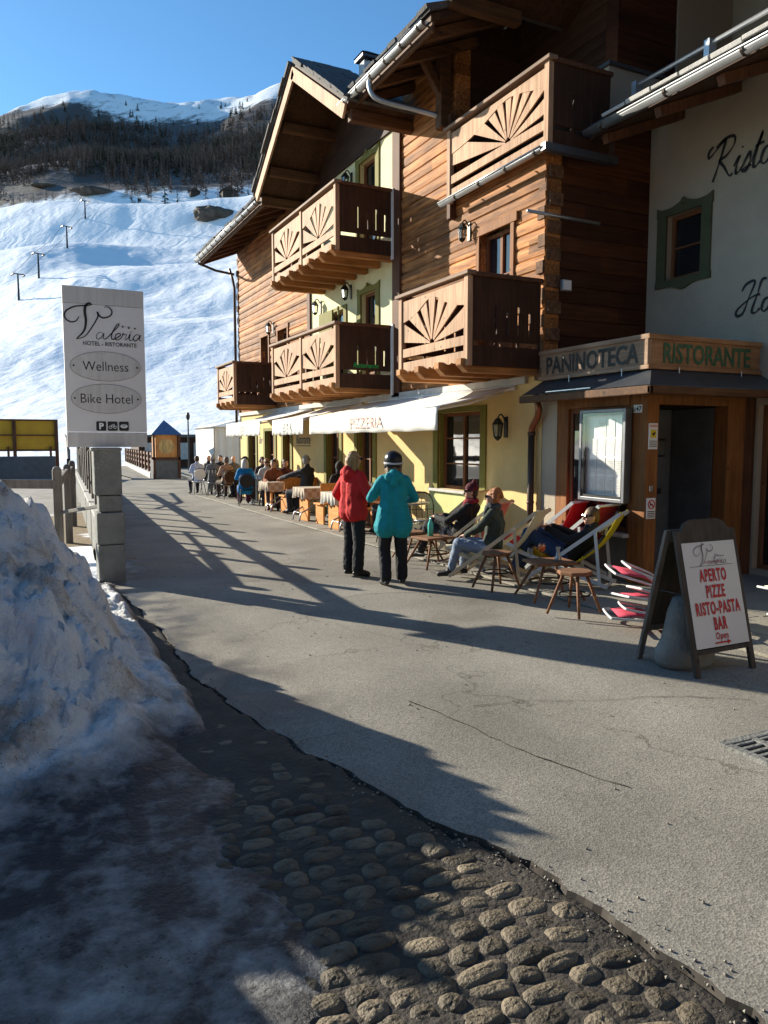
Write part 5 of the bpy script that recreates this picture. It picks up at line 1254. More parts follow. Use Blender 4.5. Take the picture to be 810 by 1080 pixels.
MT['blackhut'] = mat('old_hut_timber', (0.03,0.022,0.018), (0.05,0.038,0.03), 1, 0.9)
for sd_, lbl in ((-1.45,'left haul cable of the ski lift between its pylons'),(1.45,'right haul cable of the ski lift between its pylons')):
    pts = []
    for p in pyls:
        a_ = p.rotation_euler.z; k_ = p.scale[0]; pts.append(Vector((p.location.x+sd_*k_*math.cos(a_), p.location.y+sd_*k_*math.sin(a_), p.location.z+6.9*k_)))
    B = MB(); full = []
    for q0, q1 in zip(pts[:-1], pts[1:]):
        for i in range(8): t_ = i/8; full.append(q0.lerp(q1, t_)-Vector((0,0,4*t_*(1-t_)*0.02*(q1-q0).length)))
    full.append(pts[-1]); B.tube(full, 0.05, 5); o = B.build('lift_cable', MT['iron']); tag(o, lbl, 'cable')
# mountain huts
def hut(az, el, s, lab):
    r = find_r(az, el); x, y, z = on_hill(az, r); t = thing('mountain_hut', lab, 'hut')
    B = MB(); B.box(-4,4,-3,3,-2.5,3.0); B.build('wall', MT['blackhut'], t)
    B = MB(); B.prism([(-5,2.6),(5,2.6),(0,5.2)], (0,-4,0), (1,0,0), (0,0,1), (0,1,0), 8); B.build('roof', MT['blackhut'], t)
    place(t, x, y, z, -az+15, s)
hut(14.95, 17.0, 0.95, 'dark wooden hut at the forest edge next to the chalet eave')
hut(12.6, 16.9, 0.65, 'low dark hut lower left of the larger one by the forest edge')
hut(2.6, 17.4, 0.6, 'small dark hut above the bare patches at the left')
# bare rock patch beside the eave
def boulder(az, el, rx, ry, rz2, lab, seed):
    r = find_r(az, el); x, y, z = on_hill(az, r); B = MB(); B.ell((0,0,0), (rx,ry,rz2), 28, 18)
    B.v = [tuple(Vector(v)*(1+0.35*noise.fractal(Vector(v)*0.13+Vector((seed,0,0)),1,2,4))) for v in B.v]
    o = B.build('rock_outcrop', mat('brown_rock',(0.06,0.045,0.035),(0.11,0.085,0.065),0.3,0.95,bump=0.8,bscale=1), smooth=False); o.location = (x,y,z); tag(o, lab, 'rock')
boulder(14.0, 15.6, 11, 8, 4.2, 'brown rocky outcrop in the snow beside the chalet eave', 1)
boulder(2.8, 16.6, 9, 6, 1.8, 'brown snow-free knoll at the upper left of the piste', 2)
boulder(5.9, 16.5, 15, 8, 2.6, 'wide brown snow-free knoll below the forest, middle of the piste', 3)
# forest
def tree_geo(rg, h, larch=True):
    vs = []; fs = []
    rw = h*(0.15 if larch else 0.2)
    k = 30
    vs += [(-0.02*h,0,0),(0.02*h,0,0),(0,0,h)]; fs.append((0,1,2)); vs += [(0,-0.02*h,0),(0,0.02*h,0),(0,0,h)]; fs.append((3,4,5))
    for i in range(k):
        t = 0.10+0.86*i/k; a = rg.random()*6.283; z = h*t; rr = rw*(1-t)**0.75*(0.7+rg.random()*0.6); dz = -0.03*h*(1 if not larch else -0.6+rg.random())
        w2 = rr*0.42; ca, sa = math.cos(a), math.sin(a); b = len(vs)
        vs += [(0,0,z+0.035*h),(ca*rr-sa*w2, sa*rr+ca*w2, z+dz),(ca*rr*1.1, sa*rr*1.1, z+dz*1.5-0.01*h),(ca*rr+sa*w2, sa*rr-ca*w2, z+dz)]
        fs += [(b,b+1,b+2),(b,b+2,b+3)]
    return np.array(vs), fs
rg = random.Random(31); protos = [tree_geo(rg, 1.0, True) for _ in range(6)]
MT['larch'] = mat('bare_larch', (0.10,0.078,0.070), (0.15,0.12,0.108), 0.05, 0.95, c3=(0.035,0.045,0.03), s3=0.02, a3=(0.55,0.6))
MT['spruce'] = mat('dark_spruce', (0.018,0.03,0.014), (0.035,0.05,0.022), 0.3, 0.95)
VV = []; FF = []; n0 = 0; cnt = 0
for tr in range(60000):
    if cnt > 8500: break
    az = -14+40*rg.random(); r = 430+700*rg.random()**0.8; x = r*math.sin(R(az)); y = r*math.cos(R(az)); s = x*Sx+y*Sy
    n_ = noise.noise(Vector((x*0.008,y*0.008,2)))
    lo = 392+42*n_+ 34*noise.noise(Vector((x*0.03,y*0.03,8))); hi = 805+70*noise.noise(Vector((x*0.006,y*0.006,5)))
    if s < lo or s > hi: continue
    if s < lo+60 and rg.random() < 0.75: continue
    if s > hi-60 and rg.random() < 0.6: continue
    if noise.noise(Vector((x*0.015,y*0.015,12))) > 0.42: continue
    z = hill(x, y); h = 9+7*rg.random(); v, f = protos[rg.randrange(6)]; a = rg.random()*6.28
    ca, sa = math.cos(a), math.sin(a)
    w_ = np.empty_like(v); w_[:,0] = (v[:,0]*ca - v[:,1]*sa)*h + x; w_[:,1] = (v[:,0]*sa+v[:,1]*ca)*h + y; w_[:,2] = v[:,2]*h+z-0.5
    VV.append(w_); FF += [tuple(i+n0 for i in q) for q in f]; n0 += len(v); cnt += 1
B = MB(); B.v = [tuple(q) for q in np.concatenate(VV)]; B.f = FF; B.mi = [0]*len(FF)
o = B.build('larch_forest', MT['larch']); tag(o, 'belt of bare brown larch forest across the mountain above the piste', 'forest', kind='stuff')
# single trees on the ridge
def spruce(x, y, z, h, lab, larch=False, grp='single trees along the snowy ridge'):
    t = thing('spruce_tree' if not larch else 'larch_tree', lab, 'tree', group=grp)
    B = MB(); B.tube([(0,0,-1),(0,0,h*0.9)],[0.02*h,0.004*h],6); B.build('trunk', MT['darkwood'], t)
    v, f = tree_geo(rg, h, larch); B = MB(); B.add([tuple(q) for q in v], f); v, f = tree_geo(rg, h, larch); B.add([tuple(q) for q in v], f); B.build('crown', MT['larch' if larch else 'spruce'], t)
    place(t, x, y, z-0.5, rg.random()*360); return t
lab1 = ['dark spruce in the left-hand group on the snowy ridge above the larch forest','dark spruce in the middle group on the snowy ridge above the larch forest','dark spruce at the right of the snowy ridge near the chalet gable']
k = 0; tries = 0
groups = ['spruces on the left of the ridge','spruces in the middle of the ridge','spruces on the right of the ridge']
while k < 30 and tries < 4000:
    tries += 1
    gi = rg.choice([0,1,1,1,2,2]); az = {0:rg.gauss(4.0,0.5),1:rg.gauss(8.3,1.5),2:rg.gauss(15,1.8)}[gi]
    s = 800+75*rg.random() if gi else 790+45*rg.random(); r = s/math.cos(AZT-R(az)); x, y, z = on_hill(az, r)
    spruce(x, y, z, 6+6*rg.random(), lab1[gi], grp=groups[gi]); k += 1
for az, s, h in ((15.6,372,16),(15.9,382,14),(15.2,390,15),(9.5,385,12),(11.0,388,12)):
    r = s/math.cos(AZT-R(az)); x, y, z = on_hill(az, r); spruce(x, y, z, h, 'bare pale larch standing at the lower forest edge', True, 'larches at the lower forest edge')

# ================================================================== TERRACE FURNITURE
MT['stoolwood'] = wood('stool_wood', (0.14,0.06,0.03), (0.28,0.14,0.07), 'Y', grain=18)
MT['deckwood'] = wood('deck_chair_wood', (0.50,0.38,0.24), (0.66,0.52,0.34), 'Z', grain=14, var=0.1)
MT['tubewhite'] = mat('white_tube', (0.62,0.62,0.60), (0.55,0.55,0.53), 8, 0.35)
MT['steel'] = mat('steel_tube', (0.35,0.35,0.36), (0.28,0.28,0.29), 8, 0.3, metal=0.8)
FAB = {k: mat(k+'_canvas', c, tuple(q*0.85 for q in c), 6, 0.85, bump=0.2, bscale=200) for k, c in dict(yellow=(0.72,0.58,0.02), cream=(0.72,0.68,0.50), red=(0.50,0.03,0.035), pink=(0.60,0.20,0.16), redpink=(0.55,0.06,0.10), darkred=(0.30,0.02,0.03)).items()}
def stool(h=0.45, w_=0.36, square=False):
    t = thing('stool', 'x', 'stool')
    B = MB()
    if square: B.box(-w_/2,w_/2,-w_*0.42,w_*0.42,h-0.035,h)
    else:
        n = 8; B.prism([(w_/2*1.05*math.cos(2*math.pi*(i+0.5)/n), w_/2*math.sin(2*math.pi*(i+0.5)/n)) for i in range(n)], (0,0,h-0.04),(1,0,0),(0,1,0),(0,0,1),0.04)
    B.build('seat', MT['stoolwood'], t, bevel=0.008)
    for sx_, sy_ in ((1,1),(-1,1),(-1,-1),(1,-1)):
        B = MB(); B.tube([(sx_*w_*0.24,sy_*w_*0.22,h-0.03),(sx_*w_*0.62,sy_*w_*0.52,0)],[0.019,0.015],8); B.build('leg', MT['stoolwood'], t, smooth=True)
    B = MB(); n = 20; r_ = w_*0.43; B.tube([(r_*1.08*math.cos(2*math.pi*i/n), r_*math.sin(2*math.pi*i/n), h*0.45) for i in range(n+1)], 0.010, 6); B.build('ring_brace', MT['iron'], t, smooth=True)
    return t
s1 = stool(); FG = 0.03
def lab(o, l, g=None, cat=None):
    o['label'] = l
    if g: o['group'] = g
    if cat: o['category'] = cat
    return o
def mktable(): 
    t = stool(0.43, 0.50, True); t.name = 'low_table'; t['category'] = 'low table'; t.children[0].name = 'tabletop'; return t
place(s1, 5.22, 6.12, FG, 20); lab(s1, 'empty octagonal wooden stool in front of the reclining man, nearest to the sandwich board', 'rustic wooden stools')
s2 = copy_tree(s1); place(s2, 5.28, 7.62, FG, 5); lab(s2, 'octagonal wooden stool right in front of the red-haired woman', 'rustic wooden stools')
t1 = mktable(); place(t1, 5.50, 6.88, FG, -12); lab(t1, 'low wooden table with an orange drink on it beside the reclining man', 'low wooden tables')
t2 = copy_tree(t1); place(t2, 5.42, 9.42, FG, 8); lab(t2, 'low wooden table with turquoise bottle and glasses right of the woman in teal', 'low wooden tables')
t3 = copy_tree(t1); place(t3, 5.56, 10.15, FG, -5); lab(t3, 'low wooden table half hidden behind the woman in teal', 'low wooden tables')
# drinks
MT['dglass'] = seethrough('drinking_glass', 1.0); MT['spritz'] = seethrough('orange_drink', 1, (0.95,0.18,0.02)); MT['spritz2'] = mat('orange_drink_body',(0.85,0.16,0.02),(0.8,0.12,0.02),4,0.2)
MT['bottle'] = mat('turquoise_bottle_glass',(0.10,0.55,0.45),(0.08,0.45,0.38),4,0.1); 
def goblet(x, y, z, drink=None, l=''):
    t = thing('wine_glass', l, 'glass', (x,y,z)); B = MB(); B.lathe([(0.034,0),(0.034,0.003),(0.005,0.006),(0.004,0.075),(0.02,0.09),(0.042,0.115),(0.046,0.15),(0.040,0.19)], (x,y,z), 16); B.build('bowl', MT['dglass'], t, smooth=True)
    if drink: B = MB(); B.lathe([(0.0,0.088),(0.018,0.092),(0.039,0.116),(0.043,0.145),(0.042,0.165),(0,0.165)], (x,y,z), 14); B.build('drink', drink, t, smooth=True)
    return t
def tumbler(x, y, z, l, h=0.1):
    t = thing('tumbler', l, 'glass', (x,y,z)); B = MB(); B.lathe([(0.0,0.0),(0.028,0.0),(0.034,h),(0.031,h),(0.026,0.008),(0,0.008)], (x,y,z), 14); B.build('tumbler_wall', MT['dglass'], t, smooth=True); return t
goblet(5.46,6.98,FG+0.43,MT['spritz2'],'stemmed glass of orange spritz on the low table by the reclining man')
tumbler(5.40,7.12,FG+0.43,'small empty tumbler left of the orange drink',0.12)
B = MB(); B.lathe([(0.035,0),(0.045,0.01),(0.028,0.05),(0.02,0.11),(0.03,0.16)], (5.55,6.80,FG+0.43), 12); o = B.build('ashtray_stand', MT['metal'], smooth=True); tag(o, 'small metal flared cup right of the orange drink', 'cup')
B = MB(); B.lathe([(0,0),(0.04,0),(0.042,0.16),(0.036,0.19),(0.015,0.235),(0.014,0.28),(0,0.28)], (5.40,9.46,FG+0.43), 14); o = B.build('water_bottle', MT['bottle'], smooth=True); tag(o, 'turquoise glass bottle on the low table', 'bottle')
for i,(dx,dy) in enumerate(((0.10,-0.06),(0.17,0.03),(0.2,-0.12),(0.08,-0.16))): 
    if i%2: goblet(5.42+dx,9.42+dy,FG+0.43,None,'clear glasses crowded right of the turquoise bottle')['group']='glasses right of the bottle'
    else: 
        q = tumbler(5.42+dx,9.42+dy,FG+0.43,'clear glasses crowded right of the turquoise bottle'); q['group']='glasses right of the bottle'
def deckchair(fab, frame='deckwood', hi=0.92, w_=0.54):
    t = thing('deck_chair', 'x', 'deck chair'); fm = MT[frame]; hw = w_/2; r = 0.017
    B = MB()
    for sx_ in (-hw, hw): B.beam((sx_,-0.62,hi),(sx_,0.55,0.03),0.025,0.045)
    B.tube([(-hw,-0.62,hi),(hw,-0.62,hi)],r,8); B.tube([(-hw,0.52,0.05),(hw,0.52,0.05)],r,8); B.build('long_frame', fm, t)
    B = MB(); hw2 = hw-0.035
    for sx_ in (-hw2, hw2): B.beam((sx_,0.62,0.40),(sx_,-0.50,0.03),0.025,0.045)
    B.tube([(-hw2,0.62,0.40),(hw2,0.62,0.40)],r,8); B.tube([(-hw2,-0.48,0.04),(hw2,-0.48,0.04)],r,8); B.build('short_frame', fm, t)
    for sx_ in (-hw-0.02, hw+0.02):
        B = MB(); B.beam((sx_,-0.35,0.70),(sx_,-0.42,0.06),0.02,0.035); B.build('prop', fm, t)
    pts = cr([(-0.62,hi+0.01),(-0.42,hi*0.62),(-0.2,0.36),(0.05,0.24),(0.35,0.27),(0.62,0.42)],5); B = MB(); vs = []; n = len(pts)
    for (y,z) in pts:
        for j in range(5): u = -1+j/2; vs.append((u*(hw-0.045), y, z+0.02*u*u))
    B.add(vs, [(i*5+j, i*5+j+1, (i+1)*5+j+1, (i+1)*5+j) for i in range(n-1) for j in range(4)])
    o = B.build('sling', FAB[fab], t, smooth=True); so = o.modifiers.new('s','SOLIDIFY'); so.thickness = 0.006
    return t
d = deckchair('yellow','tubewhite',0.92); place(d, 6.30, 7.45, FG, 35); lab(d, 'white framed deck chair with bright yellow canvas under the reclining man', 'deck chairs along the terrace')
d = deckchair('cream'); place(d, 5.62, 8.12, FG, 33); lab(d, 'cream deck chair under the red-haired woman', 'deck chairs along the terrace')
d = deckchair('pink'); place(d, 6.08, 9.55, FG, 28); lab(d, 'deck chair with faded pink canvas behind the man in the dark beanie', 'deck chairs along the terrace')
d = deckchair('cream','deckwood',1.0); place(d, 6.40, 10.65, FG, 32); lab(d, 'empty cream deck chair leaning in front of the yellow wall, left of the beanie man', 'deck chairs along the terrace')
d = deckchair('red','tubewhite',0.98); place(d, 6.70, 8.55, FG, 20); lab(d, 'red canvas deck chair close to the porch window', 'deck chairs along the terrace')
d = deckchair('darkred','tubewhite',0.98); place(d, 6.66, 7.95, FG, 16); lab(d, 'red canvas deck chair behind the reclining man, close to the low porch wall', 'deck chairs along the terrace')
# folded stack
def folded(fab):
    t = thing('folded_deck_chair', 'x', 'folded chair'); fm = MT['tubewhite']; B = MB(); hw = 0.27
    B.tube(cr([(-hw,0,0),(-hw,0.03,0.55),(-hw,0.10,1.05),(-hw+0.05,0.11,1.12),(hw-0.05,0.11,1.12),(hw,0.10,1.05),(hw,0.03,0.55),(hw,0,0)],4),0.014,8)
    B.tube(cr([(-hw+0.04,0.05,0.05),(-hw+0.03,-0.03,0.5),(-hw+0.05,-0.02,0.9),(-hw+0.1,-0.02,0.98),(hw-0.1,-0.02,0.98),(hw-0.05,-0.02,0.9),(hw-0.03,-0.03,0.5),(hw-0.04,0.05,0.05)],4),0.014,8); B.tube([(-hw,0,0.02),(hw,0,0.02)],0.013,8)
    B.build('frame', fm, t, smooth=True)
    B = MB(); vs = []
    for i in range(9):
        z = 0.12+0.92*i/8
        for j in range(4): u = -1+2*j/3; vs.append((u*(hw-0.03), 0.045+0.04*math.sin(i*0.9), z))
    B.add(vs, [(i*4+j,i*4+j+1,(i+1)*4+j+1,(i+1)*4+j) for i in range(8) for j in range(3)]); o = B.build('sling', FAB[fab], t, smooth=True); so = o.modifiers.new('s','SOLIDIFY'); so.thickness = 0.006
    return t
for i,(x,y,z,rx,ry,rz2,l) in enumerate(((5.92,5.06,0.02,-78,0,58,'lowest folded red and white deck chair of the heap left of the sandwich board'),(6.08,5.16,0.11,-72,6,70,'second folded red and white deck chair from the bottom of the heap'),(6.08,5.30,0.20,-64,-3,61,'topmost folded red and white deck chair of the heap by the sandwich board'))):
    f = folded('redpink'); f.location = (x,y,z+FG); f.rotation_euler = (R(rx),R(ry),R(rz2)); f.scale = (0.8,0.85,0.82); lab(f, l, 'folded deck chairs heaped by the board')
for i,(x,y,z,l) in enumerate(((6.95,4.45,0.30,'upper white folded lounger end showing right of the sandwich board'),(6.9,4.3,0.08,'lower white folded lounger end showing right of the sandwich board'))):
    f = folded('cream'); f.location = (x,y,z); f.rotation_euler = (R(-72),0,R(88)); f.scale = (0.55,0.8,0.8); lab(f, l, 'white loungers behind the board')
# wire chairs by the wall
def wirechair(seatm='steel', back='oval'):
    t = thing('terrace_chair', 'x', 'chair'); B = MB(); B.lathe([(0,0.44),(0.20,0.44),(0.21,0.455),(0.19,0.465),(0,0.46)], (0,0,0), 16); B.build('seat', MT[seatm], t, smooth=True)
    for sx_, sy_ in ((1,1),(-1,1),(-1,-1),(1,-1)):
        B = MB(); B.tube([(sx_*0.15,sy_*0.14,0.44),(sx_*0.21,sy_*0.22,0)],0.011,6); B.build('leg', MT['iron'], t)
    B = MB(); B.tube(cr([(-0.19,-0.15,0.44),(-0.22,-0.22,0.70),(-0.15,-0.25,0.87),(0,-0.26,0.91),(0.15,-0.25,0.87),(0.22,-0.22,0.70),(0.19,-0.15,0.44)],4),0.011,6)
    if back == 'oval': 
        for u in (-0.1,0,0.1): B.tube([(u,-0.17,0.46),(u,-0.255,0.88)],0.006,5)
        B.tube([(-0.2,-0.2,0.62),(0.2,-0.2,0.62)],0.006,5)
    B.build('back_frame', MT['iron'], t, smooth=True)
    if back != 'oval':
        B = MB(); B.prism([(0.20*math.cos(a)*1.0, 0.70+0.19*math.sin(a)) for a in [2*math.pi*i/16 for i in range(16)]], (0,-0.235,0),(1,0,0),(0,0,1),(0,1,0),0.012); B.build('backrest', MT[back], t)
    return t
c0 = wirechair(); place(c0, 6.35, 11.3, FG, 170); lab(c0, 'black wire chair with round back, left of the empty cream deck chair', 'black wire chairs')
c = copy_tree(c0); place(c, 6.0, 11.9, FG, 80); lab(c, 'black wire chair behind the woman in teal', 'black wire chairs')
B = MB(); B.lathe([(0,0.70),(0.34,0.70),(0.35,0.715),(0.34,0.73),(0,0.73)], (6.3,11.75,FG), 20); B.tube([(6.3,11.75,FG),(6.3,11.75,FG+0.7)],0.03,8); B.lathe([(0.22,0),(0.2,0.02),(0.03,0.05)], (6.3,11.75,FG), 14); o = B.build('bistro_table', MT['steel'], smooth=False); tag(o, 'round steel bistro table between the wire chairs', 'table')
# orange benches and cloth-covered tables
MT['orange'] = wood('orange_varnished_wood', (0.50,0.17,0.035), (0.68,0.30,0.08), 'Y', grain=16, var=0.12)
def check():
    m, t, b = nmat('checked_cloth'); N = t.nodes; L = t.links; tc = N.new('ShaderNodeTexCoord'); ck = N.new('ShaderNodeTexChecker'); ck.inputs['Scale'].default_value = 9
    ck.inputs[1].default_value = (0.50,0.43,0.33,1); ck.inputs[2].default_value = (0.38,0.28,0.20,1); L.new(tc.outputs['Object'], ck.inputs[0]); L.new(ck.outputs[0], b.inputs['Base Color']); b.inputs['Roughness'].default_value = 0.9; return m
MT['check'] = check(); MT['cloth'] = mat('white_cloth',(0.55,0.50,0.42),(0.48,0.44,0.37),5,0.9)
def bench(l=1.3):
    t = thing('bench', 'x', 'bench'); B = MB(); B.box(-l/2,l/2,-0.19,0.19,0.42,0.46); B.build('seat', MT['orange'], t, bevel=0.008)
    B = MB(); B.box(-l/2,l/2,-0.22,-0.19,0.62,0.90); B.build('backrest', MT['orange'], t, bevel=0.01)
    for s_ in (-1,1):
        B = MB(); B.box(s_*(l/2-0.08)-0.02,s_*(l/2-0.08)+0.02,-0.22,0.2,0,0.42); B.box(s_*(l/2-0.08)-0.02,s_*(l/2-0.08)+0.02,-0.25,-0.18,0.42,0.88); B.build('end_board', MT['orange'], t, bevel=0.006)
    return t
def cloth_table(l=1.25, w_=0.72, cm='check', wood_='orange'):
    t = thing('dining_table', 'x', 'table'); B = MB(); B.box(-l/2,l/2,-w_/2,w_/2,0.71,0.745); B.build('tabletop', MT[wood_], t, bevel=0.006)
    for s_ in (-1,1):
        B = MB(); B.box(s_*(l/2-0.14)-0.025,s_*(l/2-0.14)+0.025,-w_*0.38,w_*0.38,0,0.71); B.build('leg', MT[wood_], t, bevel=0.006)
    return t
def tcloth(x, y, rz2, l, w_, m, labl):
    B = MB(); n = 28; vs = []; per = []
    for i in range(n*4):
        s_ = i/n; q = int(s_); f = s_-q; c = [(-1,-1),(1,-1),(1,1),(-1,1)]; a = c[q]; b = c[(q+1)%4]; per.append((a[0]+(b[0]-a[0])*f, a[1]+(b[1]-a[1])*f))
    for lev in range(3):
        for i, (u, v) in enumerate(per): k = 0.012*lev*math.sin(i*0.9); vs.append((u*(l/2+0.012+k), v*(w_/2+0.012+k), 0.752-0.11*lev*(1+0.15*math.sin(i*0.31))))
    m_ = len(per); B.add(vs, [(lv*m_+i, lv*m_+(i+1)%m_, (lv+1)*m_+(i+1)%m_, (lv+1)*m_+i) for lv in range(2) for i in range(m_)] + [tuple(range(m_))])
    o = B.build('tablecloth', m, smooth=False); place(o, x, y, FG, rz2); tag(o, labl, 'tablecloth'); return o
b0 = bench(); place(b0, 6.62, 15.5, FG, 2); lab(b0, 'orange varnished bench nearest the woman in red, backrest towards us', 'orange terrace benches')
b1 = copy_tree(b0); place(b1, 6.75, 18.3, FG, 2); lab(b1, 'orange bench behind the man in the dark jacket', 'orange terrace benches')
b2 = copy_tree(b0); place(b2, 6.60, 13.75, FG, 2); lab(b2, 'orange bench hidden mostly behind the woman in red', 'orange terrace benches')
for x,y,mm,l1,l2 in ((6.50,16.35,'check','orange wood table under a checked cloth left of the woman in red','checked tablecloth on the table left of the woman in red'),
                  (6.45,14.45,'cloth','orange wood table partly behind the woman in red','white tablecloth partly behind the woman in red'),
                  (6.55,19.2,'check','dark table with cream cloth in front of the man in the dark jacket','cream checked tablecloth under the dark-jacketed man\'s hands')):
    t = cloth_table(); place(t, x, y, FG, 0); lab(t, l1, 'dining tables on the terrace'); tcloth(x, y, 0, 1.25, 0.72, MT[mm], l2)
# folded steel trestles sticking out of the tables
for (x,y,l) in ((5.85,16.2,'bent steel tube leg frame in front of the checked table'),(5.95,18.6,'bent steel tube leg frame in front of the far cream table'),(5.85,13.9,'bent steel tube leg frame by the boots of the woman in red')):
    B = MB()
    for dy in (-0.22,0.22): B.tube(cr([(x+0.5,y+dy,0.55+FG),(x+0.1,y+dy,0.28+FG),(x-0.05,y+dy,0.2+FG),(x-0.1,y+dy,0.02+FG)],4),0.018,8)
    B.tube([(x-0.05,y-0.22,0.2+FG),(x-0.05,y+0.22,0.2+FG)],0.014,8); o = B.build('trestle_frame', MT['steel'], smooth=True); tag(o, l, 'trestle')

# ================================================================== SANDWICH BOARD
sbd = thing('sandwich_board', 'wooden A-frame menu board reading aperto pizze risto-pasta bar', 'sandwich board', (4.97, 4.28, 0))
YF, YB, YT, HT = 4.04, 4.62, 4.33, 1.13
LX, RX = 4.63, 5.30
def frontP(x, z, off=0.0):
    k = z/HT; y = YF+(YT-YF-0.02)*k; return (x, y-off, z)
def fbox(B, x0, x1, z0, z1, off0, off1):
    vs = [frontP(x,z,o) for o in (off0,off1) for x,z in ((x0,z0),(x1,z0),(x1,z1),(x0,z1))]
    B.add(vs, [(0,1,2,3),(7,6,5,4),(0,4,5,1),(1,5,6,2),(2,6,7,3),(3,7,4,0)])
B = MB(); fbox(B, LX, LX+0.055, 0, HT-0.02, 0, 0.03); fbox(B, RX-0.055, RX, 0, HT-0.02, 0, 0.03); fbox(B, LX+0.055, RX-0.055, 0.17, 0.205, 0, 0.03); fbox(B, LX+0.055, RX-0.055, HT-0.12, HT-0.02, 0, 0.03)
xc = (LX+RX)/2
MT['blackwood'] = wood('dark_stained_board', (0.035,0.028,0.022), (0.075,0.06,0.05), 'Z', grain=18)
up = Vector((0,(YT-YF-0.02)/HT,1)).normalized(); nn = Vector((0,-1,(YT-YF-0.02)/HT)).normalized()
top = [(xc-0.27,HT-0.03),(xc+0.27,HT-0.03),(xc+0.22,HT+0.03),(xc+0.15,HT+0.06),(xc-0.15,HT+0.06),(xc-0.22,HT+0.03)]
B.prism([(x, z-(HT-0.03)) for x, z in top], Vector(frontP(0,HT-0.03,0)), (1,0,0), up, nn, 0.03)
B.build('front_frame', MT['blackwood'], sbd, bevel=0.004)
B = MB(); fbox(B, LX+0.05, RX-0.05, 0.2, HT-0.115, 0.004, 0.014); B.build('backing', MT['blackwood'], sbd)
B = MB(); fbox(B, LX+0.045, RX-0.04, 0.215, HT-0.115, 0.031, 0.034); ps = B.build('poster', MT['signpanel'], sbd)
B = MB()
def backP(x, z, off=0.0): k = z/HT; return (x, YB+(YT+0.02-YB)*k+off, z)
for (x0,x1,z0,z1) in ((LX,LX+0.055,0,HT-0.02),(RX-0.055,RX,0,HT-0.02),(LX+0.055,RX-0.055,0.25,0.3),(LX+0.055,RX-0.055,HT-0.12,HT-0.02)):
    vs = [backP(x,z,o) for o in (0,0.03) for x,z in ((x0,z0),(x1,z0),(x1,z1),(x0,z1))]; B.add(vs, [(3,2,1,0),(4,5,6,7),(1,5,4,0),(2,6,5,1),(3,7,6,2),(0,4,7,3)])
B.build('back_frame', MT['greywood'], sbd, bevel=0.004)
B = MB(); vs = [backP(x,z,o) for o in (0.008,0.02) for x,z in ((LX+0.05,0.28),(RX-0.05,0.28),(RX-0.05,HT-0.1),(LX+0.05,HT-0.1))]; B.add(vs, [(3,2,1,0),(4,5,6,7),(1,5,4,0),(2,6,5,1),(3,7,6,2),(0,4,7,3)]); B.build('back_panel', MT['blackwood'], sbd)
# cheeks closing the left side
o0 = Vector(frontP(0,0,0.0345))
def FP(z): return Vector((0,0,0))+Vector(frontP(0, z, 0)) + nn*0.0365
B = MB(); pz = 0.90; valeria(B, FP(pz)+Vector((xc,0,0)), (1,0,0), up, nn, 0.36, 0.007); 
B.ribbon([(-0.24,0),(0.24,0)], 0.003, FP(0.822)+Vector((xc,0,0)), (1,0,0), up, nn, 0.001); B.build('lettering', MT['ink'], ps)
B = MB(); put_text(B, text2d('HOTEL RISTORANTE', 0.022, 1.0, 0), FP(0.842)+Vector((xc+0.02,0,0)), (1,0,0), up, nn, 0.001)
for txt, z, sz, xs2 in (('APERTO',0.705,0.135,0.52),('PIZZE',0.580,0.135,0.52),('RISTO-PASTA',0.455,0.135,0.52),('BAR',0.335,0.135,0.52),('Open',0.262,0.075,0.72)):
    put_text(B, text2d(txt, sz, xs2, 0.0048 if sz > 0.1 else 0.0015, sp=1.2), FP(z)+Vector((xc,0,0)), (1,0,0), up, nn, 0.001)
B.prism([(-0.085,-0.006),(0.05,-0.006),(0.05,-0.02),(0.09,0.0),(0.05,0.02),(0.05,0.006),(-0.085,0.006)], FP(0.235)+Vector((xc,0,0)), (1,0,0), up, nn, 0.001)
B.build('red_lettering', MT['red'], ps)
B = MB(); B.tube([(LX+0.02,YF+0.18,0.62),(LX+0.02,YB-0.2,0.62)],0.004,5); B.build('chain', MT['iron'], sbd)
# concrete weight inside
B = MB(); prof = [(0.0,0.0),(0.21,0.0),(0.235,0.05),(0.235,0.13),(0.20,0.2),(0.175,0.3),(0.15,0.45),(0.11,0.56),(0.0,0.58)]
B.lathe(prof, (0,0,0), 24); B.v = [(4.86+a*1.15, 4.34+b*0.80, c) for a, b, c in B.v]
o = B.build('concrete_weight', MT['concrete'], smooth=True); tag(o, 'rounded grey concrete weight standing inside the sandwich board', 'weight')
# drain grate
gt = thing('drain_grate', 'slotted concrete drain cover in the asphalt at the right edge', 'drain', (3.95, 2.9, 0))
B = MB(); x0,x1,y0,y1 = 3.72,4.22,2.66,3.06
B.box(x0,x1,y0,y0+0.06,-0.05,0.022); B.box(x0,x1,y1-0.06,y1,-0.05,0.022); B.box(x0,x0+0.06,y0+0.06,y1-0.06,-0.05,0.022); B.box(x1-0.06,x1,y0+0.06,y1-0.06,-0.05,0.022); B.box((x0+x1)/2-0.025,(x0+x1)/2+0.025,y0+0.06,y1-0.06,-0.05,0.022)
for k in range(5):
    y = y0+0.06+0.056*k+0.028; B.box(x0+0.06,x1-0.06,y,y+0.028,-0.05,0.018)
B.build('grating', MT['concrete'], gt, bevel=0.004); B = MB(); B.box(x0+0.05,x1-0.05,y0+0.05,y1-0.05,0.004,0.010); B.build('pit_shade_sheet', MT['black'], gt)  # black sheet under the slots stands for the shade of the pit
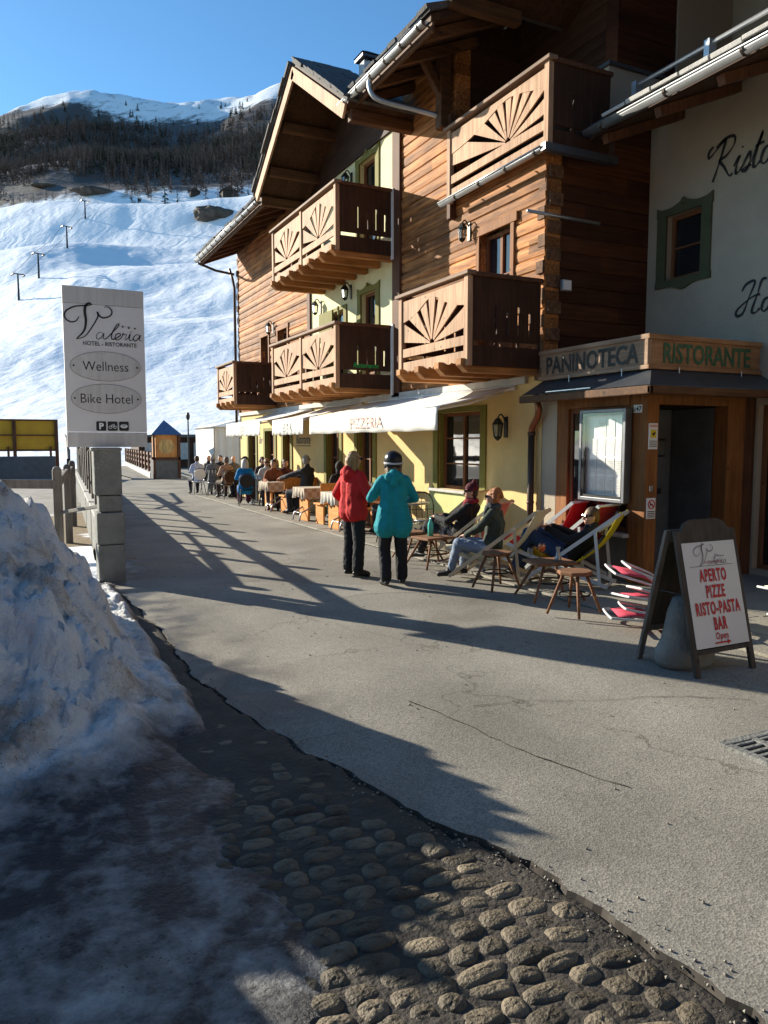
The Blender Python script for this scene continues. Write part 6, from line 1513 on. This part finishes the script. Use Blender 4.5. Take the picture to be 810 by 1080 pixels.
# ================================================================== PEOPLE
_tex = {}
def wr_tex(s):
    if s not in _tex:
        t = bpy.data.textures.new('folds', 'CLOUDS'); t.noise_scale = s; t.noise_depth = 3; _tex[s] = t
    return _tex[s]
def soft(B, name, m, parent, vox, smooth=3, fold=0.0, fscale=0.09):
    """fuse the shapes of B into one continuous skin"""
    me = bpy.data.meshes.new('tmp'); me.from_pydata(B.v, [], B.f); ob = bpy.data.objects.new('tmp', me); COL.objects.link(ob)
    r = ob.modifiers.new('r', 'REMESH'); r.mode = 'VOXEL'; r.voxel_size = vox; r.use_smooth_shade = True
    if smooth: s_ = ob.modifiers.new('s', 'SMOOTH'); s_.factor = 0.5; s_.iterations = smooth
    if fold:
        d_ = ob.modifiers.new('d', 'DISPLACE'); d_.texture = wr_tex(fscale); d_.texture_coords = 'LOCAL'; d_.strength = fold; d_.mid_level = 0.5
    dg = bpy.context.evaluated_depsgraph_get(); nm = bpy.data.meshes.new_from_object(ob.evaluated_get(dg)); bpy.data.objects.remove(ob); bpy.data.meshes.remove(me)
    nm.materials.clear(); nm.materials.append(m); nm.polygons.foreach_set('material_index', [0]*len(nm.polygons)); nm.name = name
    o = bpy.data.objects.new(name, nm); COL.objects.link(o); o.parent = parent; return o
_cm = {}
def cloth_m(c, rough=0.85, bs=140):
    k = (c, rough)
    if k not in _cm: _cm[k] = mat('clothing', c, tuple(q*0.8 for q in c), 14, rough, bump=0.25, bscale=bs)
    return _cm[k]
MT['skin'] = mat('skin', (0.52,0.30,0.21), (0.46,0.25,0.17), 9, 0.55)
MT['sunglass'] = mat('sunglasses', (0.01,0.01,0.01), (0.015,0.012,0.012), 4, 0.15)
def V3(t): return Vector(t)
POSE = {
 'stand': dict(pelvis=(0,0,0.95), chest=(0,0,1.26), neck=(0,0.0,1.46), head=(0,0.02,1.60), hipw=0.085, shw=0.155,
    knee=(0.10,0.02,0.50), ankle=(0.10,-0.01,0.09), toe=(0.12,0.15,0.04), elbow=(0.24,-0.03,1.12), wrist=(0.20,0.14,0.98), hand=(0.16,0.22,0.96)),
 'sit': dict(pelvis=(0,0,0.54), chest=(0,0.0,0.86), neck=(0,0.02,1.07), head=(0,0.05,1.21), hipw=0.09, shw=0.155,
    knee=(0.12,0.44,0.50), ankle=(0.12,0.42,0.09), toe=(0.13,0.58,0.04), elbow=(0.23,0.08,0.78), wrist=(0.16,0.32,0.76), hand=(0.11,0.40,0.76)),
 'recline': dict(pelvis=(0,0,0.36), chest=(0,-0.24,0.60), neck=(0,-0.38,0.78), head=(0,-0.40,0.92), hipw=0.09, shw=0.155,
    knee=(0.13,0.44,0.58), ankle=(0.12,0.66,0.10), toe=(0.13,0.80,0.06), elbow=(0.24,-0.06,0.50), wrist=(0.12,0.18,0.56), hand=(0.05,0.25,0.57)),
}
def person(label, pose, loc, rz, jacket, trousers, hair, near=False, over=None, hairstyle='short', hat=None, glasses=False, puffy=0.0, hood=False, boots=(0.03,0.028,0.028), sc=1.0, skirt=0.0, hairc2=None, turn=0, group=None, pattern=None, scarf=None, tilt=0):
    P = dict(POSE[pose]); 
    if over: P.update(over)
    t = thing('person', label, 'person', group=group)
    vox = 0.009 if near else 0.016
    pel, ch, nk, hd_ = V3(P['pelvis']), V3(P['chest']), V3(P['neck']), V3(P['head'])
    def side(key, s):
        if key+'_L' in P and s < 0: v = P[key+'_L']; return V3(v)
        v = P[key]; return Vector((v[0]*s, v[1], v[2]))
    spine = (nk-pel).normalized()
    # ---- body: one continuous skin
    B = MB()
    hr_ = Matrix.Rotation(R(turn), 3, 'Z') @ Matrix.Rotation(R(tilt), 3, 'X')
    def H(x, y, z): return hd_ + hr_ @ Vector((x,y,z))
    B.ell(hd_, (0.073,0.092,0.108), 16, 12, hr_); B.ell(H(0,0.028,-0.045), (0.055,0.060,0.062), 12, 8, hr_)
    B.cap(H(0,0.085,0.012), 0.009, H(0,0.108,-0.022), 0.014, 8); B.ell(H(0,0.083,-0.058), (0.026,0.012,0.010), 8, 6, hr_); B.ell(H(0,0.072,-0.085), (0.022,0.02,0.018), 8, 6, hr_)
    for s in (-1,1): B.ell(H(s*0.075,0.0,-0.008), (0.012,0.02,0.032), 8, 6, hr_); B.ell(H(s*0.032,0.078,0.03), (0.022,0.012,0.010), 8, 6, hr_); B.ell(H(s*0.042,0.062,-0.025), (0.022,0.022,0.022), 8, 6, hr_)
    B.cap(nk-spine*0.04, 0.058, hd_+Vector((0,-0.012,-0.05)), 0.052)
    for s in (-1,1):
        sh = ch.lerp(nk, 0.72) + Vector((s*P['shw'],0,0)); el, wr, hn = side('elbow',s), side('wrist',s), side('hand',s)
        B.cap(pel+Vector((s*0.045,0,0)), 0.082, ch+Vector((s*0.042,0,-0.03)), 0.078); B.cap(ch+Vector((s*0.035,0,-0.01)), 0.076, sh+Vector((-s*0.05,0,-0.05)), 0.045)
        B.cap(sh+Vector((0,0,-0.035)), 0.042, el, 0.036); B.cap(el, 0.041, wr, 0.028)
        # hand: palm, four unequal bent fingers, thumb
        d = (hn-wr); d = d.normalized() if d.length > 0.01 else Vector((0,1,0)); sx_ = d.cross(Vector((0,0,1))); sx_ = sx_.normalized() if sx_.length > .1 else Vector((1,0,0)); dn = sx_.cross(d).normalized()
        if dn.z > 0: dn = -dn
        pa = wr+d*0.075
        B.cap(wr, 0.026, pa-sx_*0.014, 0.017, 8); B.cap(wr, 0.026, pa+sx_*0.018, 0.017, 8)
        for k in range(4):
            o_ = (k-1.5)*0.021; L_ = (0.036,0.042,0.040,0.030)[k]; a0 = pa+sx_*o_; a1 = a0+d*L_+dn*0.010; a2 = a1+d*L_*0.45+dn*L_*0.65
            fr = 0.0088; B.cap(a0, fr, a1, fr*0.95, 7); B.cap(a1, fr*0.95, a2, fr*0.85, 7)
        th0 = wr+d*0.025-sx_*s*0.02*(1); th1 = th0+d*0.035-sx_*s*0.028+dn*0.01; th2 = th1+d*0.028-sx_*s*0.002+dn*0.012
        B.cap(th0, 0.013, th1, 0.011, 7); B.cap(th1, 0.011, th2, 0.009, 7)
        hp = pel+Vector((s*P['hipw'],0,-0.02)); kn, an, to = side('knee',s), side('ankle',s), side('toe',s)
        B.cap(hp, 0.082, kn, 0.052); B.cap(kn, 0.050, an, 0.034); B.cap(an, 0.036, to, 0.028)
    soft(B, 'body', MT['skin'], t, vox, 2)
    # ---- trousers
    B = MB()
    for s in (-1,1):
        hp = pel+Vector((s*P['hipw'],0,-0.02)); kn, an = side('knee',s), side('ankle',s)
        B.cap(pel+Vector((s*0.045,0,-0.02)), 0.100, hp, 0.108); B.cap(hp, 0.106, kn, 0.084); B.cap(kn, 0.083, an.lerp(kn,0.10), 0.080 if puffy > 0.001 else 0.054)
    soft(B, 'trousers', cloth_m(trousers), t, 0.012 if near else 0.02, 2, 0.022, 0.06)
    # ---- boots
    B = MB()
    for s in (-1,1):
        an, to = side('ankle',s), side('toe',s); f = (to-an); B.cap(an+Vector((0,0,0.06)), 0.052, an, 0.050); B.cap(an, 0.050, to, 0.042); B.cap(an+f*-0.25+Vector((0,0,-0.035)), 0.036, to+Vector((0,0,-0.004)), 0.034)
    soft(B, 'boots', cloth_m(boots, 0.5), t, 0.012 if near else 0.02, 1)
    # ---- jacket
    B = MB(); pf2 = puffy
    for s in (-1,1):
        sh = ch.lerp(nk, 0.72) + Vector((s*P['shw'],0,0)); el, wr = side('elbow',s), side('wrist',s)
        B.cap(pel+Vector((s*(0.060+skirt*0.28),0,-0.02))-spine*skirt, 0.130+pf2*1.0+skirt*0.16, pel.lerp(ch,0.55)+Vector((s*0.050,0,0)), 0.120+pf2*0.8)
        B.cap(pel.lerp(ch,0.55)+Vector((s*0.050,0,0)), 0.120+pf2*0.8, ch+Vector((s*0.060,0,-0.02)), 0.120+pf2)
        B.cap(ch+Vector((s*0.045,0,0.0)), 0.110+pf2, sh+Vector((-s*0.045,0,-0.035)), 0.080+pf2*0.6)
        B.cap(nk+Vector((s*0.03,0,-0.05)), 0.062, sh+Vector((-s*0.01,0,-0.02)), 0.064+pf2*0.5)
        B.cap(sh+Vector((0,0,-0.03)), 0.068+pf2*0.4, el, 0.056+pf2*0.5); B.cap(el, 0.057+pf2*0.5, el.lerp(wr,0.95), 0.044+pf2*0.4)
    B.cap(nk-spine*0.06, 0.085+pf2*0.3, nk+spine*0.015, 0.070+pf2*0.3)
    if hood: B.cap(nk+Vector((-0.06,-0.10,-0.03)), 0.062, nk+Vector((0.06,-0.10,-0.03)), 0.062); B.cap(nk+Vector((0,-0.12,-0.10)), 0.05, nk+Vector((0,-0.10,0)), 0.07)
    jm = cloth_m(jacket)
    if pattern: jm = mat('patterned_jacket', jacket, pattern, 16, 0.85, detail=2)
    soft(B, 'jacket', jm, t, 0.012 if near else 0.02, 2, 0.028 if near else 0.025, 0.12)
    if scarf:
        B = MB(); n = 12
        for i in range(n):
            a = 2*math.pi*i/n; b2 = 2*math.pi*(i+1)/n; B.cap(nk+Vector((0.075*math.cos(a),0.075*math.sin(a)+0.01,0.02+0.012*math.sin(3*a))), 0.038, nk+Vector((0.075*math.cos(b2),0.075*math.sin(b2)+0.01,0.02+0.012*math.sin(3*b2))), 0.038, 7)
        B.cap(nk+Vector((0.0,0.10,0)), 0.045, nk+Vector((0.02,0.14,-0.14)), 0.04)
        soft(B, 'scarf', cloth_m(scarf), t, 0.012, 1, 0.02, 0.04)
    # ---- hair
    hm = mat('hair', hair, hairc2 or tuple(q*0.6 for q in hair), 30, 0.55, stretch=(1,1,0.15), bump=0.5)
    if hairstyle != 'none' :
        B = MB(); B.ell(H(0,-0.016,0.030), (0.083,0.094,0.094), 14, 10, hr_); B.ell(H(0,-0.035,-0.015), (0.080,0.070,0.085), 12, 8, hr_)
        if hairstyle in ('bob','long'):
            for s in (-1,1): B.cap(H(s*0.062,-0.015,0.03), 0.036, H(s*0.078,-0.01,-0.10), 0.034)
            B.cap(H(0,-0.07,0.0), 0.062, H(0,-0.085,-0.12 if hairstyle == 'bob' else -0.20), 0.055)
            for s in (-1,1): B.cap(H(s*0.045,-0.07,0.0), 0.045, H(s*0.06,-0.065,-0.15), 0.04)
        if hairstyle == 'curly':
            rh = random.Random(len(label))
            for i in range(60):
                a = rh.random()*6.28; e = rh.random()*1.2; B.ell(H(0.095*math.cos(a)*math.cos(e), -0.035+0.10*math.sin(a)*math.cos(e)*(1 if math.sin(a) < 0.2 else 0.45), -0.02+0.145*math.sin(e)), (0.026,0.026,0.026), 7, 5)
            B.ell(H(0,-0.06,0.10), (0.06,0.06,0.045), 10, 8)
        soft(B, 'hair', hm, t, 0.011 if near else 0.016, 1, 0.014, 0.025)
    if hat:
        kind, c = hat; B = MB()
        if kind == 'beanie':
            B.ell(H(0,-0.014,0.055), (0.090,0.104,0.088), 14, 10, hr_)
            B.ell(H(0,-0.05,0.155), (0.038,0.038,0.038), 8, 6); soft(B, 'beanie', cloth_m(c), t, 0.012, 1, 0.01, 0.02)
        elif kind == 'helmet':
            B.ell(H(0,-0.016,0.042), (0.118,0.132,0.118), 18, 14, hr_); B.ell(H(0,-0.06,-0.02), (0.108,0.082,0.085), 14, 10, hr_); 
            for s in (-1,1): B.ell(H(s*0.098,0.0,-0.035), (0.022,0.04,0.05), 10, 8, hr_)
            soft(B, 'helmet', mat('helmet_shell', c, tuple(q*0.9 for q in c), 4, 0.3), t, 0.010, 3)
            B = MB(); pts = []
            for i in range(15): a = math.pi*(0.0+i/14)+math.pi; pts.append(H(0.114*math.cos(a), -0.018+0.130*math.sin(a), 0.0+0.01*math.sin(a)))
            B.tube(pts, 0.013, 6); B.build('goggle_strap', cloth_m((0.55,0.55,0.55)), t, smooth=True, off=(0,0,0))
        elif kind == 'cap':
            B.ell(H(0,-0.008,0.055), (0.088,0.102,0.072), 14, 10, hr_); B.ell(H(0,0.11,0.05), (0.06,0.07,0.012), 10, 6, hr_); soft(B, 'cap', cloth_m(c), t, 0.014, 1)
        elif kind == 'hood':
            B.ell(H(0,-0.02,0.02), (0.105,0.115,0.13), 14, 10, hr_); B.ell(H(0,-0.04,-0.09), (0.10,0.09,0.09), 12, 8, hr_); soft(B, 'hood', cloth_m(c), t, 0.016, 1)
    if glasses:
        B = MB()
        for s in (-1,1):
            B.ell(H(s*0.034,0.094,0.016), (0.032,0.014,0.024), 10, 8, hr_); B.beam(H(s*0.062,0.085,0.02), H(s*0.082,0.0,0.012), 0.005, 0.012)
        B.beam(H(-0.02,0.102,0.02), H(0.02,0.102,0.02), 0.008, 0.008); B.build('sunglasses', MT['sunglass'], t, smooth=False, off=(0,0,0))
    else:
        B = MB()
        for s in (-1,1): B.ell(H(s*0.031,0.083,0.014), (0.011,0.006,0.007), 8, 6, hr_)
        B.build('eyes', MT['sunglass'], t, smooth=True, off=(0,0,0))
    place(t, loc[0], loc[1], loc[2] if len(loc) > 2 else FG, rz, sc)
    return t
Z0 = 0.0
BK = (0.018,0.018,0.02)
# the two women standing in the road (facing each other along the terrace)
w1 = person('standing woman in bright red ski jacket and black trousers with blonde bob', 'stand', (4.09,9.25,0.0), -75, (0.58,0.018,0.018), BK, (0.46,0.27,0.11), near=True, hairstyle='bob', hood=True, puffy=0.022, skirt=0.04, glasses=True, hairc2=(0.17,0.09,0.035), sc=0.985,
   over=dict(elbow=(0.29,0.02,1.13), elbow_L=(-0.30,-0.05,1.13), wrist=(0.15,0.22,1.10), hand=(0.10,0.28,1.12), wrist_L=(-0.20,0.12,0.93), hand_L=(-0.18,0.18,0.88)))
w2 = person('woman seen from behind in teal ski jacket, black trousers and black ski helmet', 'stand', (4.27,8.42,0.0), -20, (0.012,0.30,0.34), BK, (0.24,0.15,0.08), near=True, hairstyle='bob', hat=('helmet', (0.015,0.015,0.017)), hood=True, scarf=(0.20,0.12,0.07), puffy=0.004, skirt=0.15, sc=0.97,
   over=dict(elbow=(0.29,0.02,1.14), wrist=(0.21,0.24,1.10), hand=(0.14,0.29,1.08), elbow_L=(-0.29,0.02,1.15), wrist_L=(-0.19,0.24,1.18), hand_L=(-0.20,0.32,1.2), ankle=(0.12,0.06,0.09), toe=(0.15,0.21,0.04), knee=(0.11,0.06,0.5), ankle_L=(-0.10,-0.05,0.09), toe_L=(-0.13,0.11,0.04)))
# reclining trio near the porch
person('man in dark jacket, dark red bobble hat and sunglasses reclining with one leg crossed', 'recline', (5.98,9.62), 28, BK, (0.02,0.02,0.022), (0.04,0.03,0.02), near=True, hat=('beanie',(0.10,0.015,0.025)), glasses=True, scarf=(0.25,0.02,0.03),
   over=dict(chest=(0,-0.13,0.68), neck=(0,-0.22,0.90), head=(0,-0.20,1.05), wrist=(0.10,0.34,0.66), hand=(0.06,0.42,0.66), elbow=(0.24,0.06,0.62), knee=(0.14,0.48,0.60), ankle=(0.0,0.78,0.34), toe=(-0.03,0.93,0.36), knee_L=(-0.13,0.46,0.52), ankle_L=(-0.12,0.60,0.09), toe_L=(-0.13,0.76,0.05)), turn=35)
person('seated red-haired woman in sunglasses, dark green jacket, jeans and black boots', 'sit', (5.55,8.12), 36, (0.045,0.055,0.042), (0.22,0.27,0.36), (0.45,0.16,0.05), near=True, hairstyle='curly', glasses=True, scarf=(0.06,0.065,0.07), boots=(0.02,0.018,0.018), sc=0.93,
   over=dict(pelvis=(0,0,0.46), chest=(0,-0.05,0.80), neck=(0,-0.03,1.01), head=(0,0.0,1.15), knee=(0.12,0.44,0.50), ankle=(0.13,0.48,0.09), toe=(0.14,0.64,0.05), knee_L=(-0.14,0.44,0.50), ankle_L=(-0.16,0.56,0.09), toe_L=(-0.18,0.72,0.05), wrist=(0.14,0.34,0.62), hand=(0.09,0.42,0.60)), turn=18)
person('bareheaded man in black jacket and jeans lying back in the yellow deck chair', 'recline', (6.30,7.45), 35, BK, (0.03,0.06,0.14), (0.10,0.055,0.03), near=True, glasses=True,
   over=dict(pelvis=(0,0.05,0.36), chest=(0,-0.16,0.56), neck=(0,-0.25,0.73), head=(0,-0.23,0.86), knee=(0.14,0.52,0.62), ankle=(0.15,0.72,0.13), toe=(0.16,0.86,0.08), wrist=(0.10,0.30,0.70), hand=(0.03,0.36,0.72), elbow=(0.25,-0.02,0.58)), turn=35, tilt=-4)
# guests at the far tables
far = [
 ('man in pale blue shirt, back turned, leftmost on the terrace', 5.75,26.2, 5, (0.50,0.55,0.72),(0.03,0.03,0.05),(0.09,0.05,0.03),{}),
 ('man with reddish bald head in dark jacket, second from the left end of the terrace', 6.35,27.2, -60, (0.03,0.03,0.035),(0.05,0.05,0.06),(0.30,0.16,0.10),dict(hairstyle='none')),
 ('guest with dark hair and dark top at the far tables, right of the bald man', 6.75,27.0, 160, (0.03,0.03,0.04),(0.04,0.04,0.05),(0.02,0.015,0.012),{}),
 ('guest in grey jacket and woollen hat at the far left table', 6.05,25.2, -20, (0.22,0.21,0.20),(0.25,0.24,0.23),(0.2,0.2,0.2),dict(hat=('beanie',(0.45,0.43,0.40)))),
 ('guest in rust and cream patterned jacket on a brown chair, back turned', 6.15,23.8, 8, (0.36,0.13,0.07),(0.08,0.05,0.04),(0.20,0.14,0.10),dict(pattern=(0.60,0.42,0.28))),
 ('guest with bald forehead facing us behind the patterned jacket', 6.95,26.0, 170, (0.10,0.10,0.10),(0.04,0.04,0.05),(0.35,0.2,0.12),dict(hairstyle='none')),
 ('man in dark cap and green grey jacket facing left at the far table', 6.95,24.4, 100, (0.12,0.14,0.12),(0.04,0.04,0.05),(0.05,0.04,0.03),dict(hat=('cap',(0.03,0.035,0.05)), glasses=True)),
 ('white haired woman in bright blue jacket and purple trousers, back turned', 5.95,21.0, -10, (0.01,0.22,0.50),(0.10,0.02,0.05),(0.75,0.72,0.66),dict(puffy=0.02, hairstyle='bob', skirt=0.06)),
 ('guest with dark bushy hair beyond the blue jacket', 6.95,22.6, 175, (0.05,0.04,0.05),(0.04,0.04,0.05),(0.03,0.015,0.015),dict(hairstyle='curly')),
 ('woman in white jumper and sunglasses facing us right of the blue jacket', 6.55,20.9, 165, (0.68,0.67,0.66),(0.04,0.04,0.05),(0.35,0.2,0.1),dict(glasses=True)),
 ('grey haired guest in pale jacket right of the woman in white', 6.85,21.0, 150, (0.40,0.40,0.41),(0.04,0.04,0.05),(0.42,0.40,0.38),dict(hairstyle='bob')),
 ('guest in orange jumper with dark hair left of the man in the dark jacket', 6.30,19.5, 160, (0.26,0.08,0.03),(0.05,0.04,0.04),(0.05,0.03,0.02),{}),
 ('guest with dark hair leaning forward beside the outstretched arms', 6.75,19.9, 180, (0.10,0.03,0.03),(0.04,0.04,0.05),(0.03,0.02,0.015),{}),
 ('grey haired man in dark jacket and sunglasses with arms stretched onto the cream table', 6.50,17.6, 25, (0.035,0.035,0.04),(0.04,0.04,0.05),(0.32,0.30,0.28),dict(glasses=True, sc=1.06, turn=-70, over=dict(chest=(0,-0.08,0.90), neck=(0,-0.06,1.12), head=(0,-0.04,1.27), wrist=(0.16,0.66,0.84), hand=(0.14,0.78,0.82), elbow=(0.22,0.36,0.90), wrist_L=(-0.16,0.66,0.84), hand_L=(-0.14,0.78,0.82), elbow_L=(-0.22,0.36,0.90)))),
 ('guest in black hooded jacket with hood up on the orange bench', 6.75,16.0, -5, (0.015,0.015,0.017),(0.03,0.03,0.03),(0.05,0.05,0.05),dict(hat=('hood',(0.02,0.02,0.022)))),
 ('guest in dark top partly hidden between the two standing women', 6.55,12.9, 10, (0.06,0.035,0.03),(0.03,0.03,0.03),(0.14,0.08,0.04),dict(glasses=False, over=dict(wrist=(0.25,0.45,1.0), hand=(0.27,0.53,1.0), elbow=(0.27,0.2,0.92)))),
]
for (l, x, y, rz2, j, tr_, h, kw) in far:
    kw = dict(kw); o = person(l, 'sit', (x,y), rz2, j, tr_, h, group=None, **kw)
# chairs under the far guests and the tables they share
wc = wirechair('white','white'); 
chairs = [(5.75,26.15,185-180,'white chair under the man in the pale blue shirt','white'),(6.15,23.75,8,'brown backed chair under the guest in the patterned jacket','darkwood'),(5.95,20.95,-10,'dark backed chair under the white haired woman in blue','black')]
place(wc, *chairs[0][:2], FG, chairs[0][2]); lab(wc, chairs[0][3], 'chairs of the far guests')
for q in chairs[1:]:
    c = wirechair('black', q[4]); place(c, q[0], q[1], FG, q[2]); lab(c, q[3], 'chairs of the far guests')
for (x,y,rz2,l) in ((6.35,27.15,-60,'chair under the reddish bald man'),(6.75,27.05,160,'chair under the dark haired guest right of the bald man'),(6.05,25.15,-20,'chair under the guest in grey with the woollen hat'),(6.95,26.05,170,'chair under the guest with the bald forehead'),(6.95,24.4,100,'chair under the man in the dark cap'),(6.95,22.6,175,'chair under the guest with dark bushy hair'),(6.55,20.95,165,'chair under the woman in the white jumper'),(6.85,21.05,150,'chair under the grey haired guest in pale jacket'),(6.30,19.55,160,'chair under the guest in the orange jumper'),(6.75,19.95,180,'chair under the guest leaning forward'),(6.5,17.6,25,'chair under the man with outstretched arms'),(6.55,12.9,10,'chair under the guest hidden between the standing women')):
    c = copy_tree(c0); place(c, x, y, FG, rz2); lab(c, l, 'chairs of the far guests')
for (x,y,l) in ((6.45,26.3,'far round steel table at the left end of the terrace'),(6.55,24.6,'round steel table by the patterned jacket'),(6.55,21.9,'round steel table by the blue jacket')):
    B = MB(); B.lathe([(0,0.72),(0.40,0.72),(0.40,0.745),(0,0.745)], (x,y,FG), 20); B.tube([(x,y,FG),(x,y,FG+0.72)],0.035,8); B.lathe([(0.26,0),(0.24,0.02),(0.04,0.05)], (x,y,FG), 14); o = B.build('bistro_table', MT['steel']); tag(o, l, 'table')
for (x,y,l) in ((6.5,16.45,'tumbler on the checked tablecloth'),(6.55,19.1,'tumbler on the cream tablecloth'),(6.5,21.8,'tumbler on the round table by the blue jacket')): tumbler(x,y,FG+0.755,l,0.12)
